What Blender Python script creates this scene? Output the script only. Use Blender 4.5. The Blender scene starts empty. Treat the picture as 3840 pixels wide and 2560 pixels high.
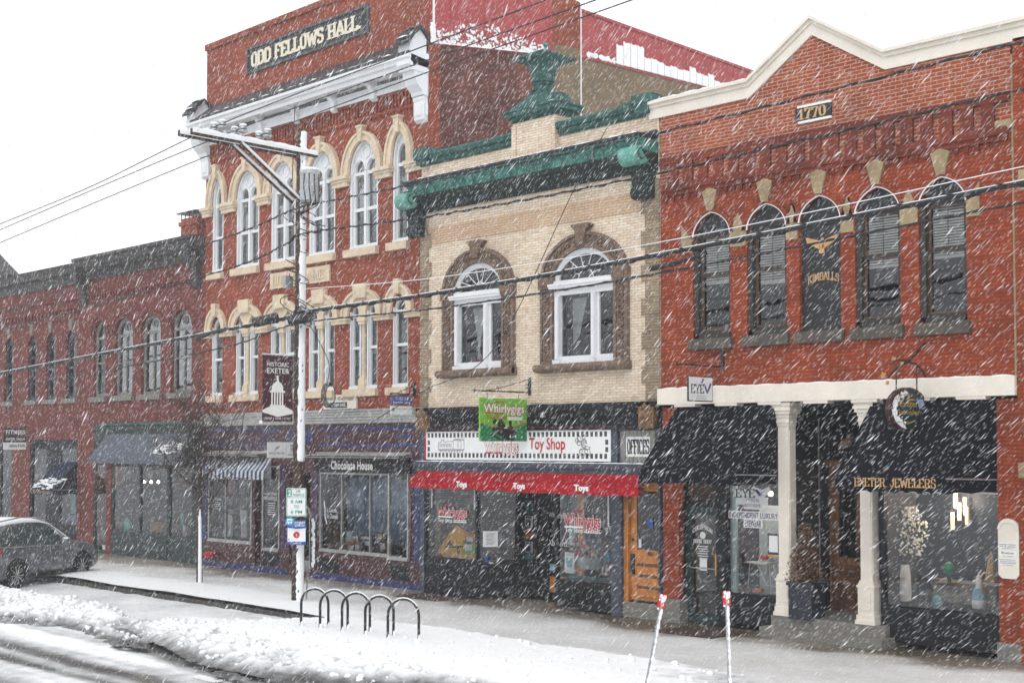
import bpy, bmesh, math, random
import numpy as np
from mathutils import Vector
from mathutils.geometry import tessellate_polygon
random.seed(7); RNG = np.random.default_rng(11)
sc = bpy.context.scene
C = bpy.data.collections.new('street'); sc.collection.children.link(C)
# ---------------------------------------------------------------- camera model
A = math.radians(44.83); PI_ = math.radians(2.2); FL = 5000.; H = 3.4; D = 20.4
Fv = (-math.cos(A)*math.cos(PI_), math.sin(A)*math.cos(PI_), math.sin(PI_))
Rv = (math.sin(A), math.cos(A), 0.)
Uv = (Rv[1]*Fv[2]-Rv[2]*Fv[1], Rv[2]*Fv[0]-Rv[0]*Fv[2], Rv[0]*Fv[1]-Rv[1]*Fv[0])
SH = 390-FL*math.tan(PI_)
def ray(x, y): return [Fv[i]*FL+Rv[i]*(x-1920)+Uv[i]*(1280-y+SH) for i in range(3)]
def P(x, y, Y=0.):                       # survey of the photo: a point of the plane Y
    d = ray(x, y); t = (Y+D)/d[1]; return (d[0]*t, H+d[2]*t)
def fx(x, y=1300, Y=0.): return P(x, y, Y)[0]
def fz(x, y, Y=0.): return P(x, y, Y)[1]
def PX(x, y, X):
    d = ray(x, y); t = X/d[0]; return (-D+d[1]*t, H+d[2]*t)
def G(x, y, Z=0.):
    d = ray(x, y); t = (Z-H)/d[2]; return (d[0]*t, -D+d[1]*t)
def PR(l, t, r, b, Y=0.):
    cx, cy = (l+r)/2, (t+b)/2
    return fx(l, cy, Y), fx(r, cy, Y), fz(cx, b, Y), fz(cx, t, Y)
# ---------------------------------------------------------------- objects
ORG = {}
def tag(o, label=None, cat=None, group=None, kind=None):
    if label: o['label'] = label
    if cat: o['category'] = cat
    if group: o['group'] = group
    if kind: o['kind'] = kind
    return o
def thing(name, label, cat, loc=(0, 0, 0), group=None):
    o = bpy.data.objects.new(name, None); C.objects.link(o); o.location = loc
    o.empty_display_size = .2
    ORG[o.name] = Vector(loc); return tag(o, label, cat, group)
def org(o):
    return ORG.get(o.name, Vector((0, 0, 0))) if o else Vector((0, 0, 0))
class FR:                                 # a flat frame: origin, right, up, normal towards the viewer
    def __init__(s, O, u=(1, 0, 0), v=(0, 0, 1)):
        s.O, s.u, s.v = Vector(O), Vector(u).normalized(), Vector(v).normalized(); s.n = s.u.cross(s.v)
    def p(s, a, b, d=0.): return s.O+s.u*a+s.v*b+s.n*d
def F0(Y=0.): return FR((0, Y, 0))
class MB:
    def __init__(s): s.v = []; s.f = []; s.m = []; s.cur = 0
    def add(s, vs, fs):
        k = len(s.v); s.v += [tuple(a) for a in vs]
        for q in fs: s.f.append([k+i for i in q]); s.m.append(s.cur)
        return s
    def box(s, x0, x1, y0, y1, z0, z1):
        s.add([(x0, y0, z0), (x1, y0, z0), (x1, y1, z0), (x0, y1, z0), (x0, y0, z1), (x1, y0, z1), (x1, y1, z1), (x0, y1, z1)],
              [(0, 3, 2, 1), (4, 5, 6, 7), (0, 1, 5, 4), (1, 2, 6, 5), (2, 3, 7, 6), (3, 0, 4, 7)]); return s
    def fbox(s, fr, a0, a1, b0, b1, d0, d1):
        s.add([fr.p(*q) for q in [(a0, b0, d1), (a1, b0, d1), (a1, b0, d0), (a0, b0, d0), (a0, b1, d1), (a1, b1, d1), (a1, b1, d0), (a0, b1, d0)]],
              [(0, 3, 2, 1), (4, 5, 6, 7), (0, 1, 5, 4), (1, 2, 6, 5), (2, 3, 7, 6), (3, 0, 4, 7)]); return s
    def poly(s, fr, outer, holes=(), d0=0., d1=.02):
        loops = [list(outer)]+[list(h) for h in holes]
        tris = tessellate_polygon([[Vector((a, b, 0)) for a, b in l] for l in loops])
        flat = [q for l in loops for q in l]; n = len(flat)
        vs = [fr.p(a, b, d1) for a, b in flat]
        fs = []
        for t in tris:
            a, b, c = [flat[i] for i in t]
            ar = (b[0]-a[0])*(c[1]-a[1])-(c[0]-a[0])*(b[1]-a[1])
            fs.append(tuple(t) if ar > 0 else tuple(reversed(t)))
        if d0 != d1:
            vs += [fr.p(a, b, d0) for a, b in flat]
            fs += [tuple(n+i for i in reversed(t)) for t in fs[:]]
            k = 0
            for li, l in enumerate(loops):
                m = len(l); ar = sum(l[i][0]*l[(i+1) % m][1]-l[(i+1) % m][0]*l[i][1] for i in range(m))
                if li: ar = -ar
                for i in range(m):
                    a, b = k+i, k+(i+1) % m
                    fs.append((a, n+a, n+b, b) if ar > 0 else (b, n+b, n+a, a))
                k += m
        return s.add(vs, fs)
    def tube(s, pts, r, n=6, r1=None):
        pts = [Vector(p) for p in pts]; m = len(pts); r1 = r if r1 is None else r1; vs = []; fs = []
        up = Vector((0, 0, 1)); pa = None
        for i, p in enumerate(pts):
            t = (pts[min(i+1, m-1)]-pts[max(i-1, 0)])
            t = t.normalized() if t.length > 1e-9 else up
            if pa is None:
                pa = t.cross(up if abs(t.z) < .9 else Vector((1, 0, 0))).normalized()
            else:
                pa = (pa-t*pa.dot(t)); pa = pa.normalized() if pa.length > 1e-6 else t.cross(Vector((1, 0, 0))).normalized()
            b = t.cross(pa); rr = r+(r1-r)*i/max(m-1, 1)
            for k in range(n):
                a = 2*math.pi*k/n; vs.append(p+pa*math.cos(a)*rr+b*math.sin(a)*rr)
        for i in range(m-1):
            for k in range(n): fs.append((i*n+k, i*n+(k+1) % n, (i+1)*n+(k+1) % n, (i+1)*n+k))
        fs.append(tuple(range(n-1, -1, -1))); fs.append(tuple((m-1)*n+k for k in range(n)))
        return s.add(vs, fs)
    def lathe(s, c, prof, n=12, rot=0., sx=1., sy=1.):
        vs = []; fs = []; m = len(prof)
        for r, z in prof:
            for k in range(n):
                a = 2*math.pi*k/n+rot; vs.append((c[0]+math.cos(a)*r*sx, c[1]+math.sin(a)*r*sy, c[2]+z))
        for i in range(m-1):
            for k in range(n): fs.append((i*n+k, i*n+(k+1) % n, (i+1)*n+(k+1) % n, (i+1)*n+k))
        fs.append(tuple(range(n-1, -1, -1))); fs.append(tuple((m-1)*n+k for k in range(n)))
        return s.add(vs, fs)
    def prof_x(s, x0, x1, prof):           # (y,z) profile run along X
        n = len(prof)
        vs = [(x0, y, z) for y, z in prof]+[(x1, y, z) for y, z in prof]
        return s.add(vs, [(i, (i+1) % n, n+(i+1) % n, n+i) for i in range(n)]+[tuple(range(n-1, -1, -1)), tuple(range(n, 2*n))])
    def blob(s, c, r, n=7, jit=.25, sq=(1, 1, 1)):
        rows = 4; vs = []; fs = []
        for i in range(1, rows):
            th = math.pi*i/rows
            for k in range(n):
                a = 2*math.pi*k/n; q = r*(1+random.uniform(-jit, jit))
                vs.append((c[0]+q*math.sin(th)*math.cos(a)*sq[0], c[1]+q*math.sin(th)*math.sin(a)*sq[1], c[2]+q*math.cos(th)*sq[2]))
        for i in range(rows-2):
            for k in range(n): fs.append((i*n+k, (i+1)*n+k, (i+1)*n+(k+1) % n, i*n+(k+1) % n))
        vs += [(c[0], c[1], c[2]+r*sq[2]), (c[0], c[1], c[2]-r*sq[2])]; t = len(vs)-2
        for k in range(n): fs.append((t, k, (k+1) % n)); fs.append((t+1, (rows-2)*n+(k+1) % n, (rows-2)*n+k))
        return s.add(vs, fs)
    def build(s, name, mat, parent=None, label=None, smooth=False):
        if not s.v: return None
        o_ = org(parent)
        me = bpy.data.meshes.new(name)
        me.from_pydata([(a[0]-o_.x, a[1]-o_.y, a[2]-o_.z) for a in s.v], [], s.f)
        ms = mat if isinstance(mat, (list, tuple)) else [mat]
        for q in ms: me.materials.append(q)
        if len(ms) > 1: me.polygons.foreach_set('material_index', s.m)
        if smooth: me.polygons.foreach_set('use_smooth', [True]*len(me.polygons))
        me.update()
        o = bpy.data.objects.new(name, me); C.objects.link(o); o.parent = parent
        ORG[o.name] = o_
        if label: o['label'] = label
        return o
# ---------------------------------------------------------------- text
_tc = {}
def text_mesh(s, bold=0., space=1.):
    k = (s, bold, space)
    if k in _tc: return _tc[k]
    cu = bpy.data.curves.new('t', 'FONT'); cu.body = s; cu.size = 1; cu.offset = bold; cu.space_character = space; cu.resolution_u = 3
    cu.align_x = 'LEFT'
    ob = bpy.data.objects.new('t', cu); C.objects.link(ob)
    dg = bpy.context.evaluated_depsgraph_get(); dg.update()
    me = bpy.data.meshes.new_from_object(ob.evaluated_get(dg))
    vs = [(v.co.x, v.co.y) for v in me.vertices]; fs = [tuple(p.vertices) for p in me.polygons]
    bpy.data.objects.remove(ob); bpy.data.meshes.remove(me)
    xs = [v[0] for v in vs]; ys = [v[1] for v in vs]
    r = (vs, fs, min(xs), max(xs), min(ys), max(ys)); _tc[k] = r; return r
def text(mb, fr, s, a0, a1, b0, b1, d=.01, bold=0., arc=0., shear=0., space=1.):
    vs, fs, x0, x1, y0, y1 = text_mesh(s, bold, space)
    out = []
    for x, y in vs:
        u = (x-x0)/(x1-x0); w = (y-y0)/(y1-y0)
        out.append(fr.p(a0+(a1-a0)*u+shear*w, b0+(b1-b0)*w+arc*(1-(2*u-1)**2), d))
    mb.add(out, fs); return mb
GL = {'A': (.8, [[(.05, 0), (.4, 1), (.75, 0)], [(.2, .33), (.6, .33)]]), 'B': (.7, [[(.1, 0), (.1, 1), (.5, 1), (.62, .87), (.62, .65), (.5, .53), (.1, .53)], [(.5, .53), (.66, .4), (.66, .13), (.5, 0), (.1, 0)]]),
 'D': (.72, [[(.1, 0), (.1, 1), (.45, 1), (.65, .8), (.65, .2), (.45, 0), (.1, 0)]]), 'E': (.66, [[(.1, 0), (.1, 1), (.6, 1), (.6, .8)], [(.1, .52), (.45, .52)], [(.1, 0), (.6, 0), (.6, .2)]]),
 'F': (.64, [[(.1, 0), (.1, 1), (.6, 1), (.6, .78)], [(.1, .52), (.45, .52)]]), 'G': (.72, [[(.65, .75), (.6, .92), (.42, 1), (.25, 1), (.1, .82), (.1, .18), (.25, 0), (.5, 0), (.65, .15), (.65, .45), (.42, .45)]]),
 'H': (.78, [[(.12, 0), (.12, 1)], [(.66, 0), (.66, 1)], [(.12, .5), (.66, .5)]]), 'I': (.32, [[(.16, 0), (.16, 1)]]), 'J': (.5, [[(.38, 1), (.38, .2), (.28, .02), (.12, .0), (.04, .15)]]),
 'K': (.76, [[(.12, 0), (.12, 1)], [(.66, 1), (.14, .45)], [(.3, .6), (.68, 0)]]), 'L': (.62, [[(.1, 1), (.1, 0), (.58, 0), (.58, .22)]]), 'M': (.95, [[(.12, 0), (.14, 1), (.47, .3), (.8, 1), (.83, 0)]]),
 'N': (.78, [[(.12, 0), (.12, 1), (.66, 0), (.66, 1)]]), 'O': (.72, [[(.25, 1), (.1, .8), (.1, .2), (.25, 0), (.47, 0), (.62, .2), (.62, .8), (.47, 1), (.25, 1)]]),
 'R': (.74, [[(.12, 0), (.12, 1), (.5, 1), (.62, .87), (.62, .62), (.5, .5), (.12, .5)], [(.42, .5), (.66, 0)]]), 'S': (.66, [[(.58, .78), (.48, 1), (.2, 1), (.08, .84), (.08, .66), (.2, .54), (.46, .48), (.58, .34), (.58, .14), (.46, 0), (.18, 0), (.06, .2)]]),
 'T': (.68, [[(.34, 0), (.34, 1)], [(.05, .8), (.05, 1), (.63, 1), (.63, .8)]]), 'U': (.76, [[(.12, 1), (.12, .2), (.26, 0), (.5, 0), (.64, .2), (.64, 1)]]), 'W': (1., [[(.04, 1), (.26, 0), (.5, .8), (.74, 0), (.96, 1)]]),
 'X': (.74, [[(.08, 0), (.66, 1)], [(.08, 1), (.66, 0)]]), '1': (.5, [[(.1, .8), (.27, 1), (.27, 0)], [(.05, 0), (.48, 0)]]), '7': (.6, [[(.06, .8), (.06, 1), (.54, 1), (.25, 0)]]),
 '0': (.66, [[(.23, 1), (.1, .8), (.1, .2), (.23, 0), (.43, 0), (.56, .2), (.56, .8), (.43, 1), (.23, 1)]]), 'C': (.7, [[(.62, .75), (.57, .92), (.42, 1), (.25, 1), (.1, .82), (.1, .18), (.25, 0), (.45, 0), (.6, .15)]]),
 'P': (.68, [[(.12, 0), (.12, 1), (.5, 1), (.62, .87), (.62, .6), (.5, .46), (.12, .46)]]), 'Y': (.74, [[(.06, 1), (.37, .45)], [(.68, 1), (.37, .45), (.37, 0)]]), 'V': (.76, [[(.06, 1), (.38, 0), (.7, 1)]]),
 '.': (.28, [[(.1, .0), (.1, .12)]]), ' ': (.34, [])}
def slab(mb, fr, s, a0, a1, b0, b1, d=.01, t=.19, serif=True, arc=0., th=.6):
    W = sum(GL[c][0]+.08 for c in s)-.08; sx = (a1-a0)/W; sz = (b1-b0); x = 0; k = 0
    for c in s:
        w, pl = GL[c]
        for line in pl:
            for i in range(len(line)-1):
                p, q = line[i], line[i+1]
                dx, dz = (q[0]-p[0]), (q[1]-p[1]); L = math.hypot(dx, dz); nx, nz = -dz/L, dx/L
                tt = t*(abs(nx)+th*abs(nz))/(abs(nx)+abs(nz))/2; e = .045
                ux, uz = dx/L*e, dz/L*e
                qs = [(p[0]-ux+nx*tt, p[1]-uz+nz*tt), (p[0]-ux-nx*tt, p[1]-uz-nz*tt), (q[0]+ux-nx*tt, q[1]+uz-nz*tt), (q[0]+ux+nx*tt, q[1]+uz+nz*tt)]
                def mp(a, b):
                    u = ((x+a)/W); return (a0+(x+a)*sx, b0+b*sz+arc*(1-(2*u-1)**2))
                mb.poly(fr, [mp(a, b) for a, b in qs], d0=d-.004, d1=d+.0006*(k % 7)); k += 1
                if serif:
                    for (e0, o_) in ((p, i == 0), (q, i == len(line)-2)):
                        if o_ and abs(dz) > .5*abs(dx) and (e0[1] < .01 or e0[1] > .99) and c not in '.0OCGSJ':
                            z0 = e0[1]-.05
                            mb.poly(fr, [mp(e0[0]-t*.95, z0), mp(e0[0]+t*.95, z0), mp(e0[0]+t*.95, z0+.11), mp(e0[0]-t*.95, z0+.11)], d0=d-.004, d1=d+.0006*(k % 7)+.0003); k += 1
        x += w+.08
    return mb
# ---------------------------------------------------------------- materials
def newmat(name):
    m = bpy.data.materials.new(name); m.use_nodes = True; nt = m.node_tree
    return m, nt, nt.nodes['Principled BSDF'], nt.nodes, nt.links
def srgb(r, g, b):
    f = lambda c: ((c/255+.055)/1.055)**2.4 if c > 10 else c/255/12.92
    return (f(r), f(g), f(b), 1)
def c4(c): return tuple(c)+(1,) if len(c) == 3 else tuple(c)
def noise(ns, ln, scale, detail=4, coord='Object', rough=.55, sc3=None):
    tc = ns.new('ShaderNodeTexCoord'); n = ns.new('ShaderNodeTexNoise'); n.inputs['Scale'].default_value = scale; n.inputs['Detail'].default_value = detail
    n.inputs['Roughness'].default_value = rough
    if sc3:
        mp = ns.new('ShaderNodeMapping'); mp.inputs['Scale'].default_value = sc3; ln.new(tc.outputs[coord], mp.inputs[0]); ln.new(mp.outputs[0], n.inputs['Vector'])
    else: ln.new(tc.outputs[coord], n.inputs['Vector'])
    return n
def ramp(ns, ln, src, stops):
    r = ns.new('ShaderNodeValToRGB'); e = r.color_ramp.elements
    while len(e) > 1: e.remove(e[-1])
    e[0].position = stops[0][0]; e[0].color = c4(stops[0][1])
    for p, c in stops[1:]:
        q = e.new(p); q.color = c4(c)
    ln.new(src, r.inputs[0]); return r
def mixc(ns, ln, fac, a, b, mode='MIX'):
    m = ns.new('ShaderNodeMix'); m.data_type = 'RGBA'; m.blend_type = mode
    for s, v in ((0, fac), (6, a), (7, b)):
        if hasattr(v, 'links'): ln.new(v, m.inputs[s])
        else: m.inputs[s].default_value = v if s == 0 else c4(v)
    return m.outputs[2]
def mat(name, col, rough=.6, var=.25, scale=6., metal=0., bump=.0, bscale=40., spec=.4, streak=None):
    m, nt, b, ns, ln = newmat(name)
    n = noise(ns, ln, scale, 5); k = [c*(1-var) for c in col[:3]]; l = [min(1, c*(1+var*.6)) for c in col[:3]]
    r = ramp(ns, ln, n.outputs[0], [(.3, k), (.7, l)]); out = r.outputs[0]
    if streak:
        n2 = noise(ns, ln, 1., 4, sc3=(9, 9, .7)); r2 = ramp(ns, ln, n2.outputs[0], [(.45, (0, 0, 0)), (.7, (1, 1, 1))])
        out = mixc(ns, ln, r2.outputs[0], out, streak)
    ln.new(out, b.inputs['Base Color']); b.inputs['Roughness'].default_value = rough; b.inputs['Metallic'].default_value = metal
    b.inputs['Specular IOR Level'].default_value = spec
    if bump:
        n3 = noise(ns, ln, bscale, 4); bp = ns.new('ShaderNodeBump'); bp.inputs['Strength'].default_value = bump; bp.inputs['Distance'].default_value = .02
        ln.new(n3.outputs[0], bp.inputs['Height']); ln.new(bp.outputs[0], b.inputs['Normal'])
    return m
def brick(name, c1, c2, mortar, w=.2, h=.062, ms=.006, stain=(.05, .04, .035), sa=.5, tone=.25, blotch=None):
    m, nt, b, ns, ln = newmat(name)
    tc = ns.new('ShaderNodeTexCoord'); sp = ns.new('ShaderNodeSeparateXYZ'); ln.new(tc.outputs['Object'], sp.inputs[0])
    ad = ns.new('ShaderNodeMath'); ln.new(sp.outputs[0], ad.inputs[0]); ln.new(sp.outputs[1], ad.inputs[1])
    cb = ns.new('ShaderNodeCombineXYZ'); ln.new(ad.outputs[0], cb.inputs[0]); ln.new(sp.outputs[2], cb.inputs[1])
    nw = noise(ns, ln, 3., 2); vm = ns.new('ShaderNodeVectorMath'); vm.operation = 'MULTIPLY_ADD'
    ln.new(nw.outputs['Color'], vm.inputs[0]); vm.inputs[1].default_value = (.01, .01, 0); ln.new(cb.outputs[0], vm.inputs[2])
    t = ns.new('ShaderNodeTexBrick'); ln.new(vm.outputs[0], t.inputs['Vector'])
    t.inputs['Color1'].default_value = c4(c1); t.inputs['Color2'].default_value = c4(c2); t.inputs['Mortar'].default_value = c4(mortar)
    t.inputs['Scale'].default_value = 1; t.inputs['Mortar Size'].default_value = ms; t.inputs['Mortar Smooth'].default_value = .3
    t.inputs['Brick Width'].default_value = w; t.inputs['Row Height'].default_value = h; t.inputs['Bias'].default_value = 0
    n = noise(ns, ln, 1.1, 7, rough=.62); r = ramp(ns, ln, n.outputs[0], [(.3, (1-tone,)*3), (.7, (1+tone*.5,)*3)])
    o = mixc(ns, ln, 1., t.outputs[0], r.outputs[0], 'MULTIPLY')
    n2 = noise(ns, ln, .55, 7, rough=.65, sc3=(1, 1, 1.7)); r2 = ramp(ns, ln, n2.outputs[0], [(.52, (0, 0, 0)), (.75, (sa,)*3)])
    o = mixc(ns, ln, r2.outputs[0], o, stain)
    if blotch:
        n4 = noise(ns, ln, 5., 3, sc3=(1, 1, 2.5)); r4 = ramp(ns, ln, n4.outputs[0], [(.55, (0, 0, 0)), (.62, (.55,)*3)])
        o = mixc(ns, ln, r4.outputs[0], o, blotch)
    ln.new(o, b.inputs['Base Color']); b.inputs['Roughness'].default_value = .85; b.inputs['Specular IOR Level'].default_value = .25
    bp = ns.new('ShaderNodeBump'); bp.invert = True; bp.inputs['Strength'].default_value = .5; bp.inputs['Distance'].default_value = .01
    ln.new(t.outputs['Fac'], bp.inputs['Height']); ln.new(bp.outputs[0], b.inputs['Normal'])
    return m
def glass(name, ior=1.5, tint=(1, 1, 1)):
    m = bpy.data.materials.new(name); m.use_nodes = True; nt = m.node_tree; ns, ln = nt.nodes, nt.links; ns.clear()
    o = ns.new('ShaderNodeOutputMaterial'); mx = ns.new('ShaderNodeMixShader'); tr = ns.new('ShaderNodeBsdfTransparent'); gl = ns.new('ShaderNodeBsdfGlossy')
    fr = ns.new('ShaderNodeFresnel'); fr.inputs[0].default_value = ior; tr.inputs[0].default_value = c4(tint); gl.inputs['Roughness'].default_value = .03; gl.inputs[0].default_value = (.93, .97, 1, 1)
    n = noise(ns, ln, 1.5, 2); bp = ns.new('ShaderNodeBump'); bp.inputs['Strength'].default_value = .06; bp.inputs['Distance'].default_value = .1
    ln.new(n.outputs[0], bp.inputs['Height']); ln.new(bp.outputs[0], gl.inputs['Normal'])
    ln.new(fr.outputs[0], mx.inputs[0]); ln.new(tr.outputs[0], mx.inputs[1]); ln.new(gl.outputs[0], mx.inputs[2]); ln.new(mx.outputs[0], o.inputs[0])
    return m
def emis(name, col, st):
    m, nt, b, ns, ln = newmat(name); b.inputs['Base Color'].default_value = c4(col); b.inputs['Emission Color'].default_value = c4(col); b.inputs['Emission Strength'].default_value = st; return m
K = {}
K['brick_tower'] = brick('tower brick', (.34, .08, .038), (.25, .055, .028), (.16, .065, .048), sa=.25, stain=(.09, .03, .022))
K['brick_new'] = brick('repointed brick', (.36, .08, .030), (.27, .055, .024), (.50, .38, .30), w=.215, h=.066, ms=.0065, sa=.12)
K['brick_old'] = brick('old red brick', (.34, .062, .020), (.245, .042, .016), (.09, .028, .015), w=.2, h=.062, sa=.45, stain=(.05, .02, .014))
K['brick_left'] = brick('dark left brick', (.20, .055, .042), (.14, .04, .033), (.10, .04, .032), sa=.3, stain=(.08, .03, .024))
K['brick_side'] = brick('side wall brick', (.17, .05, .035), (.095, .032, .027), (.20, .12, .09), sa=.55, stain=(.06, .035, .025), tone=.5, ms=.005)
K['cream'] = brick('cream brick', (.82, .70, .55), (.68, .55, .42), (.26, .20, .15), w=.19, h=.056, ms=.0042, sa=.28, stain=(.32, .22, .14), tone=.14, blotch=(.48, .32, .19))
K['cream_band'] = brick('tan band brick', (.66, .47, .32), (.56, .39, .26), (.22, .15, .10), w=.19, h=.056, ms=.0042, sa=.28, stain=(.3, .2, .13), tone=.15)
K['cream_dirty'] = brick('weathered cream brick', (.40, .31, .20), (.29, .22, .15), (.11, .085, .06), w=.19, h=.056, ms=.005, sa=.75, stain=(.13, .10, .075), tone=.35, blotch=(.2, .15, .1))
K['white'] = mat('white paint', (.74, .76, .78), .5, .08, 2., bump=.1)
K['cream_paint'] = mat('cream paint', (.76, .70, .61), .5, .1, 2., bump=.15, bscale=20)
K['stone_cream'] = mat('cream stone', (.66, .54, .39), .8, .2, 3., bump=.2, bscale=30)
K['stone_tan'] = mat('tan stone', (.33, .25, .14), .85, .3, 4., bump=.3)
K['stone_brown'] = mat('carved brownstone', (.18, .12, .085), .85, .35, 7., bump=.5, bscale=25)
K['stone_grey'] = mat('grey granite', (.20, .19, .17), .8, .35, 20., bump=.2)
K['stone_dark'] = mat('dark sill stone', (.09, .075, .06), .8, .3, 5.)
K['dark_frame'] = mat('brown black frame', (.035, .028, .025), .5, .2)
K['brown_frame'] = mat('brown sash', (.12, .065, .03), .5, .2)
K['black'] = mat('black paint', (.009, .010, .013), .5, .3, spec=.25)
K['black_panel'] = mat('weathered black panel', (.012, .013, .015), .5, .4, 9., streak=(.02, .02, .022))
K['iron'] = mat('black iron', (.012, .012, .014), .4, .2)
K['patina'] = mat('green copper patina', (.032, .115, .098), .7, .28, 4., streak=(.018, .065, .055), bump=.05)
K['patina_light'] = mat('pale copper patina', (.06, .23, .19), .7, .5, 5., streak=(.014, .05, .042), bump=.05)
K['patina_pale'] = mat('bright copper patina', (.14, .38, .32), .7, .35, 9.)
K['patina_dark'] = mat('dark copper with soffit shade', (.012, .028, .025), .7, .5, 6.)  # near-black tone puts the shade under the cornice into the colour
K['slate'] = mat('dark slate', (.03, .032, .038), .5, .3, 12., bump=.3)
K['gold'] = mat('dull gold paint', (.42, .24, .07), .45, .3)
K['gold_pale'] = mat('pale gold lettering', (.55, .33, .14), .45, .15)
K['snow'] = mat('snow', (.86, .88, .90), .7, .05, 3., bump=.5, bscale=14., spec=.2)
K['red_metal'] = mat('red metal cladding', (.36, .05, .05), .5, .15, 3.)
K['tan_stucco'] = mat('tan stucco', (.19, .14, .085), .9, .2, 3., bump=.2)
K['maroon'] = mat('maroon panel', (.062, .014, .018), .35, .35, 4.)
K['blue_stripe'] = mat('blue stripe', (.03, .035, .13), .5, .4, 9.)
K['alu'] = mat('aluminium trim', (.42, .42, .40), .35, .25, 5., metal=.6)
K['navy_awn'] = mat('navy canvas', (.022, .03, .055), .85, .3, 5., spec=.15)
K['black_awn'] = mat('black canvas', (.005, .006, .010), .9, .3, 4., spec=.12)
K['grey_awn'] = mat('grey canvas', (.10, .115, .145), .85, .25, 5.)
K['red_awn'] = mat('red canvas', (.34, .006, .014), .8, .2, 4., spec=.15)
K['blue_cloth'] = mat('blue stripe cloth', (.03, .055, .13), .8, .15)
K['white_cloth'] = mat('white cloth', (.6, .62, .66), .85, .1)
K['oak'] = mat('varnished oak', (.55, .21, .04), .35, .3, 5., streak=(.38, .13, .025))
K['walnut'] = mat('brown door wood', (.17, .075, .03), .4, .35, 6., streak=(.09, .04, .018))
K['green_frame'] = mat('dark green door paint', (.012, .04, .04), .45, .2)
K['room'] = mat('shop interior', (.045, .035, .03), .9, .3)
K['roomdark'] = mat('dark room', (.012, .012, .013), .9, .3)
K['curtain'] = mat('pale curtain', (.50, .55, .55), .9, .12)
K['blind'] = mat('white blinds', (.62, .62, .58), .7, .06)
K['letter_w'] = mat('white lettering', (.80, .80, .78), .5, .04)
K['letter_c'] = mat('cream lettering', (.72, .66, .50), .5, .06)
K['letter_k'] = mat('black lettering', (.012, .012, .014), .5, .1)
K['red_paint'] = mat('red sign paint', (.50, .012, .025), .45, .1)
K['green_lt'] = mat('light green sign', (.16, .46, .03), .45, .15, 3.)
K['green_dk'] = mat('dark green sign', (.008, .20, .065), .45, .1)
K['sign_w'] = mat('white sign', (.78, .79, .79), .5, .04)
K['sign_grn'] = mat('green sign print', (.02, .28, .19), .5, .05)
K['sign_blue'] = mat('blue sign', (.02, .08, .33), .45, .1)
K['cyan'] = mat('cyan disc', (.02, .36, .60), .45, .1)
K['banner'] = mat('maroon banner', (.055, .016, .022), .85, .2)
K['wood_pole'] = mat('pole wood', (.075, .045, .03), .85, .35, 14., streak=(.03, .02, .015))
K['galv'] = mat('galvanised steel', (.36, .37, .38), .4, .2, 6., metal=.5)
K['trans'] = mat('transformer grey', (.42, .44, .46), .45, .1)
K['wire'] = mat('black cable', (.02, .02, .022), .55, .2)
K['bark'] = mat('bark', (.06, .042, .032), .9, .3, 20.)
K['leafbr'] = mat('russet leaves', (.16, .075, .02), .8, .5, 18.)
K['planter'] = mat('dark planter', (.02, .024, .036), .6, .3)
K['bluegrey'] = mat('blue grey frame', (.05, .06, .085), .5, .25)
K['car'] = mat('grey car paint', (.16, .17, .19), .3, .12, 2., metal=.4)
K['carglass'] = mat('car window', (.055, .075, .07), .08, .2, spec=.8)
K['rubber'] = mat('tyre', (.012, .012, .012), .8, .2)
K['taillight'] = mat('tail light', (.45, .03, .02), .25, .1)
K['glass'] = glass('shop glass', 1.75)
K['glass_up'] = glass('upper glass', 1.7)
K['glass_hall'] = glass('hall glass', 2.2)
K['glass_sky'] = glass('upper sash glass', 3.4, (.8, .95, .98))
K['yellow'] = mat('yellow sign', (.85, .42, .01), .5, .15)
K['orange'] = mat('orange', (.6, .16, .02), .5, .2)
K['paper'] = mat('paper', (.62, .64, .66), .8, .08)
K['teal'] = mat('teal print', (.08, .36, .38), .6, .2)
K['pink'] = mat('pink toy', (.5, .14, .24), .6, .3)
K['purple'] = mat('purple print', (.07, .03, .16), .5, .1)
K['skin'] = mat('mannequin', (.50, .40, .33), .6, .1)
K['rose_cloth'] = mat('rose dress', (.34, .13, .10), .9, .2)
K['straw'] = mat('straw', (.28, .15, .05), .9, .4, 20.)
K['brass'] = mat('brass', (.55, .32, .08), .3, .2, metal=.9)
K['bulb'] = emis('lit bulb', (1, .82, .6), 14.)
K['bulb_soft'] = emis('lit pendant', (1, .62, .35), .35)
K['reflred'] = mat('red reflector', (.62, .02, .02), .4, .1)
# ---------------------------------------------------------------- shapes
def rect(x0, x1, z0, z1): return [(x0, z0), (x1, z0), (x1, z1), (x0, z1)]
def arch(x0, x1, z0, zs, za, n=14, pt=0., ex=.5):
    c, r = (x0+x1)/2, (x1-x0)/2; o = [(x0, z0), (x1, z0)]
    for i in range(n+1):
        a = math.pi*i/n; u = math.cos(a)
        k = (1-abs(u)**2)**ex if abs(u) < 1 else 0
        o.append((c+r*u, zs+(za-zs)*((1-pt)*k+pt*(1-abs(u)))))
    return o
def ring(xo0, xo1, zo, xi0, xi1, zi, zs, n=16, pt=0.):
    a = arch(xo0, xo1, zs, zs, zo, n, pt)[2:]; b = arch(xi0, xi1, zs, zs, zi, n, pt)[2:]
    return a+b[::-1]
def disc(a, b, r, n=18, sx=1.): return [(a+r*sx*math.cos(2*math.pi*i/n), b+r*math.sin(2*math.pi*i/n)) for i in range(n)]
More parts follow.
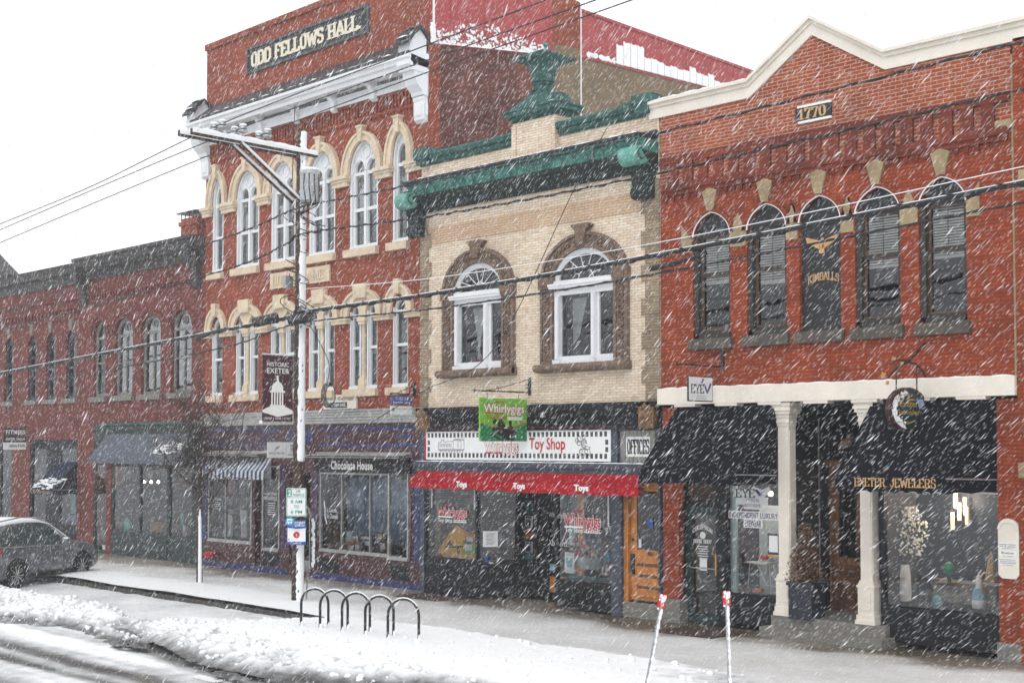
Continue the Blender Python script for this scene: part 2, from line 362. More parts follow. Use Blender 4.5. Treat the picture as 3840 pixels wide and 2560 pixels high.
def snowline(mb, p0, p1, w=.08, h=.04, n=None, seed=1):
    p0, p1 = Vector(p0), Vector(p1); L = (p1-p0).length; n = n or max(3, int(L/.12)); rr = random.Random(seed)
    t = (p1-p0).normalized(); s = t.cross(Vector((0, 0, 1))).normalized()
    vs = []; fs = []
    for i in range(n+1):
        q = p0.lerp(p1, i/n); hh = h*rr.uniform(.35, 1.15); ww = w*rr.uniform(.8, 1.1)/2
        if i in (0, n): hh *= .4
        vs += [q-s*ww, q-s*ww*.6+Vector((0, 0, hh*.8)), q+Vector((0, 0, hh)), q+s*ww*.6+Vector((0, 0, hh*.8)), q+s*ww]
    for i in range(n):
        for k in range(4): fs.append((i*5+k, i*5+k+1, (i+1)*5+k+1, (i+1)*5+k))
    return mb.add(vs, fs)

def each(name, mt, parent, mbs):
    for q in mbs: q.build(name, mt, parent)

K['oldgreen'] = mat('old dark green grey paint', (.03, .045, .043), .6, .35, 5.)

K['old_cornice'] = mat('weathered dark cornice', (.04, .045, .048), .7, .5, 7., streak=(.10, .075, .055))
K['kerb'] = mat('wet granite kerb', (.06, .054, .048), .6, .4, 12.)
# ================================================================ 1770 brick building (right)
bR = thing('brick_building', 'bright red brick building dated 1770 with cream pointed cornice and black awnings', 'building', (-12.8, 0, 0))
XL, XR, XE = fx(2478, 1000), fx(3800, 1000), -6.2
top = [P(2424, 384, -.12), P(2798, 299, -.12), P(3034, 57, -.12), P(3308, 184, -.12), P(3840, 58, -.12)]
sl = (top[4][1]-top[3][1])/(top[4][0]-top[3][0]); top[4] = (XE, top[3][1]); top[1] = (top[1][0], top[0][1])
holes = []; wins = []
for i, (l, r) in enumerate([(2599, 2738), (2801, 2949), (2997, 3153), (3207, 3376), (3447, 3625)]):
    wins.append((fx(l, 1000), fx(r, 1000)))
WB, WS, WA = 5.42, 7.38, 7.82
for a, b in wins: holes.append(arch(a, b, WB, WS, WA, 14, .18))
ZS = 8.42
MB().poly(F0(), [(XL, 4.45), (XR, 4.45), (XR, ZS), (XL, ZS)], holes, -.35, 0).build('wall', K['brick_old'], bR)
MB().poly(F0(), [(XL, ZS), (XR, ZS), (XR, top[3][1]-.1), (top[3][0], top[3][1]-.1), (top[2][0], top[2][1]-.1), (top[1][0], top[1][1]-.1), (XL, top[0][1]-.1)], (), -.35, .012).build('parapet', K['brick_new'], bR)
m = MB(); m.box(XL, XL+.3, .35, 11, 0, 9.7); m.box(XR-.3, XR, .35, 11, 0, 9.7); m.box(XL, XR, 11, 11.3, 0, 9.7); m.build('side_wall', K['brick_side'], bR)
MB().box(XL+.3, XR-.3, .35, 11, 9.3, 9.45).build('roof', K['snow'], bR)
# cornice
def band(mb, pts, h0, h1, d0, d1):
    for i in range(len(pts)-1):
        (x0, z0), (x1, z1) = pts[i], pts[i+1]
        mb.poly(F0(), [(x0, z0-h1), (x1, z1-h1), (x1, z1-h0), (x0, z0-h0)], (), d0, d1)
m = MB(); band(m, top, .13, .34, -.1, .05); band(m, top, .06, .13, -.1, .085); band(m, top, 0, .06, -.12, .14); m.build('cornice', K['cream_paint'], bR)
m = MB()
for i in range(4): snowline(m, (top[i][0], -.02, top[i][1]), (top[i+1][0], -.02, top[i+1][1]), .2, .05, seed=i)
m.build('snow_cap', K['snow'], bR)
# corbel table
m = MB(); n = 19; x0 = XL+.25; pit = (XR-.12-x0)/n
for i in range(n): m.box(x0+i*pit, x0+i*pit+pit*.62, -.07, 0, 8.46, 8.86)
m.box(XL+.02, XR-.01, -.075, 0, 8.86, 8.96); m.box(XL+.02, XR-.01, -.05, 0, 8.96, 9.02)
m.box(XL+.1, XR-.05, -.09, 0, 8.34, 8.46); m.box(XL+.1, XR-.05, -.055, 0, 8.25, 8.34)
for i in range(38): m.box(XL+.12+i*pit/2, XL+.12+i*pit/2+pit*.2, -.04, 0, 8.15, 8.25)
m.build('corbel_table', brick('corbel brick', (.25, .045, .024), (.17, .033, .02), (.10, .045, .03), sa=.85, stain=(.035, .018, .014), tone=.35), bR)
MB().box(fx(3735, 470), fx(3800, 470), -.06, 0, 8.43, 8.56).build('stone_block', K['stone_tan'], bR)
# windows
glp = MB()
for i, (a, b) in enumerate(wins):
    w = b-a; c = (a+b)/2
    panel = i == 2
    m = MB()
    if panel:
        m.poly(F0(.10), arch(a+.01, b-.01, WB, WS, WA-.01, 14, .18), (), -.02, .02); f = m.build('window_panel', K['black_panel'], bR, 'black arched panel lettered KIMBALLS with a gold eagle')
    else:
        fo = arch(a+.005, b-.005, WB, WS, WA-.005, 14, .18)
        m.poly(F0(.16), fo, [rect(a+.13, b-.07, WB+.16, 6.62), rect(a+.13, b-.07, 6.68, WS-.03)], -.03, .05)
        m.box(a+.005, a+.10, .03, .11, WB, WS); m.box(b-.05, b-.005, .03, .11, WB, WS); m.box(a, b, .03, .11, WB, WB+.1)
        f = m.build('window', K['dark_frame'], bR)
        MB().poly(F0(.12), arch(a+.06, b-.03, WS+.02, WS+.03, WA-.03, 14, .18), (), 0, .03).build('tympanum', K['black_panel'], f)
        m = MB()
        for (z0, z1) in ((WB+.16, 6.62), (6.66, WS-.03)):
            m.poly(F0(.145), rect(a+.11, b-.05, z0-.02, z1+.02), [rect(a+.145, b-.085, z0+.03, z1-.01)], -.02, .03)
        m.build('sash', K['brown_frame'], f)
        MB().poly(F0(.165), rect(a+.13, b-.07, WB+.16, WS-.03), (), 0, 0).build('pane', K['glass_up'], f)
        m = MB(); zb = [6.52, 6.42, 0, 6.5, 6.55][i]; z = WS-.04
        while z > zb: m.box(a+.15, b-.09, .215, .24, z-.026, z); z -= .047
        m.box(a+.15, b-.09, .215, .235, zb-.05, zb); m.build('blinds', K['blind'], f)
        m = MB(); m.tube([(c, .205, WS), (c, .205, zb)], .008, 4); m.build('cord', K['dark_frame'], f)
    # white snow edge over the tympanum
    al = arch(a, b, WS, WS, WA, 14, .18)[2:]
    m = MB(); m.tube([(x, -.005, z) for x, z in al], .014, 5); m.build('window_edge', K['snow'], f)
    MB().box(a-.07, b+.07, -.09, .1, WB-.2, WB).build('sill', K['stone_dark'], f)
    m = MB(); q = arch(a-.10, b+.10, WS-.02, WS, WA+.11, 16, .18)[2:]; q2 = arch(a-.02, b+.02, WS-.02, WS, WA+.01, 16, .18)[2:]
    m.poly(F0(), q+q2[::-1], (), 0, .03)
    q = arch(a-.27, b+.27, WS-.02, WS, WA+.30, 16, .18)[2:]; q2 = arch(a-.11, b+.11, WS-.02, WS, WA+.12, 16, .18)[2:]
    m.poly(F0(), q+q2[::-1], (), 0, .012)
    m.build('arch_ring', K['brick_old'], f)
    MB().poly(F0(), [(c-.07, WA+.03), (c+.07, WA+.03), (c+.17, WA+.40), (c, WA+.46), (c-.17, WA+.40)], (), -.02, .06).build('keystone', K['stone_tan'], f)
    if i == 2:
        m = MB(); slab(m, F0(.08), 'KIMBALLS', a+.14, b-.08, 6.27, 6.40, .015, t=.17, arc=.06); m.build('lettering', K['gold_pale'], f)
        m = MB(); e = 6.98
        for s in (-1, 1):
            for k in range(7):
                t0 = k/7; px = c+s*(.05+.25*t0); 
                m.poly(F0(.08), [(px, e+.05+.06*t0), (px+s*.06, e+.07+.08*t0), (px+s*.02, e-.10+.14*t0), (px-s*.01, e-.09+.12*t0)], (), 0, .02+.001*k)
        m.blob((c, .055, e-.02), .055, sq=(.8, .5, 1.3)); m.blob((c+.03, .04, e+.07), .03)
        m.poly(F0(.08), [(c-.04, e-.08), (c+.04, e-.08), (c+.06, e-.18), (c-.05, e-.18)], (), 0, .02)
        m.build('eagle', K['gold_pale'], f)
# impost stones between the arches
ms = [MB()]; m = ms[0]
m.poly(F0(), [(wins[0][0]-.26, WS-.28), (wins[0][0]-.02, WS-.28), (wins[0][0]-.02, WS-.02), (wins[0][0]-.26, WS+.26)], (), 0, .03)
for i in range(4):
    a, b = wins[i][1]+.015, wins[i+1][0]-.015; m = MB(); ms.append(m)
    m.poly(F0(), [(a, WS-.28), (b, WS-.28), (b, WS+.0), ((a+b)/2, WS+.34), (a, WS+.0)], (), 0, .03)
b = wins[4][1]; m = MB(); ms.append(m)
m.poly(F0(), [(b+.015, WS-.28), (b+.24, WS-.28), (b+.24, WS+.26), (b+.015, WS-.0)], (), 0, .03)
each('impost_stone', K['stone_tan'], bR, ms)
# 1770 date board
x0, x1, z0, z1 = PR(2988, 405, 3122, 445)
zc = fz(3055, 423); f = MB().box(x0, x1, -.05, 0, zc-.12, zc+.12).build('date_board', K['black_panel'], bR)
m = MB(); slab(m, F0(-.05), '1770', x0+.07, x1-.1, zc-.085, zc+.085, .006, t=.2); m.build('numerals', K['gold_pale'], f)
m = MB(); m.box(x0+.04, x1, -.055, 0, zc+.12, zc+.16); m.box(x0+.06, x1, -.055, 0, zc-.16, zc-.12); m.build('trim', K['letter_w'], f)
# beam
BZ0, BZ1 = 4.17, 4.50
m = MB(); m.box(XL-.01, fx(3817, 1450), -.12, .34, BZ0+.02, BZ1)
for k in range(7):
    xx = XL+.4+k*.96; m.box(xx, xx+.5, -.11, .1, BZ0-.03, BZ0+.02)
m.build('beam', K['cream_paint'], bR)
snowb = MB(); snowline(snowb, (XL+.1, -.05, BZ1), (XR, -.05, BZ1), .12, .025, seed=5); snowb.build('snow_ledge', K['snow'], bR)
# piers
p1a, p1b = fx(2487, 1900), fx(2545, 1900); p2a, p2b = fx(3742, 1900), fx(3829, 1900)
for (a, b, h) in ((p1a, p1b, .45), (p2a, p2b, .3)):
    f = MB().box(a, b, 0, .5, h, BZ0-.03).build('pier', K['brick_old'], bR); MB().box(a-.03, b+.03, -.03, .5, 0, h).build('pier_base', K['stone_grey'], f)
m = MB(); m.box(XL+.01, p1a, .02, .4, 0, BZ0); m.build('post', K['bluegrey'], bR)
# rooms behind the storefront
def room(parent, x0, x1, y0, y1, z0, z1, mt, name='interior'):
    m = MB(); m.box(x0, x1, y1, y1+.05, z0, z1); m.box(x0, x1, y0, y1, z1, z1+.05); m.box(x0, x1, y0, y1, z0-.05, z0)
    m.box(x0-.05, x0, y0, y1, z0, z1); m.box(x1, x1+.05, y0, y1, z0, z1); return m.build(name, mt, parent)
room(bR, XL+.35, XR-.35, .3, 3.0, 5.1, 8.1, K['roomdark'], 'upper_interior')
dA, dB = fx(2573, 2100, .25), fx(2704, 2100, .25); w1a, w1b = fx(2733, 1950, .2), fx(2927, 1950, .2)
w2a, w2b = fx(3318, 1900, .15), fx(3742, 1900, .15)
rcA, rcB = w1b+.12, w2a-.1                      # porch recess
# door to the book shop
DY = .25
d = MB(); zt = fz(2640, 1898, DY)
d.poly(F0(DY), rect(dA, dB, .02, zt), [rect(dA+.13, dB-.11, .18, zt-.16)], -.05, .02)
dr = d.build('door', K['green_frame'], bR, 'dark green framed glass door of the book shop')
MB().poly(F0(DY+.02), rect(dA+.13, dB-.11, .18, zt-.16), (), 0, 0).build('pane', K['glass'], dr)
m = MB(); a = (dA+dB)/2
slab(m, F0(DY), 'COLOPHON', a-.25, a+.22, zt-.52, zt-.44, .004, t=.16, arc=.09); slab(m, F0(DY), 'BOOK SHOP', a-.23, a+.2, zt-.70, zt-.63, .004, t=.16)
for k in range(6): m.fbox(F0(DY), a-.14+.02*(k % 3), a+.12-.015*(k % 2), zt-.77-.045*k, zt-.755-.045*k, .002, .004)
m.poly(F0(DY), disc(a-.01, zt-.55, .07, 12), (), .002, .004)
m.build('lettering', K['letter_w'], dr)
f = MB().fbox(F0(DY), a-.08, a+.09, zt-1.22, zt-1.0, .003, .008).build('notice', K['sign_w'], dr)
m = MB(); text(m, F0(DY), 'CLOSED', a-.06, a+.07, zt-1.19, zt-1.15, .010); m.build('lettering', K['letter_k'], f)
m = MB(); m.fbox(F0(DY), dA+.13, dB-.11, 1.05, 1.07, .0, .03); m.build('push_bar', K['galv'], dr)
m = MB(); m.fbox(F0(DY), dB-.10, dB-.045, .95, 1.35, .02, .06); m.build('handle', K['brass'], dr)
m = MB(); m.poly(F0(DY), rect(dA, dB, zt+.08, BZ0-.3), [rect(dA+.08, dB-.08, zt+.14, BZ0-.5)], -.05, .02); m.box(dB, w1a-.02, .1, .45, .0, BZ0); m.box(p1b, dA, .15, .4, 0, BZ0)
m.box(dA, dB, .2, .3, zt, zt+.08); m.build('storefront_frame', K['black'], bR)
# left display window
zb1 = .66; 
m = MB(); m.poly(F0(.2), rect(w1a-.05, w1b+.1, zb1-.06, 3.6), [rect(w1a, w1b, zb1, 3.3)], -.05, .03)
m.box(w1a-.05, w1b+.1, .12, .4, .1, zb1-.06); m.box(w1a-.05, w1b+.1, .1, .2, zb1-.06, zb1-.02)
f = m.build('display_window', K['black'], bR, 'black framed display window of the optical boutique')
MB().poly(F0(.22), rect(w1a, w1b, zb1, 3.3), (), 0, 0).build('pane', K['glass'], f)
m = MB(); m.box(w1a+.0, w1a+.14, .25, .3, zb1, 3.2); m.build('side_panel', mat('pale green glass strip', (.32, .42, .40), .4, .1), f)
FW = F0(.2)
cx = (w1a+w1b)/2; ww = w1b-w1a
m = MB(); zt1 = fz(2830, 1822, .2); zl = fz(2830, 1905, .2)
m.poly(FW, [(w1a+ww*.13, zl+.20), (w1a+ww*.13, zt1-.08), (w1a+ww*.30, zt1-.04), (w1a+ww*.42, zt1-.10), (w1a+ww*.50, zt1+.0), (w1a+ww*.66, zt1-.06), (w1a+ww*.80, zt1), (w1a+ww*.84, zt1-.08), (w1a+ww*.74, zt1-.16), (w1a+ww*.70, zl+.2)], (), .02, .024)
m.poly(FW, rect(w1a+ww*.20, w1a+ww*.78, zl+.06, zl+.21), (), .02, .0235); m.poly(FW, rect(w1a+ww*.31, w1a+ww*.66, zl-.02, zl+.07), (), .02, .023)
s = m.build('lettering', K['sign_w'], f)
m = MB(); slab(m, FW, 'EYE', w1a+ww*.16, w1a+ww*.53, zl+.20, zt1-.06, .028, t=.15); m.build('lettering', K['green_frame'], s)
m = MB(); m.poly(FW, [(w1a+ww*.52, zt1-.06), (w1a+ww*.58, zt1-.06), (w1a+ww*.64, zl+.28), (w1a+ww*.74, zt1-.08), (w1a+ww*.77, zt1-.05), (w1a+ww*.64, zl+.23), (w1a+ww*.61, zl+.23)], (), .025, .028)
text(m, FW, 'OPTICAL', w1a+ww*.36, w1a+ww*.62, zl+.12, zl+.18, .028); text(m, FW, 'BOUTIQUE', w1a+ww*.33, w1a+ww*.64, zl+.02, zl+.08, .028)
m.build('lettering', K['purple'], s)
m = MB(); m.poly(FW, rect(w1a+.01, w1b-.02, zl-.20, zl-.055), (), .02, .0232); m.poly(FW, rect(cx-.22, cx+.2, zl-.36, zl-.20), (), .02, .0232); q = m.build('lettering', K['letter_w'], f)
m = MB(); text(m, FW, 'INDEPENDENT LUXURY', w1a+.03, w1b-.04, zl-.18, zl-.08, .028, .01); text(m, FW, 'EYEWEAR', cx-.19, cx+.17, zl-.34, zl-.22, .028, .01); m.build('lettering', K['purple'], q)
x = w1b-.27; z = fz(2895, 2085, .2)
q = MB().fbox(FW, x, w1b-.02, z, z+.42, .01, .016).build('notice', K['bluegrey'], f); MB().fbox(FW, x+.03, w1b-.05, z+.08, z+.38, .017, .02).build('notice', K['sign_w'], q); MB().fbox(FW, x+.01, w1b-.03, z+.01, z+.03, .017, .021).build('notice', K['yellow'], q)
room(bR, p1b+.02, w1b+.05, .45, 2.6, .55, 3.6, K['room'], 'shop_interior')
# porch recess, steps, door
PY = 1.3
m = MB(); m.box(w1b-.1, w2a+.2, -.35, PY+.3, .0, .17); m.box(w1b-.05, w2a+.1, -.05, PY+.3, .17, .36); m.build('porch_step', K['stone_grey'], bR)
dxa, dxb = fx(3117, 2000, PY), fx(3245, 2000, PY); pw0, pw1 = fx(2940, 1950, PY), fx(3076, 1950, PY)
m = MB()
m.poly(F0(PY), rect(rcA-.3, rcB+1.6, .3, BZ0), [ rect(dxa-.02, dxb+.02, .36, 3.05), rect(dxa-.02, dxb+.3, 3.15, 4.0)], -.1, 0)
m.box(w2a-.12, w2a-.06, .2, PY, 0, BZ0)
m.build('porch_wall', K['black'], bR)
MB().box(rcA-.2, rcB+.2, 0.34, PY, BZ0-.03, BZ0+.02).build('porch_ceiling', K['black'], bR)
m = MB(); m.poly(F0(PY+.02), rect(dxa, dxb+.3, 3.15, 4.0), (), 0, 0); m.build('pane', K['glass_up'], bR)
SX = w1b+.12; yE = PX(3072, 1980, SX)[0]; fr_s = FR((SX, 0, 0), (0, 1, 0), (0, 0, 1))
m = MB(); m.poly(fr_s, rect(.2, PY, .36, BZ0), [rect(.3, yE, .78, 3.15)], -.05, 0)
sw = m.build('porch_side_window', K['black'], bR); m = MB(); m.poly(fr_s, rect(.3, yE, .78, 3.15), (), -.02, -.02); m.build('pane', K['glass'], sw); m = MB(); m.fbox(fr_s, yE-.015, yE+.015, .7, 3.9, 0, .02); m.build('edge_strip', K['galv'], sw)
vs = []; N = 40
for i in range(N+1):
    u = i/N
    for j in range(12):
        w = j/11; z = 3.12-2.3*w; k_ = (1-.72*(w/.62)**1.5) if w < .62 else .28+.10*(w-.62); yy_ = yE-.02-(yE-.32)*k_*(1-u)
        vs.append((SX-.09+.02*math.sin(u*40), yy_, z))
fs = [(i*12+j, i*12+j+1, (i+1)*12+j+1, (i+1)*12+j) for i in range(N) for j in range(11)]
MB().add(vs, fs).build('curtain', K['curtain'], sw)

m = MB(); m.poly(F0(PY-.02), rect(dxa-.02, dxb+.02, .36, 3.05), [rect(dxa+.17, dxb-.17, 1.35, 2.8), rect(dxa+.19, dxb-.19, .5, .75), rect(dxa+.19, dxb-.19, .85, 1.2)], -.06, 0)
m.poly(F0(PY), rect(dxa+.1, dxb-.1, .4, 1.3), (), -.04, .0)
for k in range(4): m.fbox(F0(PY), dxa+.2, dxb-.2, .52+.18*k, .62+.18*k, .0, .03)
m.fbox(F0(PY), dxa-.1, dxb+.1, 3.05, 3.13, -.05, .08)
f = m.build('porch_door', K['walnut'], bR, 'brown panelled glazed door in the porch'); MB().poly(F0(PY), rect(dxa+.17, dxb-.17, 1.35, 2.8), (), 0, 0).build('pane', K['glass_up'], f)
MB().fbox(F0(PY), dxb-.14, dxb-.10, 1.3, 1.5, .02, .06).build('handle', K['iron'], f)
room(bR, rcA-.2, rcB+.4, PY+.35, PY+1.4, .4, 4.0, K['roomdark'], 'hall_interior')
# columns
def column(cx, cy, w):
    m = MB(); z0 = .36
    def blk(hw, a, b): m.box(cx-hw, cx+hw, cy-hw, cy+hw, a, b)
    blk(w*.78, z0, z0+.07); blk(w*.70, z0+.07, z0+.16); blk(w*.62, z0+.16, z0+.62); blk(w*.68, z0+.62, z0+.66); blk(w*.6, z0+.66, z0+.70); blk(w*.54, z0+.70, z0+.74)
    blk(w*.46, z0+.74, BZ0-.42)
    for s in (-1, 0, 1): m.box(cx+s*w*.24-.03, cx+s*w*.24+.03, cy-w*.5, cy-w*.46, z0+.85, BZ0-.5); m.box(cx+w*.46, cx+w*.5, cy+s*w*.24-.03, cy+s*w*.24+.03, z0+.85, BZ0-.5)
    m.box(cx-w*.38, cx+w*.38, cy-w*.66, cy-w*.62, z0+.24, z0+.54)
    for k, (hw, a) in enumerate([(.50, .42), (.56, .36), (.52, .32), (.58, .26), (.70, .20), (.80, .14), (.74, .09), (.84, .05)]):
        blk(w*hw, BZ0-a, BZ0-[.42, .36, .32, .26, .20, .14, .09, .05, .0][k+1] if k < 7 else BZ0)
    return m.build('column', K['cream_paint'], bR)
column(fx(2950, 1900, .1), .12, .245); column(fx(3258, 1900, .1), .12, .245)
# right display window
zb2 = .71
m = MB(); m.poly(F0(.15), rect(w2a-.06, p2a, zb2-.08, 3.7), [rect(w2a, p2a-.02, zb2, 3.35)], -.05, .03)
m.box(w2a-.06, p2a, .1, .35, .1, zb2-.08); m.box(w2a, p2a, .04, .15, zb2-.08, zb2-.03); m.box(w2a-.06, p2a, .08, .1, .12, .2)
f = m.build('display_window', K['black'], bR, 'large black framed display window of the jeweler')
MB().poly(F0(.17), rect(w2a, p2a-.02, zb2, 3.35), (), 0, 0).build('pane', K['glass'], f)
m = MB(); x = fx(3520, 1850, .15)
za_, zb_ = fz(3600, 1856, .15), fz(3600, 1826, .15); text(m, F0(.15), 'EXETER', fx(3400, 1840, .15), fx(3492, 1840, .15), za_, zb_, .035, .0); text(m, F0(.15), 'JEWELERS', fx(3524, 1840, .15), fx(3672, 1840, .15), za_, zb_, .035, .0); m.box(w2a, p2a-.02, .6, .64, zb_-.12, zb_-.09); m.build('lettering', K['sign_w'], f)
room(bR, w2a-.05, p2a, .35, 3.4, .62, 3.6, K['room'], 'shop_interior')
m = MB(); m.box(w2a+.35, w2a+.53, 2.0, 2.1, .65, 3.5); m.build('inner_post', K['curtain'], bR)
MB().box(w2a+.12, w2a+.24, 1.6, 1.7, .65, 3.5).build('inner_post', K['walnut'], bR); MB().box(w2a+.62, w2a+.7, 2.6, 2.7, .65, 3.5).build('inner_post', K['walnut'], bR)
# end building beyond the pier
bE = thing('brick_building', 'narrow slice of red brick building at the right edge beyond the downspout joint', 'building', (-7, 0, 0))
MB().box(XR+.06, XE, -.05, .35, 0, top[3][1]-.3).build('wall', K['brick_old'], bE)
MB().box(XE-.02, XE+.3, -.05, 11, 0, 9.4).build('side_wall', K['brick_side'], bE)
m = MB(); q = fx(3822, 670, -.05); m.box(q, q+.4, -.09, -.05, fz(3830, 715), fz(3830, 640)); m.box(XR+.07, XR+.3, -.09, -.05, fz(3830, 1790), fz(3830, 1735)); m.build('stone_block', K['stone_tan'], bE)
m = MB(); m.tube([(XR+.03, -.02, 4.2), (XR+.03, -.02, 9.6)], .02, 6); m.build('conduit', K['stone_tan'], bE)
# ---------------------------------------------------------------- awnings
def awning(name, label, X0, X1, zt, xa, xb, zf, proj, val, mt, scal=0, Y0=-.02, parent=None, stripes=None, sag=.04, cat='awning', sides=True):
    t = thing(name, label, cat, ((X0+X1)/2, Y0, zt)) if parent is None else parent
    n = 24; rows = 8; vs = []; fs = []; mi = []
    for j in range(rows+1):
        w = j/rows
        for i in range(n+1):
            u = i/n; xx0 = X0+(X1-X0)*u; xx1 = xa+(xb-xa)*u
            vs.append((xx0+(xx1-xx0)*w, Y0-proj*w, zt+(zf-zt)*w-sag*math.sin(math.pi*w)*(1+.3*math.sin(u*17))))
    for j in range(rows):
        for i in range(n): fs.append((j*(n+1)+i, (j+1)*(n+1)+i, (j+1)*(n+1)+i+1, j*(n+1)+i+1)); mi.append(i)
    m = MB().add(vs, fs)
    if stripes:
        m = MB(); ns = stripes
        for k in range(ns):
            m.cur = k % 2; u0, u1 = k/ns, (k+1)/ns
            pts = []
            for j in range(rows+1):
                w = j/rows
                for u in (u0, u1):
                    x = (X0+(X1-X0)*u)*(1-w)+(xa+(xb-xa)*u)*w; pts.append((x, Y0-proj*w, zt+(zf-zt)*w-sag*math.sin(math.pi*w)))
            for u in (u0, u1): x = xa+(xb-xa)*u; pts.append((x, Y0-proj-.01, zf-val))
            m.add(pts, [(2*j, 2*j+2, 2*j+3, 2*j+1) for j in range(rows+1)])
        m.build('canopy', mt, t)
    else:
        m.build('canopy', mt, t, smooth=True)
        m = MB(); k = max(2, scal*10) if scal else 12; vs = []
        for i in range(k+1):
            u = i/k; x = xa+(xb-xa)*u; dz = val-(0.035*abs(math.sin(math.pi*u*scal)) if scal else .01*math.sin(u*23))+(.0)
            vs += [(x, Y0-proj-.006-.012*math.sin(u*31), zf), (x, Y0-proj-.012-.02*math.sin(u*29), zf-dz)]
        m.add(vs, [(2*i, 2*i+1, 2*i+3, 2*i+2) for i in range(k)])
        m.build('valance', mt, t)
    if sides:
        for (xw, xf) in ((X0, xa), (X1, xb)):
            m = MB()
            pts = [(xw, Y0, zt), (xf, Y0-proj, zf), (xf, Y0-proj, zf-val)]
            for k in range(5): w = k/4; pts.append((xf+(xw-xf)*w, Y0-proj*(1-w), zf-val+(.03 if k in (1, 3) else 0)))
            m.add(pts, [tuple(range(len(pts)))])
            m.build('side_flap', mt[0] if isinstance(mt, (list, tuple)) else mt, t)
    m = MB(); m.tube([(xa, Y0-proj+.02, zf-.02), (xb, Y0-proj+.02, zf-.02)], .015, 6); m.tube([(xa, Y0-proj, zf-.02), (X0, Y0, zf-.05)], .012, 5); m.tube([(xb, Y0-proj, zf-.02), (X1, Y0, zf-.05)], .012, 5)
    m.build('awning_frame', K['galv'], t)
    return t
PJ = 1.25
a1a, a1b = P(2398, 1767, -PJ), P(2758, 1776, -PJ)
awning('black_awning', 'plain black canvas awning over the optical boutique and book shop door', fx(2541, 1525), fx(2912, 1525), 4.13, a1a[0], a1b[0], (a1a[1]+a1b[1])/2, PJ, .22, K['black_awn'], 9)
a2a, a2b = P(3136, 1783, -PJ), P(3548, 1789, -PJ)
zf2 = (a2a[1]+a2b[1])/2
aw2 = awning('black_awning', 'black canvas awning lettered EXETER JEWELERS in gold on its scalloped front', fx(3272, 1500), fx(3740, 1500)-.02, 4.13, a2a[0], a2b[0], zf2, PJ, .26, K['black_awn'], 9)
m = MB(); xa = P(3207, 1810, -PJ-.03)[0]; xb = P(3512, 1812, -PJ-.03)[0]
slab(m, F0(-PJ-.045), 'EXETER', xa, xa+(xb-xa)*.385, zf2-.155, zf2-.03, .01, t=.15, th=.45); slab(m, F0(-PJ-.045), 'JEWELERS', xa+(xb-xa)*.455, xb, zf2-.16, zf2-.03, .01, t=.15, th=.45); m.build('lettering', K['gold_pale'], aw2)
# ================================================================ cream brick toy shop building
bT = thing('cream_brick_building', 'cream brick building with green copper cornice and urn, two arched windows and toy shop', 'building', (-20, 0, 0))
TL, TR = fx(1580, 1100), XL-.012
tw = []
for (lo, ro, li, ri) in ((1668, 1934, 1707, 1918), (2036, 2362, 2087, 2339)):
    tw.append((fx(lo, 1150), fx(ro, 1120), fx(li, 1150), fx(ri, 1120)))
tw = [(a, b, a+.36, b-.36) for a, b, c, d in tw]
TB, TS, TA = 5.10, 6.84, 7.47
MB().poly(F0(), [(TL, 4.25), (TR, 4.25), (TR, 8.95), (TL, 8.95)], [arch(c, d, TB, TS, TA, 20) for a, b, c, d in tw], -.35, 0).build('wall', K['cream'], bT)
m = MB(); m.box(TL, TL+.3, .35, 11, 0, 9.3); m.box(TR-.3, TR, .35, 11, 0, 9.3); m.box(TL, TR, 11, 11.3, 0, 9.3); m.build('side_wall', K['cream_dirty'], bT)
MB().box(TL+.3, TR-.3, .35, 11, 8.9, 9.1).build('roof', K['snow'], bT)
MB().box(TL+.25, TR-.35, -.012, 0, 8.05, 8.45).build('brick_band', K['cream_band'], bT)
z = 4.3; k = 0
while z < 8.4:
    h = .335; w = .36 if k % 2 else .26
    MB().box(TL-.004, TL+w, -.035, 0, z, z+h-.01).build('quoin', K['cream_dirty'], bT); MB().box(TR-w-.1, TR-.004, -.035, 0, z, z+h-.01).build('quoin', K['cream_dirty'], bT); z += h; k += 1
room(bT, TL+.35, TR-.35, .35, 3.2, 4.6, 8.2, K['roomdark'], 'upper_interior')
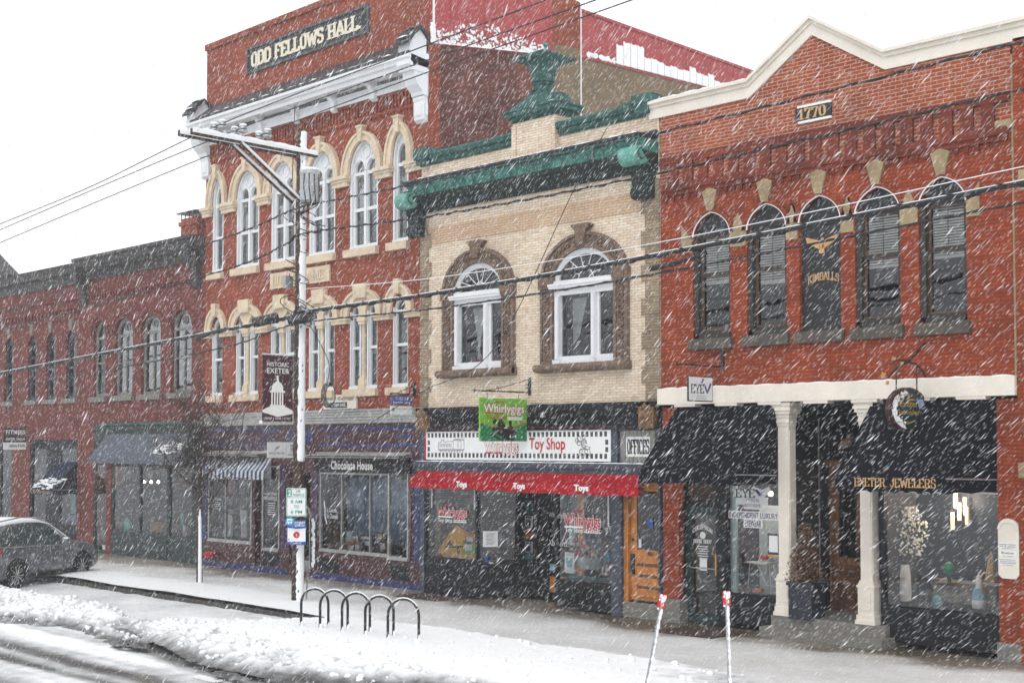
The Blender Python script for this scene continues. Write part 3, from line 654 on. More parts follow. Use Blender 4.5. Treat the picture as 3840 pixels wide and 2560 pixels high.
for i, (a, b, c, d) in enumerate(tw):
    s = MB(); q1 = arch(a, b, TS, TS, TA+.33, 24)[2:]; q2 = arch(c+.0, d-.0, TS, TS, TA+.0, 24)[2:]
    s.poly(F0(), q1+q2[::-1], (), 0, .07); q3 = arch(a+.27, b-.27, TS, TS, TA+.09, 24)[2:]
    q4 = arch(a+.07, b-.07, TS, TS, TA+.27, 24)[2:]; s.poly(F0(), q1+q4[::-1], (), .07, .11); s.poly(F0(), q3+q2[::-1], (), .07, .10)
    s.box(a, c, -.07, 0, TB, TS-.14); s.box(d, b, -.07, 0, TB, TS-.14); s.box(a, a+.06, -.1, -.07, TB, TS-.14); s.box(c-.07, c, -.1, -.07, TB, TS-.14); s.box(b-.06, b, -.1, -.07, TB, TS-.14); s.box(d, d+.07, -.1, -.07, TB, TS-.14)
    for (u, v) in ((a, c), (d, b)):
        s.box(u-.03, v+.03, -.13, 0, TS-.14, TS+.14); s.box(u+.05, v-.05, -.15, -.13, TS-.08, TS+.08)
        z = TB+.08; cc = (u+v)/2
        while z < TS-.3:
            s.poly(F0(), [(cc+.085*math.cos(t*math.pi/6), z+.06+.055*math.sin(t*math.pi/6)) for t in range(12)], [[(cc+.05*math.cos(t*math.pi/4), z+.06+.03*math.sin(t*math.pi/4)) for t in range(8)]], .07, .10); z += .118
    n = 22; cx, rx, rz = (a+b)/2, (b-a)/2-.18, TA+.165-TS
    for k in range(1, n):
        t = math.pi*k/n; s.poly(F0(), [(cx+rx*math.cos(t)+.06*math.cos(j*math.pi/4), TS+rz*math.sin(t)+.055*math.sin(j*math.pi/4)) for j in range(8)], [[(cx+rx*math.cos(t)+.03*math.cos(j*math.pi/3), TS+rz*math.sin(t)+.03*math.sin(j*math.pi/3)) for j in range(6)]], .07, .10)
    zc = TA+.2
    s.poly(F0(), [(cx-.10, zc-.1), (cx+.10, zc-.1), (cx+.14, zc+.16), (cx+.26, zc+.27), (cx+.2, zc+.30), (cx-.2, zc+.30), (cx-.26, zc+.27), (cx-.14, zc+.16)], (), 0, .17)
    s.build('window_surround', K['stone_brown'], bT)
    s = MB(); s.box(a-.07, b+.05, -.17, .1, TB-.17, TB); s.tube([(a-.07, -.17, TB-.08), (b+.05, -.17, TB-.08)], .085, 10); s.build('sill', K['stone_brown'], bT)
    # white window
    f = MB(); Y = .02
    f.poly(F0(Y), arch(c, d, TS-.12, TS, TA, 22), [arch(c+.11, d-.11, TS+.02, TS+.03, TA-.11, 20)], -.06, .02)
    q1 = arch(c, d, TS, TS, TA, 22)[2:]; q2 = arch(c+.07, d-.07, TS, TS, TA-.07, 22)[2:]; f.poly(F0(Y), q1+q2[::-1], (), .02, .05)
    f.box(c-.02, d+.02, -.09, .08, TS-.10, TS); f.box(c-.07, d, -.14, .08, TS-.16, TS-.10); f.box(c, d, -.04, .08, TS-.30, TS-.16)
    f.tube([(c-.08, -.13, TS-.09), (d, -.13, TS-.09)], .035, 8)
    mx = c+(d-c)*.64
    f.box(c, c+.06, -.02, .08, TB, TS-.3); f.box(c+.06, c+.16, -.06, .08, TB, TS-.3); f.box(mx-.03, mx+.09, -.05, .08, TB, TS-.3); f.box(mx+.09, mx+.15, .0, .08, TB, TS-.3); f.box(d-.06, d, -.02, .08, TB, TS-.3)
    f.tube([(c+.11, -.07, TB+.1), (c+.11, -.07, TS-.32)], .05, 10); f.tube([(mx+.03, -.06, TB+.1), (mx+.03, -.06, TS-.32)], .045, 10)
    f.box(c, d, -.03, .08, TB, TB+.16); f.box(c-.02, c+.2, -.1, 0, TB, TB+.09); f.box(mx-.05, mx+.1, -.1, 0, TB, TB+.09); f.box(c, mx, -.05, .08, TB, TB+.06)
    wf = f.build('window', K['white'], bT)
    m = MB(); m.poly(F0(.045), arch(c+.02, d-.02, TB+.05, TS, TA-.02, 20), (), 0, 0); m.build('pane', K['glass_up'], wf)
    m = MB(); cc = (c+d)/2
    for k in range(1, 7):
        t = math.pi*k/7; r0 = .2; rx = (d-c)/2-.12; rz = TA-TS-.13
        m.tube([(cc+r0*math.cos(t), .03, TS+.04+r0*.8*math.sin(t)), (cc+rx*math.cos(t), .03, TS+.03+rz*math.sin(t))], .011, 4)
    m.tube([(cc+.2*math.cos(math.pi*k/10), .03, TS+.04+.16*math.sin(math.pi*k/10)) for k in range(11)], .014, 4); m.build('glazing_bar', K['white'], wf)
    m = MB()
    if i == 0:
        xc = c+.48; m.add([(xc-.20, .3, 6.5), (xc+.20, .3, 6.5), (xc+.02, .3, 5.6), (xc-.03, .3, 5.6), (xc+.1, .3, 5.15), (xc-.12, .3, 5.15)], [(0, 1, 2, 3), (3, 2, 4, 5)])
        m.build('curtain', K['curtain'], wf)
        m = MB()
        for k in range(26): m.blob((c+.35+random.uniform(0, .5), .25, TB+.16+random.uniform(0, .14)), .035)
        for k in range(12): m.blob((mx+.2+random.uniform(0, .15), .25, TB+.16+random.uniform(0, .14)), .03)
        m.build('flowers', mat('poinsettia red', (.35, .02, .03), .7, .4), wf)
    else:
        xc = c+.42; m.add([(xc-.2, .3, 6.5), (xc+.22, .3, 6.5), (xc+.0, .3, 5.7), (xc-.18, .3, 5.5)], [(0, 1, 2, 3)]); m.build('curtain', K['curtain'], wf)
# ---- green copper cornice
LX0, LX1 = P(1512, 686, -.62)[0], P(2463, 495, -.62)[0]
zl, zfb, z8 = 9.48, 9.14, 8.81
m = MB(); m.prof_x(LX0, TR-.02, [(-.05, zl-.05), (-.05, zl), (-.66, zl-.02), (-.66, zl-.06), (-.60, zl-.08), (-.56, zl-.10)]); m.build('cornice_lip', K['slate'], bT)
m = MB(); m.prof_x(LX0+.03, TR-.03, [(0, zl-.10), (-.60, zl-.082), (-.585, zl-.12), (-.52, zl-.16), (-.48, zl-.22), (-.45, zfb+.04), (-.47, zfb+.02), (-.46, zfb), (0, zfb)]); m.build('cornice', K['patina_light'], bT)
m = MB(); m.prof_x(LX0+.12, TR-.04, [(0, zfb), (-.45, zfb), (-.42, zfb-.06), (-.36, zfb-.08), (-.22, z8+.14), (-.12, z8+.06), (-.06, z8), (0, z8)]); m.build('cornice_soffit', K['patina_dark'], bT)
m = MB(); m.poly(FR((0, -.05, 0)), rect(TL-.02, TR-.03, zl, zl+.12), (), -.05, .02); m.build('flashing', K['slate'], bT)
m = MB(); snowline(m, (LX0+.1, -.45, zl), (TR-.1, -.45, zl), .32, .05, seed=9); m.build('snow_ledge', K['snow'], bT)
for j, (ca, cb) in enumerate(((TL-.2, TL+.16), (TR-.52, TR-.10))):
    m = MB(); zc = zl-.42
    fr = FR((0, 0, 0), (0, -1, 0), (0, 0, 1))
    prof = [(0, zl-.15), (.40, zl-.17), (.44, zl-.25), (.42, zl-.38), (.40, zl-.52), (.36, zl-.6), (.32, zl-.66), (.26, zl-.75), (.24, zl-.95), (.3, zl-1.08), (.26, zl-1.2), (.1, zl-1.24), (0, zl-1.2)]
    fr2 = FR((cb, 0, 0), (0, -1, 0), (0, 0, 1))   # normal = -X
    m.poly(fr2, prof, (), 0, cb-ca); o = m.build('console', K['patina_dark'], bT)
    m = MB(); m.tube([(ca-.02, -.46, zc), (cb+.02, -.46, zc)], .19, 18); m.tube([(ca-.04, -.46, zc), (cb+.04, -.46, zc)], .06, 10)
    m.build('scroll', K['patina_pale'], o)
    m = MB(); m.tube([(cb+.025, -.46+(.17-.011*k)*math.cos(k*.6), zc+(.17-.011*k)*math.sin(k*.6)) for k in range(14)], .018, 5); m.build('scroll_line', K['patina'], o)
# ---- parapet, caps, urn
PT = 10.06
px0, px1 = fx(1927, 550, -.08), fx(2088, 550, -.08)
MB().poly(F0(), rect(TL, TR-.02, 8.9, PT-.1), (), -.3, 0).build('parapet', K['cream'], bT)
m = MB(); m.box(px0, px1, -.12, .5, 8.9, P(2008, 450, -.12)[1]+.02); m.box(px0-.005, px0+.12, -.15, -.12, 8.9, PT+.25); m.box(px1-.12, px1+.005, -.15, -.12, 8.9, PT+.25); m.build('pedestal', K['cream'], bT)
zc = P(2008, 452, -.12)[1]
m = MB()
for x0, x1 in ((TL-.02, px0-.02), (px1+.02, TR-.35)):
    m.prof_x(x0, x1, [(-.02, PT-.14), (-.07, PT-.10), (-.07, PT-.02), (-.13, PT+.0), (-.16, PT+.08), (-.12, PT+.14), (.35, PT+.14), (.35, PT-.14)])
m.box(TL-.08, TL+.42, -.2, .4, PT+.0, PT+.26); m.box(TL-.02, TL+.36, -.16, .36, PT-.12, PT)
m.box(TR-.58, TR-.14, -.18, .4, PT+.12, PT+.28); m.box(TR-.52, TR-.2, -.14, .36, PT-.1, PT+.12); m.box(TR-.85, TR-.58, -.16, .36, PT+.02, PT+.19)
m.build('parapet_cap', K['patina'], bT)
ux = (px0+px1)/2; uy = .18
U = thing('copper_urn', 'green copper urn standing on the brick pedestal of the parapet', 'urn', (ux, uy, zc))
m = MB(); zc = 10.38
hw = (px1-px0)/2+.16
for k, (w, a, b) in enumerate([(-.16, 0, .06), (-.08, .06, .12), (0, .12, .22), (.03, .22, .26)]): m.box(ux-hw-w, ux+hw+w, uy-.42-w, uy+.40+w, zc+a, zc+b)
m.build('base', K['patina'], U)
zb = zc+.26
prof = [(.80, 0), (.80, .05), (.70, .08), (.64, .13), (.50, .22), (.38, .28), (.33, .33), (.35, .37), (.26, .40)]
m = MB(); m.lathe((ux, uy, zb), [(r*1.05, z) for r, z in prof], 4, math.pi/4, 1.0, .72); m.box(ux+.0, ux+.52, uy-.20, uy+.28, zb+.12, zb+.26); m.box(ux-.5, ux-.2, uy-.2, uy+.25, zb+.10, zb+.16); m.build('plinth', K['patina'], U)
zn = zb+.38
m = MB(); m.lathe((ux, uy, zn), [(.25, 0), (.26, .04), (.20, .07), (.19, .11), (.23, .14), (.21, .17)], 16)
m.lathe((ux, uy, zn+.17), [(.22, 0), (.26, .03), (.28, .18), (.32, .32), (.37, .42)], 8, math.pi/8); m.build('bowl', K['patina'], U)
m = MB(); m.lathe((ux, uy, zn+.58), [(.40, 0), (.52, .04), (.72, .11), (.72, .15), (.60, .17), (.15, .20)], 4, math.pi/4); m.build('top_plate', K['patina'], U)
m = MB(); m.tube([(ux+.02, uy, zn+.76), (ux+.05, uy, zn+.9), (ux+.07, uy, zn+1.0)], .035, 6); m.lathe((ux+.07, uy, zn+.99), [(.06, 0), (.07, .03), (.04, .06)], 8); m.build('finial', K['patina_light'], U)
m = MB(); snowline(m, (ux-.2, uy-.1, zn+.74), (ux+.45, uy+.1, zn+.73), .5, .06, seed=2); snowline(m, (ux+.02, uy+.04, zb+.26), (ux+.52, uy+.04, zb+.26), .45, .05, seed=4); snowline(m, (ux+.2, uy-.3, zc+.26), (ux+hw, uy-.3, zc+.26), .3, .04, seed=4); m.build('snow_cap', K['snow'], U)
m = MB(); snowline(m, (TL+.4, .1, PT+.14), (px0-.1, .1, PT+.14), .3, .05, seed=3); snowline(m, (TL-.05, .1, PT+.26), (TL+.4, .1, PT+.26), .4, .07, seed=6); snowline(m, (TR-.7, .1, PT+.30), (TR-.12, .1, PT+.30), .4, .06, seed=7); m.build('snow_cap', K['snow'], bT)
# ---------------------------------------------------------------- toy shop front
m = MB(); m.box(TL, TR-.02, -.03, .35, 3.72, 4.25); m.box(TL-.03, TR-.02, -.14, -.03, 4.16, 4.27); m.box(TL-.03, TR-.02, -.1, -.03, 4.1, 4.16); m.box(TL-.03, TR-.02, -.1, -.03, 3.72, 3.78)
x = TL+.5; k = 0
while x < TR-.6:
    m.tube([(x+.10*(1-.07*j)*math.cos(j*.7+(k % 2)*3), -.04, 3.93+.10*(1-.07*j)*math.sin(j*.7)) for j in range(11)], .017, 5); x += .23; k += 1
fz_ = m.build('frieze', K['black'], bT)
GC = mat('weathered gilt carving', (.20, .12, .055), .75, .5, 12.)
for x0 in (TL-.03, TR-.46):
    m = MB(); m.box(x0, x0+.38, -.14, 0, 3.74, 4.24)
    for k in range(46): m.blob((x0+.04+.30*random.random(), -.145, 3.78+.42*random.random()), random.uniform(.025, .06), sq=(1, .7, 1))
    m.build('carved_block', GC, bT)
m = MB(); m.box(TL, TL+.16, -.04, .3, 0, 3.72); m.box(fx(2296, 2000), fx(2334, 2000), -.04, .3, 0, 2.85); m.box(fx(2475, 2000), TR-.0, -.06, .3, 0, 3.72)
m.box(TL, TR-.02, .0, .35, 2.72, 3.72); m.box(TL-.02, TR-.0, -.22, .0, 2.93, 3.04); m.box(TL-.02, TR-.0, -.16, 0, 2.82, 2.93); m.box(fx(2294, 1660), fx(2322, 1660), -.06, 0, 3.04, 3.72)
m.build('shopfront_frame', K['bluegrey'], bT)
m = MB(); snowline(m, (TL, -.13, 3.04), (TR-.1, -.13, 3.04), .12, .02, seed=3); m.build('snow_ledge', K['snow'], bT)
# big sign board
sx0, sx1 = fx(1599, 1660, -.06), fx(2291, 1660, -.06)
S1 = thing('shop_sign', 'long white shop sign board bordered like a railway track above the red awning', 'sign', ((sx0+sx1)/2, -.06, 3.4))
MB().box(sx0, sx1, -.07, -.01, 3.08, 3.75).build('board', K['sign_w'], S1)
m = MB(); m.box(sx0-.01, sx1+.01, -.09, -.01, 3.75, 3.785); m.box(sx0-.03, sx0, -.09, -.01, 3.08, 3.785); m.build('border', K['red_paint'], S1)
m = MB(); n = 44; pt = (sx1-sx0-.1)/n
for k in range(n):
    for z in (3.585, 3.135): m.box(sx0+.06+k*pt, sx0+.06+k*pt+pt*.55, -.074, -.07, z, z+.10)
for z in (3.27, 3.42):
    for x in (sx0+.06, sx1-.14): m.box(x, x+pt*.6, -.074, -.07, z, z+.10)
m.build('track_blocks', mat('grey print', (.05, .055, .06), .5, .3), S1)
SF = F0(-.07)
def logo(par, fr, a0, a1, b0, b1, shop=True, d=.006, prop=True, back='red_paint', front='letter_w'):
    """two-tone toy shop lettering: letters on a backing of the other colour"""
    h = b1-b0; w = a1-a0
    m = MB(); text(m, fr, 'Whirlygigs', a0, a1, b0, b1, d, .05, space=1.0); m.poly(fr, [(a0+w*.03, b0+h*.16), (a0+w*.52, b0+h*.16), (a0+w*.52, b0+h*.26), (a0+w*.05, b0+h*.26)], (), 0, d-.001)
    m.build('lettering', K[back], par)
    m = MB()
    if prop:
        m.poly(fr, [(a0+w*.25, b1+h*.13), (a0+w*.33, b1+h*.06), (a0+w*.42, b1+h*.13), (a0+w*.33, b1+h*.17)], (), 0, d); m.poly(fr, [(a0+w*.36, b1+h*.13), (a0+w*.46, b1+h*.06), (a0+w*.53, b1+h*.13), (a0+w*.44, b1+h*.17)], (), 0, d+.0005)
        m.poly(fr, rect(a0+w*.385, a0+w*.40, b1, b1+h*.12), (), 0, d-.001)
    m.build('propeller', K['red_paint'], par)
    m = MB(); text(m, fr, 'Whirlygigs', a0+w*.014, a1-w*.014, b0+h*.03, b1-h*.03, d+.004, .014); m.build('lettering', K[front], par)
zs0, zs1 = 3.15, 3.5
xa, xb = fx(1815, 1690, -.07), fx(1945, 1690, -.07)
logo(S1, SF, xa, xb, 3.17, 3.52)
m = MB(); xa, xb = fx(1985, 1680, -.07), fx(2120, 1680, -.07); text(m, SF, 'Toy Shop', xa, xb, 3.24, 3.57, .006, .02); m.build('lettering', K['red_paint'], S1)
def linework(mb, fr, segs, a0, b0, s, r=.004, d=.006):
    for line in segs: mb.tube([fr.p(a0+p[0]*s, b0+p[1]*s, d) for p in line], r, 4)
m = MB(); X = fx(1645, 1680, -.07)
segs = [[(0, 0), (0, .5), (.3, .5), (.3, .68), (.55, .68), (.55, .52), (1.5, .58), (1.5, .06), (0, 0)], [(1.5, .6), (1.6, .7), (2.6, .75), (2.6, .02), (1.5, .02)], [(0, -.05), (2.6, -.05)], [(1.6, .65), (2.6, .65)], [(2, .1), (2, .6), (2.3, .6), (2.3, .1)]]
for k in range(9): segs.append(disc(.25+k*.28, -.1, .07, 8))
for k in range(8): segs.append(rect(.1+k*.16, .18+k*.16, .2, .38))
linework(m, SF, segs, X, 3.31, .33)
X = fx(2190, 1680, -.07)
linework(m, SF, [disc(0, .25, .30, 14, .8), disc(0, .25, .22, 12, .8), disc(0, .25, .1, 8, .8), disc(-.45, .3, .16, 9), disc(-.6, .45, .15, 9), disc(-.4, .55, .18, 9), [(-.3, -.1), (.45, -.1), (.6, -.4), (-.4, -.4), (-.3, -.1)], [(.1, .55), (.1, .8), (-.1, .8), (-.1, .55)], disc(-.25, -.25, .14, 9), disc(.2, -.25, .14, 9), [(.3, .1), (.55, 0), (.5, -.1)], [(-.5, -.5), (.6, -.5)]], X, 3.36, .32, .005)
m.build('train_drawing', K['dark_frame'], S1)
# OFFICES leaded glass
ox0, ox1 = fx(2334, 1660), fx(2462, 1660)
O = MB(); O.poly(F0(-.03), rect(ox0, ox1, 3.07, 3.70), [rect(ox0+.12, ox1-.12, 3.18, 3.58)], -.04, .03); of = O.build('transom_window', mat('grey ribbed glass frame', (.20, .20, .18), .6, .2), bT, 'white leaded transom lettered OFFICES')
MB().box(ox0+.12, ox1-.12, -.035, -.005, 3.18, 3.58).build('pane', K['sign_w'], of)
m = MB(); 
for k in range(9):
    x = ox0+.02+k*(ox1-ox0-.05)/8; m.box(x, x+.008, -.064, -.06, 3.08, 3.18); m.box(x, x+.008, -.064, -.06, 3.58, 3.69)
for k in range(4):
    x = ox0+.14+k*.2; m.tube([(x, -.037, 3.58), (x+.1, -.037, 3.38), (x, -.037, 3.18)], .004, 4)
m.build('lead', K['dark_frame'], of)
m = MB(); slab(m, F0(-.035), 'OFFICES', ox0+.16, ox1-.15, 3.25, 3.51, .008, t=.2); m.build('lettering', K['letter_k'], of)
# red awning
zt = 2.86
q0, q1, q2 = P(1548, 1806, -.42), P(1900, 1815, -.42), P(2410, 1812, -.42)
zf = (P(1700, 1802, -.42)[1]+P(2300, 1806, -.42)[1])/2
ra = thing('red_awning', 'red canvas toy shop awning in two lengths lettered Toys', 'awning', (-20, -.1, zt))
mid = fx(1925, 1790, -.42)
awning('', '', TL+.08, mid-.05, zt, q0[0], mid-.02, zf, .42, .21, K['red_awn'], 0, -.1, ra, sag=.03)
awning('', '', mid-.0, TR-.36, zt, mid+.0, q2[0], zf-.01, .46, .22, K['red_awn'], 0, -.1, ra, sag=.02)
m = MB()
for px, s in ((1733, .15), (1949, .15), (2182, .17)):
    x = fx(px, 1810, -.56); text(m, F0(-.575), 'Toys', x-s*1.15, x+s*1.15, zf-.20, zf-.03, .006, .05)
m.build('lettering', K['letter_w'], ra)
# interior of the toy shop
lA, lB = fx(1602, 1960, 0), fx(1787, 1960, 0)
rA, rB = fx(2087, 2000, 0), fx(2294, 2000, 0)
dA, dB = fx(2364, 2000, .1), fx(2472, 2000, .1)
lz, rz = .86, .62
room(bT, TL+.2, fx(2330, 2000), 2.4, 3.4, .05, 2.8, K['room'], 'shop_interior')
m = MB(); m.box(TL+.1, TR-.1, .3, 2.6, 2.7, 2.75); m.build('shop_ceiling', K['room'], bT)
m = MB(); m.box(TL+.16, lB, .0, .1, .05, lz-.05); m.box(TL+.16, lB+.02, -.03, .1, lz-.05, lz); m.box(lB-.02, lB+.04, -.02, .1, .05, 2.72)
m.add([(lB, 0, .05), (lB+.75, 1.15, .05), (lB+.75, 1.15, lz), (lB, 0, lz)], [(0, 1, 2, 3)]); m.box(lB+.72, lB+.8, 1.1, 1.2, .05, 2.72); m.box(lB+.8, lB+1.1, 1.15, 1.25, .05, 2.72)
m.box(TL+.25, TL+.95, -.045, -.0, .2, .7); m.box(TL+.16, lB+.7, .1, 1.3, lz-.1, lz-.06)
f1 = m.build('display_window', K['black'], bT, 'left toy shop display window with black panelled base')
m = MB(); m.poly(F0(.03), rect(TL+.16, lB, lz, 2.72), (), 0, 0); m.add([(lB+.02, .03, lz), (lB+.75, 1.15, lz), (lB+.75, 1.15, 2.72), (lB+.02, .03, 2.72)], [(0, 1, 2, 3)]); m.build('pane', K['glass'], f1)
m = MB(); m.box(rA, rB, .0, .1, .05, rz-.05); m.box(rA-.02, rB, -.03, .1, rz-.05, rz); m.box(rA-.03, rA+.03, -.02, .08, .05, 2.72); m.box(rA, rB, .1, 1.2, rz-.1, rz-.06); m.box(rA-.01, rA+.02, .1, 1.2, .05, rz)
for k in range(14): m.box(rA+.35+k*.05, rA+.375+k*.05, -.02, 0, .15, .5)
f2 = m.build('display_window', K['black'], bT, 'right toy shop display window above a vented black base')
m = MB(); m.poly(F0(.03), rect(rA+.03, rB, rz, 2.72), (), 0, 0); m.add([(rA, .08, rz), (rA, 1.2, rz), (rA, 1.2, 2.72), (rA, .08, 2.72)], [(0, 1, 2, 3)]); m.build('pane', K['glass'], f2)
xa, xb = fx(1638, 1925, 0), fx(1752, 1925, 0); W = F0(0)
logo(f1, W, xa, xb, fz(1695, 1948), fz(1695, 1900), d=.002, back='letter_w', front='red_paint')
m = MB(); text(m, W, 'Toy Shop', xa+.04, xa+(xb-xa)*.52, fz(1690, 1963), fz(1690, 1943), .002, .01)
m.fbox(W, xa+(xb-xa)*.55, xb-.02, fz(1740, 1960), fz(1740, 1957), 0, .002); m.fbox(W, xa+(xb-xa)*.55, xb-.02, fz(1740, 1951), fz(1740, 1949), 0, .002)
for k in range(9): x = xa+(xb-xa)*(.57+k*.045); m.fbox(W, x, x+.02, fz(1740, 1960), fz(1740, 1950), 0, .0025)
for px in (1619, 1779):
    x = fx(px, 1900)
    for k in range(17): m.fbox(W, x-.02, x+.02, 1.98+k*.045, 2.01+k*.045, 0, .002)
m.build('lettering', K['letter_w'], f1)
xa, xb = fx(2112, 1960, 0), fx(2255, 1960, 0)
logo(f2, W, xa, xb, fz(2183, 1990), fz(2183, 1925), d=.002, back='letter_w', front='red_paint')
m = MB(); text(m, W, 'Toy Shop', xa+.05, xa+(xb-xa)*.53, fz(2170, 2001), fz(2170, 1978), .002, .01)
for k in range(9): x = xa+(xb-xa)*(.57+k*.045); m.fbox(W, x, x+.02, fz(2220, 1996), fz(2220, 1985), 0, .0025)
m.fbox(W, xa+(xb-xa)*.55, xb-.02, fz(2220, 1998), fz(2220, 1995), 0, .002); m.fbox(W, xa+(xb-xa)*.55, xb-.02, fz(2220, 1986), fz(2220, 1984), 0, .002)
for px in (2088, 2281):
    x = fx(px, 1900)
    for k in range(22): m.fbox(W, x-.02, x+.02, 1.78+k*.045, 1.81+k*.045, 0, .002)
m.build('lettering', K['letter_w'], f2)
# recess door (oak) seen through the right bay
ex0, ex1 = fx(1998, 2000, 1.2), fx(2190, 2000, 1.2)
m = MB(); m.poly(F0(1.2), rect(ex0+.22, ex1, .15, 2.6), [rect(ex0+.40, ex1-.2, .5, 2.42)], -.05, .0); m.box(ex0, ex0+.16, 1.1, 1.25, .05, 2.72); m.box(ex0+.16, ex0+.22, 1.15, 1.25, .1, 2.72); m.box(ex0+.2, ex1+.1, 1.2, 1.26, 2.6, 2.72)
od = m.build('shop_door', K['oak'], bT, 'open oak and glass door of the toy shop'); m = MB(); m.poly(F0(1.22), rect(ex0+.40, ex1-.2, .5, 2.42), (), 0, 0); m.build('pane', K['glass_up'], od)
m = MB(); text(m, F0(1.2), 'All', ex0+.65, ex0+.85, 1.36, 1.48, .004); text(m, F0(1.2), 'Aboard!', ex0+.46, ex0+1.1, 1.18, 1.32, .004, .01); text(m, F0(1.2), 'Whirlygigs', ex0+.5, ex0+1.05, 1.78, 1.92, .004, .01); m.build('lettering', K['letter_w'], od)
m = MB(); m.fbox(F0(1.2), ex0+.46, ex0+.7, .62, .78, 0, .004); m.build('sticker', K['teal'], od)
MB().box(ex0-.6, ex1+.2, 1.26, 1.3, .0, 2.72).build('recess_wall', K['roomdark'], bT)
# posters column
m0 = []
xq0, xq1 = fx(1970, 2000, 1.05), fx(1993, 2000, 1.05)
MB().box(xq0-.03, xq1+.03, 1.08, 1.12, .0, 2.7).build('recess_post', K['black'], bT)
# door 105
DZ = 2.62
m = MB(); m.box(dA-.17, dA-.01, .04, .2, .2, 2.78); m.box(dA-.01, dB, .1, .2, DZ, 2.78); m.build('door_frame', K['oak'], bT)
m = MB(); m.poly(F0(.12), rect(dA, dB, .34, DZ), [rect(dA+.15, dB, 1.34, DZ-.12)], -.06, .0)
for k in range(4): m.fbox(F0(.12), dA+.17, dB, .42+k*.22, .57+k*.22, .0, .03)
m.fbox(F0(.12), dA+.15, dB, 1.2, 1.34, 0, .02)
d5 = m.build('door', K['oak'], bT, 'oak door numbered 105 with glazed upper half')
q = MB(); [q.fbox(F0(.12), dA+.15, dB, .575+k*.22, .635+k*.22, .0, .006) for k in range(4)]; q.build('panel_groove', K['walnut'], d5)
MB().poly(F0(.14), rect(dA+.15, dB, 1.34, DZ-.12), (), 0, 0).build('pane', K['glass_up'], d5); MB().box(dA, dB, .2, .24, .25, DZ).build('pane_backing', K['roomdark'], d5)
m = MB(); slab(m, F0(.12), '1', dA+.44, dA+.475, 1.22, 1.31, .024, t=.3); slab(m, F0(.12), '0', dA+.49, dA+.545, 1.22, 1.31, .024, t=.3); text(m, F0(.12), '5', dA+.56, dA+.61, 1.22, 1.31, .024, .02); m.build('numerals', K['letter_k'], d5)
m = MB(); m.fbox(F0(.12), dA+.03, dA+.10, .85, 1.25, .0, .05); m.fbox(F0(.12), dA+.045, dA+.085, 1.5, 1.56, 0, .03); m.build('handle', K['iron'], d5)
MB().box(dA-.2, dB+.05, .0, .3, .0, .3).build('step', K['stone_grey'], bT)
MB().box(dA-.0, dB, .08, .12, .3, .345).build('kick_plate', K['black'], bT)
m = MB(); m.fbox(F0(.12), dA+.2, dA+.27, 1.38, 1.55, .002, .005); m.build('sticker', K['paper'], d5)
m = MB(); m.poly(F0(.12), [(dA+.5+.11*math.cos(k*1.05)*(1 if k % 2 else .55), 1.87+.13*math.sin(k*1.05)*(1 if k % 2 else .55)) for k in range(6)], (), .002, .005); m.build('sticker', K['sign_blue'], d5)
# ================================================================ Odd Fellows Hall (tall brick building)
T = .25
bO = thing('hall_building', 'tall red brick hall with white cornice, cream arched windows and ODD FELLOWS HALL board', 'building', (-28.4, T, 0))
OL, OR = -33.28, -23.56
cen = [(-32.64, .29, .50), (-31.14, .565, .80), (-29.46, .565, .80), (-27.74, .565, .80), (-26.02, .565, .80), (-24.60, .30, .52)]
UB, US, UA = 8.30, 10.2, 11.0
LB, LS, LA = 4.80, 6.60, 7.05
hol = [arch(c-h, c+h, UB, US, UA, 18) for c, h, o in cen]+[arch(c-h, c+h, LB, LS, LA, 14, 0, .42) for c, h, o in cen]
MB().poly(F0(T), [(OL, 4.25), (OR, 4.25), (OR, 14.86), (OL, 14.86)], hol, -.35, 0).build('wall', K['brick_tower'], bO)
MB().box(OL-.03, OR+.02, T-.06, T+.4, 14.78, 14.95).build('coping', K['brick_tower'], bO)
# the side wall, seen above the low neighbour: dark brick below, red metal above
fs_ = FR((OR, 0, 0), (0, 1, 0), (0, 0, 1))
MB().poly(fs_, [(T+.352, 0), (4.48, 0), (4.48, 13.5), (T+.352, 12.94)], (), -.3, .0).build('side_wall', K['brick_side'], bO)
MB().poly(fs_, [(T+.02, 12.90), (4.48, 13.48), (4.48, 15.0), (T+.02, 14.86)], (), -.3, .02).build('metal_cladding', K['red_metal'], bO)
MB().poly(fs_, [(4.48, 0), (5.545, 0), (5.545, 13.9), (4.48, 13.8)], (), -.3, .03).build('stucco_chimney_base', K['tan_stucco'], bO)
MB().poly(fs_, [(4.48, 13.8), (5.545, 13.9), (5.545, 15.15), (4.48, 15.2)], (), -.3, .03).build('chimney_breast', K['brick_tower'], bO)
MB().poly(fs_, [(5.55, 0), (14.5, 0), (14.5, 14.05), (9.9, 13.86), (5.55, 13.70)], (), -.3, .0).build('stucco_wall', K['tan_stucco'], bO)
MB().poly(fs_, [(5.55, 13.68), (9.9, 13.84), (14.5, 14.03), (14.5, 14.88), (5.55, 14.98)], (), -.3, .025).build('metal_cladding', K['red_metal'], bO)
MB().poly(fs_, [(5.55, 14.90), (14.5, 14.80), (14.5, 14.88), (5.55, 14.98)], (), .025, .06).build('coping', K['red_metal'], bO)
m = MB(); m.box(OL, OR-.3, 14.3, 14.5, 0, 14.8); m.box(OL, OR-.31, T+.4, 14.3, 14.5, 14.7); m.box(OL, OL+.3, T+.36, 14.3, 0, 14.7); m.build('rear_wall', K['brick_side'], bO)
m = MB(); rr = random.Random(5)
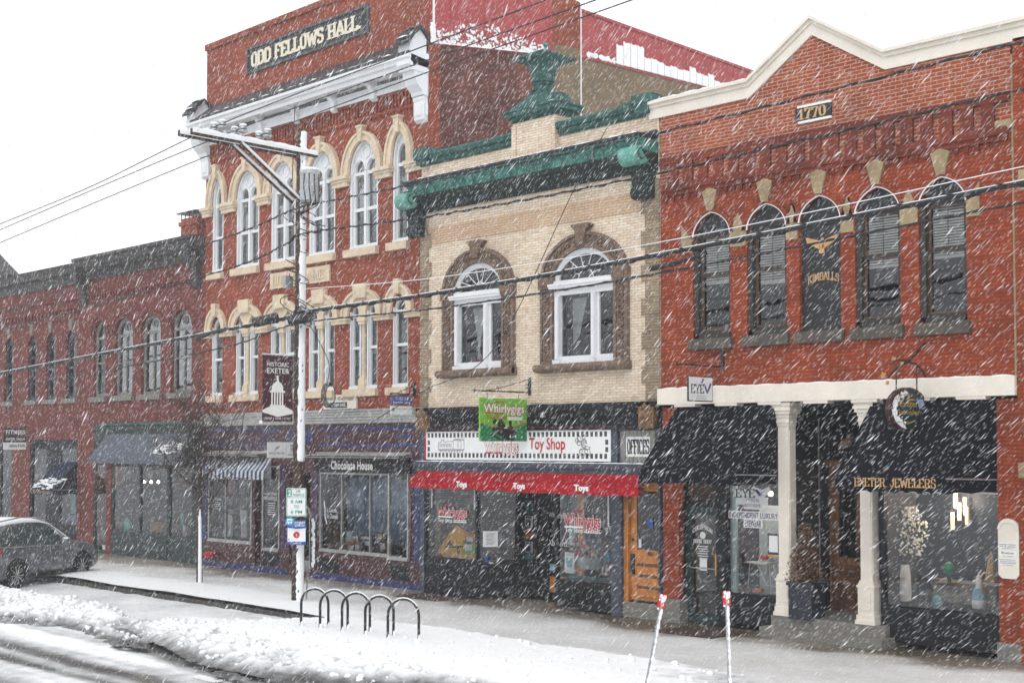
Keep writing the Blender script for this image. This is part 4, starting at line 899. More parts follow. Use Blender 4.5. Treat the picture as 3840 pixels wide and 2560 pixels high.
for k in range(420):
    y = .4+3.9*rr.random()**.9; zb = 12.92+.58*(y-.27)/4.2; hh = max(.05, .33*math.exp(-((y-2.0)/1.6)**2)+.08)
    m.blob((OR+.035, y, zb+.04+rr.random()**2.0*hh*1.4), .012+.028*rr.random(), 5, .5, (.5, 1.2, 1.1))
snowline(m, (OR+.03, .3, 12.93), (OR+.03, 4.4, 13.49), .06, .05, seed=8)
for k in range(60): m.blob((OR+.03, .3+.10*rr.random(), 12.95+.45*rr.random()), .03+.03*rr.random(), 6, .4, (.6, 1, 1))
m.build('plastered_snow', K['snow'], bO)
m = MB(); y = 7.0; k = 0
while y < 11.6:
    h = [.50, .62, .62, .62, .34, .36, .32, .26, .3, .26, .28, .42, .3, .28, .36, .2, .14, .2][k % 18]; w = .26; z0 = 13.79+.036*(y-5.55)
    pts = [(y, z0-.04), (y+w, z0-.04), (y+w+.01, z0+h*.94), (y+w*.7, z0+h), (y+w*.35, z0+h*.93), (y, z0+h)]
    m.poly(fs_, pts, (), .03, .06+.01*rr.random()); y += w+.035; k += 1
for k in range(70): y = 5.8+1.2*rr.random(); m.blob((OR+.035, y, 13.76+.03*(y-5.5)+.10*rr.random()), .02+.035*rr.random(), 6, .4, (.5, 1, 1))
m.build('plastered_snow', K['snow'], bO)
m = MB(); m.tube([(OR+.05, 5.55, 12.0), (OR+.05, 5.55, 15.1)], .02, 5); m.tube([(OR+.05, T+.1, 12.95), (OR+.05, T+.1, 14.9)], .03, 5); m.build('conduit', K['letter_w'], bO)
m = MB()
for k in range(12): q = .9+k*1.15; m.fbox(fs_, q, q+.012, 13.9 if q > 5.5 else 13.55, 14.8, .02, .034)
m.build('cladding_seam', K['red_metal'], bO)
# sign board on the parapet
hs0, hs1, hz0, hz1 = -31.12, -25.87, 13.74, 14.34
f = MB().poly(F0(T), rect(hs0, hs1, hz0, hz1), (), .0, .03).build('name_board', K['black_panel'], bO)
m = MB(); slab(m, F0(T), 'ODD FELLOWS HALL.', hs0+.16, hs1-.22, hz0+.12, hz1-.13, .04, t=.26, th=.75); m.build('lettering', K['letter_c'], f)
MB().poly(F0(T), rect(hs0-.06, hs1+.08, hz0-.07, hz1+.06), [rect(hs0, hs1, hz0, hz1)], 0, .06).build('board_frame', mat('dark lead frame', (.09, .09, .10), .6, .3), f)
# cornice with slate skirt
CY = T-.60
m = MB(); m.prof_x(OL+.1, OR-.05, [(T, 12.5), (T, 13.13), (CY+.02, 12.66), (CY-.02, 12.63), (CY-.02, 12.58)]+[(CY+.04, 12.56)]); m.build('slate_skirt', K['slate'], bO)
m = MB(); m.prof_x(OL-.1, OR+.0, [(T, 12.5), (CY+.01, 12.57), (CY-.03, 12.57), (CY-.03, 12.50), (CY+.02, 12.47), (CY+.04, 12.40), (CY+.10, 12.37), (CY+.12, 12.28), (CY+.15, 12.28), (CY+.15, 12.34), (T-.05, 12.32), (T, 12.28)]); m.build('cornice', K['white'], bO)
m = MB(); m.prof_x(OL+.02, OR-.04, [(T, 11.98), (T-.10, 11.98), (T-.10, 12.04), (T-.07, 12.05), (T-.07, 12.16), (T-.12, 12.18), (T-.12, 12.22), (T-.06, 12.24), (T-.06, 12.40), (T, 12.42)]); m.build('frieze', K['white'], bO)
m = MB(); x = OL+.7
while x < OR-.7: m.box(x, x+.045, T-.09, T-.06, 12.245, 12.345); x += .09
m.build('grille', K['stone_grey'], bO)
for x in (-31.95, -30.33, -28.72, -27.1, -25.5):
    m = MB(); fr2 = FR((x+.08, 0, 0), (0, -1, 0), (0, 0, 1))
    m.poly(fr2, [(-T, 12.33), (-T+.40, 12.33), (-T+.42, 12.27), (-T+.28, 12.22), (-T+.2, 12.12), (-T+.16, 11.98), (-T+.18, 11.92), (-T+.1, 11.87), (-T, 11.87)], (), 0, .16); m.build('bracket', K['white'], bO)
m = MB(); x = OL+.15
while x < OR-.3:
    m.box(x, x+.06, T-.06, T, 11.60, 11.92); x += .125
m.box(OL+.1, OR-.2, T-.07, T, 11.92, 11.98); m.box(OL+.05, OR-.2, T-.045, T, 11.50, 11.58)
x = OL+.15
while x < OR-.3: m.box(x, x+.06, T-.035, T, 11.44, 11.50); x += .125
m.build('corbel_table', K['brick_tower'], bO)
for (xa, xb) in ((OL-.12, OL+.27), (OR-.43, OR-.04)):
    m = MB(); fr2 = FR((xb, 0, 0), (0, -1, 0), (0, 0, 1)); W_ = xb-xa; o = -T
    m.poly(fr2, [(o, 11.05), (o+0.095, 11.12), (o+0.109, 11.25), (o+0.109, 11.55), (o+0.136, 11.6), (o+0.136, 11.66), (o, 11.66)], (), 0, W_)
    m.poly(fr2, [(o, 11.66), (o+0.163, 11.68), (o+0.184, 11.76), (o+0.340, 11.9), (o+0.422, 12.05), (o+0.449, 12.2), (o, 12.2)], (), -.02, W_+.02)
    m.poly(fr2, [(o, 12.2), (o+0.530, 12.2), (o+0.544, 12.27), (o+0.612, 12.33), (o+0.612, 12.42), (o+0.558, 12.46), (o+0.558, 12.60), (o+0.585, 12.66), (o, 12.66)], (), -.04, W_+.04)
    m.poly(fr2, [(o+0.068, 12.66), (o+0.571, 12.66), (o+0.571, 12.9), (o+0.476, 13.05), (o+0.272, 13.22), (o+0.068, 13.0)], (), -.02, W_+.02)
    m.fbox(FR((xb+.025, 0, 0), (0, 1, 0)), T-.10, T-.03, 11.2, 11.5, 0, .015)
    m.fbox(F0(T), xa+.08, xb-.08, 11.22, 11.5, .11, .125); m.build('cornice_console', K['white'], bO)
    m = MB(); pts = [(o-.0, 12.98), (o+0.272, 13.20), (o+0.476, 13.03), (o+0.585, 12.86), (o+0.680, 12.78), (o+0.694, 12.84), (o+0.598, 12.95), (o+0.503, 13.12), (o+0.286, 13.30), (o, 13.08)]
    m.poly(fr2, pts, (), -.08, W_+.08); m.build('slate_cap', K['slate'], bO)
    m = MB(); snowline(m, (xa+.0, T-.34, 13.22), (xb, T-.34, 13.22), .3, .06, seed=4); snowline(m, (xa-.02, T-.58, 12.98), (xb, T-.58, 12.98), .12, .05, seed=5); m.build('snow_cap', K['snow'], bO)
m = MB(); x = OL+.6; rr = random.Random(12)
while x < OR-.8:
    L = rr.uniform(.25, .5); snowline(m, (x, CY+.05, 12.67), (x+L, CY+.05, 12.67), .08, .045, seed=int(x*100) % 97)
    if rr.random() < .6: snowline(m, (x+.05, CY+.3, 12.85), (x+L*.5, CY+.3, 12.85), .08, .02, seed=3)
    x += L+rr.uniform(.1, .4)
m.build('snow_ledge', K['snow'], bO)
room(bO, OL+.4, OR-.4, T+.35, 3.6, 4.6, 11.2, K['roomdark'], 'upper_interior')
for i, (c, h, o) in enumerate(cen):
    dbl = h > .4
    # ---- upper floor window
    f = MB(); Y = T+.12
    hl = []
    lights = [(c-h+.13, c-.06), (c+.06, c+h-.13)] if dbl else [(c-h+.10, c+h-.10)]
    for a, b in lights:
        hl += [rect(a, b, UB+.12, 9.26), rect(a, b, 9.34, 10.17), arch(a, b, 10.25, 10.30, 10.53 if dbl else 10.72, 10)]
    f.poly(F0(Y), arch(c-h, c+h, UB, US, UA-.0, 18), hl, -.05, .03)
    f.box(c-h, c-h+.07, T+.02, Y-.03, UB, US); f.box(c+h-.07, c+h, T+.02, Y-.03, UB, US)
    q1 = arch(c-h, c+h, US, US, UA, 18)[2:]; q2 = arch(c-h+.06, c+h-.06, US, US, UA-.06, 18)[2:]; f.poly(F0(Y), q1+q2[::-1], (), .03, .10)
    if dbl:
        f.box(c-.045, c+.045, T+.05, Y-.03, UB, 10.25); f.poly(F0(Y), disc(c, 10.74, .17, 16), [disc(c, 10.74, .125, 14)], .03, .055)
        for s in (-1, 1):
            f.poly(F0(Y), disc(c+s*.30, 10.62, .12, 12), [disc(c+s*.30, 10.62, .085, 12)], .03, .05)
            q1 = arch(c+s*.25-.25, c+s*.25+.25, 10.28, 10.28, 10.6, 12)[2:]; q2 = arch(c+s*.25-.21, c+s*.25+.21, 10.28, 10.28, 10.55, 12)[2:]; f.poly(F0(Y), q1+q2[::-1], (), .03, .06)
    f.box(c-h-.0, c+h+.0, T+.0, Y, UB, UB+.07)
    wf = f.build('window', K['white'], bO)
    m = MB(); m.poly(F0(Y+.03), rect(c-h+.08, c+h-.08, 9.3, 10.6), (), 0, 0); m.build('upper_pane', K['glass_sky'], wf)
    m = MB(); m.poly(F0(Y+.03), rect(c-h+.08, c+h-.08, UB+.08, 9.3), (), 0, 0); m.build('lower_pane', K['glass_hall'], wf)
    m = MB(); q1 = arch(c-o, c+o, US, US, UA+.22, 20)[2:]; q2 = arch(c-h-.0, c+h+.0, US, US, UA, 20)[2:]; m.poly(F0(T), q1+q2[::-1], (), 0, .08)
    q3 = arch(c-o+.07, c+o-.07, US, US, UA+.15, 20)[2:]; m.poly(F0(T), q1+q3[::-1], (), .08, .12)
    m.poly(F0(T), [(c-.06, UA-.04), (c+.06, UA-.04), (c+.11, UA+.34), (c-.11, UA+.34)], (), .0, .16); m.box(c-.13, c+.13, T-.18, T, UA+.31, UA+.36)
    if i < 6: m.build('arch_surround', K['stone_cream'], wf)
    m = MB(); m.box(c-h-.12, c+h+.05, T-.12, T+.05, UB-.19, UB); m.build('sill', K['stone_cream'], wf)
    # ---- lower floor window
    f = MB(); hl = []
    lights = [(c-h+.0, c-.12), (c+.12, c+h-.0)] if dbl else [(c-h, c+h)]
    for a, b in lights:
        f.poly(F0(Y), arch(a, b, LB, 6.75, 7.0, 12, 0, .5), [rect(a+.07, b-.07, LB+.1, 5.80), rect(a+.07, b-.07, 5.87, 6.60), arch(a+.08, b-.08, 6.68, 6.72, 6.92, 10)], -.05, .03)
        f.box(a, a+.05, T+.03, Y-.03, LB, 6.75); f.box(b-.05, b, T+.03, Y-.03, LB, 6.75); f.box(a, b, T+.0, Y-.03, LB, LB+.07)
    wf = f.build('window', K['white'], bO)
    m = MB(); m.poly(F0(Y+.03), rect(c-h+.03, c+h-.03, LB+.05, 6.9), (), 0, 0); m.build('pane', K['glass_hall'], wf)
    m = MB()
    for a, b in lights: m.poly(F0(Y+.35), rect(a+.02, a+.14, LB+.1, 6.9), (), 0, .01); m.poly(F0(Y+.35), rect(b-.09, b, LB+.1, 6.9), (), 0, .01)
    m.build('drapes', mat('grey drape', (.09, .09, .085), .9, .3), wf) if i == 0 else m.build('drapes', bpy.data.materials['grey drape'], wf)
    m = MB(); q1 = arch(c-o, c+o, LS, LS, LA+.24, 20, 0, .42)[2:]; q2 = arch(c-h, c+h, LS, LS, LA, 20, 0, .42)[2:]; m.poly(F0(T), q1+q2[::-1], (), 0, .07)
    q3 = arch(c-o+.07, c+o-.07, LS, LS, LA+.17, 20, 0, .42)[2:]; m.poly(F0(T), q1+q3[::-1], (), .07, .11)
    kw = .24 if dbl else .10
    m.poly(F0(T), [(c-kw, LA+.0), (c+kw, LA+.0), (c+kw*1.1, LA+.36), (c-kw*1.1, LA+.36)], (), .0, .14)
    if dbl:
        # stone mullion with tympanum
        m.poly(F0(T), [(c-.5, 6.98), (c-.30, 6.995), (c-.13, 6.75), (c-.13, 6.5), (c+.13, 6.5), (c+.13, 6.75), (c+.30, 6.995), (c+.5, 6.98), (c+.3, LA+.02), (c, LA+.03), (c-.3, LA+.02)], (), -.1, .04)
        m.box(c-.16, c+.16, T-.08, T+.2, 6.48, 6.58); m.box(c-.13, c+.13, T-.06, T+.2, 6.40, 6.48)
        m.lathe((c, T+.04, LB+.28), [(.085, 0), (.06, .05), (.055, 1.4), (.075, 1.46), (.09, 1.5)], 10)
        m.box(c-.12, c+.12, T-.06, T+.2, LB, LB+.25); m.box(c-.09, c+.09, T-.04, T+.2, LB+.25, LB+.3)
    m.build('arch_surround', K['stone_cream'], wf)
    m = MB(); m.box(c-h-.12, c+h+.05, T-.12, T+.05, LB-.18, LB); m.build('sill', K['stone_cream'], wf)
# imposts (capitals) between arches
edges = [(OL-.05, cen[0][0]-cen[0][1])]+[(cen[i][0]+cen[i][1], cen[i+1][0]-cen[i+1][1]) for i in range(5)]+[(cen[5][0]+cen[5][1], OR+.02)]
for a, b in edges:
    m = MB(); m.box(a-.05, b+.05, T-.16, T+.1, US-.09, US); m.box(a-.03, b+.03, T-.12, T+.1, US-.16, US-.09); m.box(a-.0, b+.0, T-.09, T+.1, US-.27, US-.16); m.build('impost', K['stone_cream'], bO)
    m = MB(); m.box(a-.05, b+.05, T-.15, T+.1, LS-.06, LS); m.box(a-.02, b+.02, T-.11, T+.1, LS-.15, LS-.06); m.build('impost', K['stone_cream'], bO)
# BURLINGAME plaque
x0, x1 = fx(1018, 1040, T), fx(1240, 1040, T)
f = MB().box(x0, x1, T-.05, T, 7.60, 8.02).build('name_plaque', K['stone_cream'], bO)
m = MB(); slab(m, F0(T-.05), 'BURLINGAME.', x0+.13, x1-.1, 7.70, 7.92, .02, t=.2); m.build('lettering', K['stone_cream'], f)
# ---------------------------------------------------------------- shopfront of the hall
SY = T
m = MB()
for z in (3.97, 4.04, 4.11, 4.18, 4.25): m.box(OL-.02, OR+.02, SY-.10-.02*((z*100) % 2), SY, z, z+.045)
m.box(OL, OR, SY-.05, SY+.3, 3.95, 4.30); m.build('metal_cornice', K['alu'], bO)
wL = (fx(784, 1900, T), fx(946, 1900, T)); wM = (fx(986, 1900, T), fx(1050, 1900, T)); wR = (fx(1202, 1900, T), fx(1461, 1900, T)); wS = (fx(1463, 1900, T)+.02, fx(1541, 1900, T))
zs_ = .74; zt_ = 2.86
dr0, dr1 = fx(1085, 1900, T), fx(1165, 1900, T)
m = MB(); m.poly(F0(SY), rect(OL, OR, .0, 3.95), [rect(wL[0], wL[1], zs_, zt_), rect(wL[1]+.1, wM[0]-.1, .1, zt_), rect(wM[0], wM[1], .62, zt_), rect(dr0, dr1, .1, 2.7), rect(wR[0], wS[1], zs_, 2.72)], -.2, 0); m.build('shopfront', K['maroon'], bO)
def stripes(lst, nm='blue_stripe'):
    for a, b, z0, z1 in lst: MB().fbox(F0(SY), a, b, z0, z1, 0, .012).build(nm, K['blue_stripe'], bO)
s_ = lambda px: fx(px, 1640, T)
stripes([(s_(760), s_(1053), 3.77, 3.86), (s_(780), s_(821), 3.58, 3.67), (s_(979), s_(1025), 3.58, 3.67), (s_(770), s_(1150), 3.37, 3.46), (s_(1078), s_(1175), 3.47, 3.8),
  (s_(1200), s_(1572), 3.77, 3.86), (s_(1234), s_(1285), 3.56, 3.66), (s_(1485), s_(1543), 3.56, 3.66), (s_(1200), s_(1580), 3.36, 3.45),
  (fx(761, 1900, T), fx(775, 1900, T), .7, 2.9), (fx(1061, 1900, T), fx(1069, 1900, T), .7, 2.9), (fx(1183, 1900, T), fx(1191, 1900, T), .7, 2.7), (fx(1554, 1900, T), fx(1573, 1900, T), .65, 3.1), (OL, dr0-.1, .0, .16), (dr1+.1, OR, .0, .16)])
for a, b in ((wM[0], wM[1]), (wR[0]-.1, wR[0]+.75), (wS[0], wS[1]-.05)): MB().fbox(F0(SY), a, b, .2, .55, 0, .01).build('tile_panel', K['black'], bO)
def hood(x0, x1, z):
    m = MB(); m.box(x0, x1, SY-.42, SY, z, z+.03); m.box(x0, x1, SY-.42, SY-.39, z-.02, z+.05); m.box(x0, x1, SY-.2, SY, z+.04, z+.08); m.box(x0, x1, SY-.05, SY, z+.08, z+.12); m.build('metal_hood', K['alu'], bO)
hood(s_(795), s_(1015), 3.14); hood(s_(1190), s_(1545), 3.12)
def shopwin(x0, x1, z0, z1, mull, label=None, y=SY, nm='display_window'):
    m = MB(); m.poly(F0(y), rect(x0, x1, z0, z1), [rect(x0+.04, x1-.04, z0+.05, z1-.04)], -.04, .03)
    for q in mull: m.box(q-.015, q+.015, y-.03, y+.04, z0, z1)
    m.box(x0, x1, y-.06, y-.0, z0-.03, z0+.02); f = m.build(nm, K['alu'], bO, label)
    MB().poly(F0(y+.01), rect(x0+.03, x1-.03, z0+.03, z1-.03), (), 0, 0).build('pane', K['glass'], f); return f
fL = shopwin(wL[0], wL[1], zs_, zt_, [fx(848, 1900, T)], 'clothes shop display window under the striped awning', SY-.0)
fM = shopwin(wM[0], wM[1], .62, zt_, [], 'narrow side window with the clothes shop name in white')
fR = shopwin(wR[0], wR[1], zs_, 2.72, [fx(1283, 1900, T), fx(1390, 1900, T)], 'chocolate shop display window')
fS = shopwin(wS[0], wS[1], .70, 2.78, [], 'narrow side window of the chocolate shop', SY-.06)
m = MB(); m.box(wR[0]-.1, wS[1]+.02, SY-.12, SY, 2.74, 3.08); sb = m.build('fascia_board', K['black'], bO)
m = MB(); xa, xb = fx(1256, 1756, T), fx(1413, 1756, T); text(m, F0(SY-.12), 'Chocolate House', xa, xb, 2.80, 3.02, .01, .035, space=1.05); m.build('lettering', K['letter_w'], sb)
m = MB(); xa, xb = fx(1228, 1930, T), fx(1272, 1940, T); text(m, F0(SY), 'la Cascade', xa+.02, xb-.06, 1.72, 1.82, .04, shear=.02); text(m, F0(SY), 'du Chocolat', xa+.02, xb, 1.56, 1.68, .04, shear=.02)
m.tube([F0(SY).p(xa-.09, 2.0, .04), F0(SY).p(xa-.05, 1.8, .04), F0(SY).p(xa-.05, 1.6, .04), F0(SY).p(xa+.03, 1.42, .04)], .014, 5); m.build('lettering', K['letter_w'], fR)
m = MB(); xa, xb = wM[0]+.08, wM[1]-.08; text(m, F0(SY), 'WATER STREET', xa, xb, 2.08, 2.14, .04); text(m, F0(SY), 'MERCANTILE', xa, xb, 1.95, 2.04, .04)
for k in range(6): m.fbox(F0(SY), xa+.2, xb-.1-.03*(k % 2), 1.86-.06*k, 1.875-.06*k, .03, .034)
m.build('lettering', K['letter_w'], fM)
m = MB(); xa = wL[0]+.25; text(m, F0(SY), 'MERCANTILE', xa, xa+.5, 1.86, 1.93, .04)
for k in range(5): m.fbox(F0(SY), xa+.12, xa+.42-.03*(k % 2), 1.8-.05*k, 1.81-.05*k, .03, .034)
m.build('lettering', K['letter_w'], fL)
room(bO, OL+.3, OR-.2, T+.21, 2.6, .45, 3.2, K['room'], 'shop_interior')
MB().box(wL[1]+.1, wM[0]-.1, T+.7, T+.75, .1, 2.9).build('recess_wall', K['roomdark'], bO); MB().box(dr0, dr1, T+.7, T+.75, .1, 2.9).build('recess_wall', K['roomdark'], bO)
sa = awning('striped_awning', 'small awning with blue and white stripes over the clothes shop window', fx(800, 1725, T)+.12, fx(1018, 1725, T)+.02, 3.06, fx(757, 1770, T-.55), fx(990, 1770, T-.55), 2.72, .55, .22, [K['white_cloth'], K['blue_cloth']], 0, T-.02, None, 31, sag=.02)
# standpipe
hx, hz = fx(802, 2075, T), fz(802, 2075, T)
sp = thing('standpipe', 'red fire standpipe cap on the maroon wall under the clothes window', 'standpipe', (hx, T, hz))
m = MB(); fr = FR((hx, T-.02, hz), (1, 0, 0)); m.tube([(hx, T, hz), (hx, T-.16, hz)], .06, 10); m.tube([(hx, T-.16, hz), (hx-.08, T-.24, hz-.06)], .09, 10); m.tube([(hx, T-.16, hz), (hx+.12, T-.24, hz-.02)], .08, 10); m.build('body', K['red_paint'], sp)
# ================================================================ left brick building B
def old_building(nm, label, x0, x1, ztop, root):
    b = thing(nm, label, 'building', root); return b
bB = thing('brick_building', 'dark brick building with four wide arched windows, dark cornice and brick chimney', 'building', (-36.6, T, 0))
BL, BR = -40.55, OL-.012
wb = [(-37.95+.28, -37.2-.28+.1), (0, 0)]
bw = []
for (l, r) in ((362, 407), (441, 509), (541, 614), (653, 730)): bw.append((fx(l, 1300, T+.1), fx(r, 1300, T+.1)))
BB, BS, BA = 4.95, 6.95, 7.38
MB().poly(F0(T), [(BL, 4.1), (BR, 4.1), (BR, 9.2), (BL, 9.2)], [arch(a, b, BB, BS, BA, 12) for a, b in bw], -.3, 0).build('wall', K['brick_left'], bB)
MB().box(BL, BR, T+.3, 11, 8.9, 9.1).build('roof', K['snow'], bB)
room(bB, BL+.1, BR-.1, T+.3, 3.0, 4.6, 8.0, K['roomdark'], 'upper_interior')
for a, b in bw:
    c = (a+b)/2; Y = T+.12; m = MB(); wide = b-a > .9
    hl = [rect(a+.08, c-.03, BB+.1, 6.8), rect(c+.03, b-.08, BB+.1, 6.8)] if wide else [rect(a+.08, b-.08, BB+.1, 6.0), rect(a+.08, b-.08, 6.06, 6.8)]
    m.poly(F0(Y), arch(a, b, BB, BS, BA, 12), hl+[arch(a+.09, b-.09, 6.88, 6.92, BA-.1, 10)], -.04, .02)
    if wide: m.poly(F0(Y), disc(c, 7.1, .12, 12), [disc(c, 7.1, .09, 12)], 0, .03); m.box(a+.08, b-.08, Y-.01, Y+.02, 5.95, 5.99)
    f = m.build('window', K['stone_grey'], bB); MB().poly(F0(Y+.02), rect(a+.05, b-.05, BB+.05, BA-.1), (), 0, 0).build('pane', K['glass_sky'] if wide else K['glass_up'], f)
    m = MB()
    for (g0, g1, d) in ((.0, .09, .02), (.12, .2, .045)):
        q1 = arch(a-g1, b+g1, BS, BS, BA+g1, 16)[2:]; q2 = arch(a-g0, b+g0, BS, BS, BA+g0, 16)[2:]; m.poly(F0(T), q1+q2[::-1], (), 0, d)
    m.build('arch_ring', K['brick_left'], f); MB().box(a-.1, b+.1, T-.1, T+.05, BB-.16, BB).build('sill', K['stone_grey'], f)
m = MB(); m.prof_x(BL+.0, BR, [(T, 8.75), (T-.06, 8.75), (T-.08, 8.95), (T-.30, 9.02), (T-.34, 9.10), (T-.40, 9.14), (T-.40, 9.3), (T-.48, 9.34), (T-.48, 9.42), (T, 9.46)]); m.build('cornice', K['old_cornice'], bB)
m = MB(); x = BL+.3
while x < BR-.3: m.box(x, x+.09, T-.05, T, 8.12, 8.24); x += .18
m.box(BL+.2, BR-.2, T-.05, T, 8.24, 8.32); m.box(BL+.2, BR-.2, T-.03, T, 8.02, 8.08); m.build('dentil_band', K['brick_left'], bB)
for xc in (BL+.1, BR-.35):
    m = MB(); fr2 = FR((xc+.16, 0, 0), (0, -1, 0), (0, 0, 1)); m.poly(fr2, [(-T, 9.0), (-T+.45, 9.0), (-T+.42, 8.75), (-T+.2, 8.55), (-T+.14, 8.2), (-T+.18, 8.1), (-T+.1, 7.95), (-T, 7.95)], (), 0, .32); m.build('console', K['old_cornice'], bB)
c0_, c1_ = fx(700, 840, 1.2), fx(757, 840, 1.2)+.05; m = MB(); m.box(c0_, c1_, 1.0, 1.7, 9.0, 10.30); m.box(c0_-.05, c1_+.04, .95, 1.75, 10.08, 10.2); ch = m.build('chimney', K['brick_tower'], bB)
m = MB(); m.box(c0_-.1, c1_+.06, .9, 1.8, 10.45, 10.48)
for k in range(5): q = c0_+(c1_-c0_-.02)*k/4; m.box(q, q+.02, 1.0, 1.02, 10.28, 10.46)
m.build('chimney_cap', K['slate'], ch); m = MB(); snowline(m, (c0_, 1.35, 10.48), (c1_, 1.35, 10.48), .8, .1, seed=3); m.build('snow_cap', K['snow'], ch)
# ground floor of B
g = lambda px, y=1950: fx(px, y, T)
MB().box(BL, g(352), T-.02, T+.3, 0, 4.1).build('pier', K['brick_left'], bB); MB().box(g(398), g(418), T-.02, T+.2, 0, 3.1).build('pier', K['brick_left'], bB)
m = MB(); m.poly(F0(T), rect(g(352), BR, 0, 4.1), [rect(g(355), g(396), .1, 2.9), rect(g(423), g(520), .75, 2.75), rect(g(526), g(625), .75, 2.75), rect(g(635), g(720), .75, 2.75)], -.1, .0); m.box(g(352), BR, T-.06, T, 3.9, 4.0)
m.box(g(423), g(630), T-.05, T, .1, .6); m.build('shopfront', K['oldgreen'], bB)
m = MB(); m.box(g(380), BR, T-.1, T, 4.03, 4.1); m.build('copper_ledge', K['patina'], bB)
for a, b in ((355, 396), (423, 520), (526, 625), (635, 720)): MB().poly(F0(T+.04), rect(g(a), g(b), .2 if a == 355 else .75, 2.8), (), 0, 0).build('pane', K['glass'], bB)
room(bB, BL+.5, BR-.1, T+.11, 2.8, .3, 3.3, K['room'], 'shop_interior')
for k in range(3): q = P(540+27*k, 1806, 1.2); MB().blob((q[0], 1.2, q[1]), .045, 8, 0).build('ceiling_lamp', K['bulb'], bB)
for (px, py, w, h, mt) in ((475, 1975, .3, .5, 'teal'), (527, 1990, .22, .3, 'yellow'), (585, 1975, .7, .3, 'straw'), (643, 1912, .15, .42, 'paper'), (683, 1945, .16, .35, 'teal'), (690, 2000, .14, .5, 'curtain'), (440, 1880, .5, .9, 'room')):
    q = P(px, py, T+.12); MB().box(q[0]-w/2, q[0]+w/2, T+.12, T+.14, q[1]-h/2, q[1]+h/2).build('poster', K[mt], bB)
awB = awning('grey_awning', 'long grey canvas awning dusted with snow behind the bare tree', g(398, 1640), g(740, 1640), 3.75, P(334, 1724, T-1.1)[0], P(665, 1728, T-1.1)[0], 3.05, 1.1, .18, K['grey_awn'], 0, T-.02)
m = MB(); 
for k in range(26): q = random.random(); m.blob((P(560+90*random.random(), 1715, T-1)[0], T-1.0+.5*q, 3.12+.32*q), random.uniform(.05, .11), 7, .3, (1.6, 1, .35))
m.build('snow_patch', K['snow'], awB)
# ================================================================ left-most building A
bA = thing('brick_building', 'dark brick building at the left edge with narrow windows and dentil bands', 'building', (-44, T, 0))
AL, AR = -49.5, BL-.012
aw_ = [(-48.6, -47.95), (-46.30, -45.62), (-44.75, -44.15), (-43.30, -42.68), (-41.85, -41.2)]
aw_ = [(-47.6, -47.05), (-46.25, -45.70), (-44.60, -44.0), (-43.20, -42.58), (-41.75, -41.1)]
aw_ = [(fx(l, 1300, T), fx(r, 1300, T)) for l, r in ((18, 51), (105, 137), (173, 209), (247, 287))]; aw_ = [(aw_[0][0]-1.55, aw_[0][0]-.85)]+aw_
AB, AS, AA = 4.95, 6.9, 7.22
MB().poly(F0(T), [(AL, 3.6), (AR, 3.6), (AR, 9.15), (AL, 9.15)], [arch(a, b, AB, AS, AA, 10, .5) for a, b in aw_], -.3, 0).build('wall', K['brick_left'], bA)
MB().box(AL, AR, T+.3, 11, 8.8, 9.0).build('roof', K['snow'], bA)
room(bA, AL+.1, AR-.1, T+.3, 2.6, 4.6, 8.0, K['roomdark'], 'upper_interior')
for a, b in aw_:
    c = (a+b)/2; Y = T+.12; m = MB(); m.poly(F0(Y), arch(a, b, AB, AS, AA, 10, .5), [rect(a+.07, b-.07, AB+.1, 5.95), rect(a+.07, b-.07, 6.02, 6.95)], -.04, .02); f = m.build('window', K['bluegrey'], bA)
    MB().poly(F0(Y+.02), rect(a+.05, b-.05, AB+.05, 7.0), (), 0, 0).build('pane', K['glass_up'], f)
    MB().poly(F0(T), [(c-.08, AA-.02), (c+.08, AA-.02), (c+.13, AA+.36), (c-.13, AA+.36)], (), 0, .05).build('keystone', K['stone_grey'], f)
    MB().box(a-.1, b+.1, T-.09, T+.05, AB-.15, AB).build('sill', K['stone_grey'], f)
m = MB(); m.prof_x(AL, AR, [(T, 8.7), (T-.05, 8.7), (T-.08, 9.0), (T-.22, 9.05), (T-.25, 9.3), (T-.3, 9.34), (T, 9.38)]); m.build('cornice', K['old_cornice'], bA)
m = MB(); x = AL+.2
while x < AR-.3: m.box(x, x+.12, T-.06, T, 7.72, 7.92); m.box(x, x+.1, T-.03, T, 7.5, 7.6); x += .26
m.box(AL, AR-.2, T-.06, T, 7.92, 8.0); m.box(AL, AR-.2, T-.07, T, 8.2, 8.28); m.build('dentil_band', K['brick_left'], bA)
m = MB(); fg = F0(T-.1); q0 = P(0, 985, T-.1); q1 = P(45, 1030, T-.1)
m.poly(fg, [(AL, 9.3), (q1[0], q1[1]), (q0[0], q0[1]+.02), (AL, q0[1]+1.6)], (), -.3, .2); m.build('gable', K['old_cornice'], bA)
m = MB(); m.add([(q1[0]-.1, .5, 9.3), (q1[0]+1.6, 2.2, 9.45), (q1[0]+.2, 2.6, 9.95), (q0[0]-1, 2.6, 10.5), (-49, .5, 10.9), (q0[0], .5, q0[1]-.05)], [(0, 1, 2, 3, 4, 5)]); m.build('snowy_roof', K['snow'], bA)
m = MB(); 
[MB().box(a, b, T-.04, T+.3, 0, 3.6).build('pier', K['brick_left'], bA) for a, b in ((g(45), g(112)), (g(291), AR), (AL, g(-30)))]
m = MB(); m.poly(F0(T), rect(g(112), g(291), 0, 3.6), [rect(g(118), g(170), .1, 3.3), rect(g(222), g(284), .8, 3.3)], -.1, -.01); m.poly(F0(T), rect(g(-30), g(45), 0, 3.6), [rect(g(0), g(40), .5, 3.3)], -.1, -.01); m.build('shopfront', K['black'], bA)
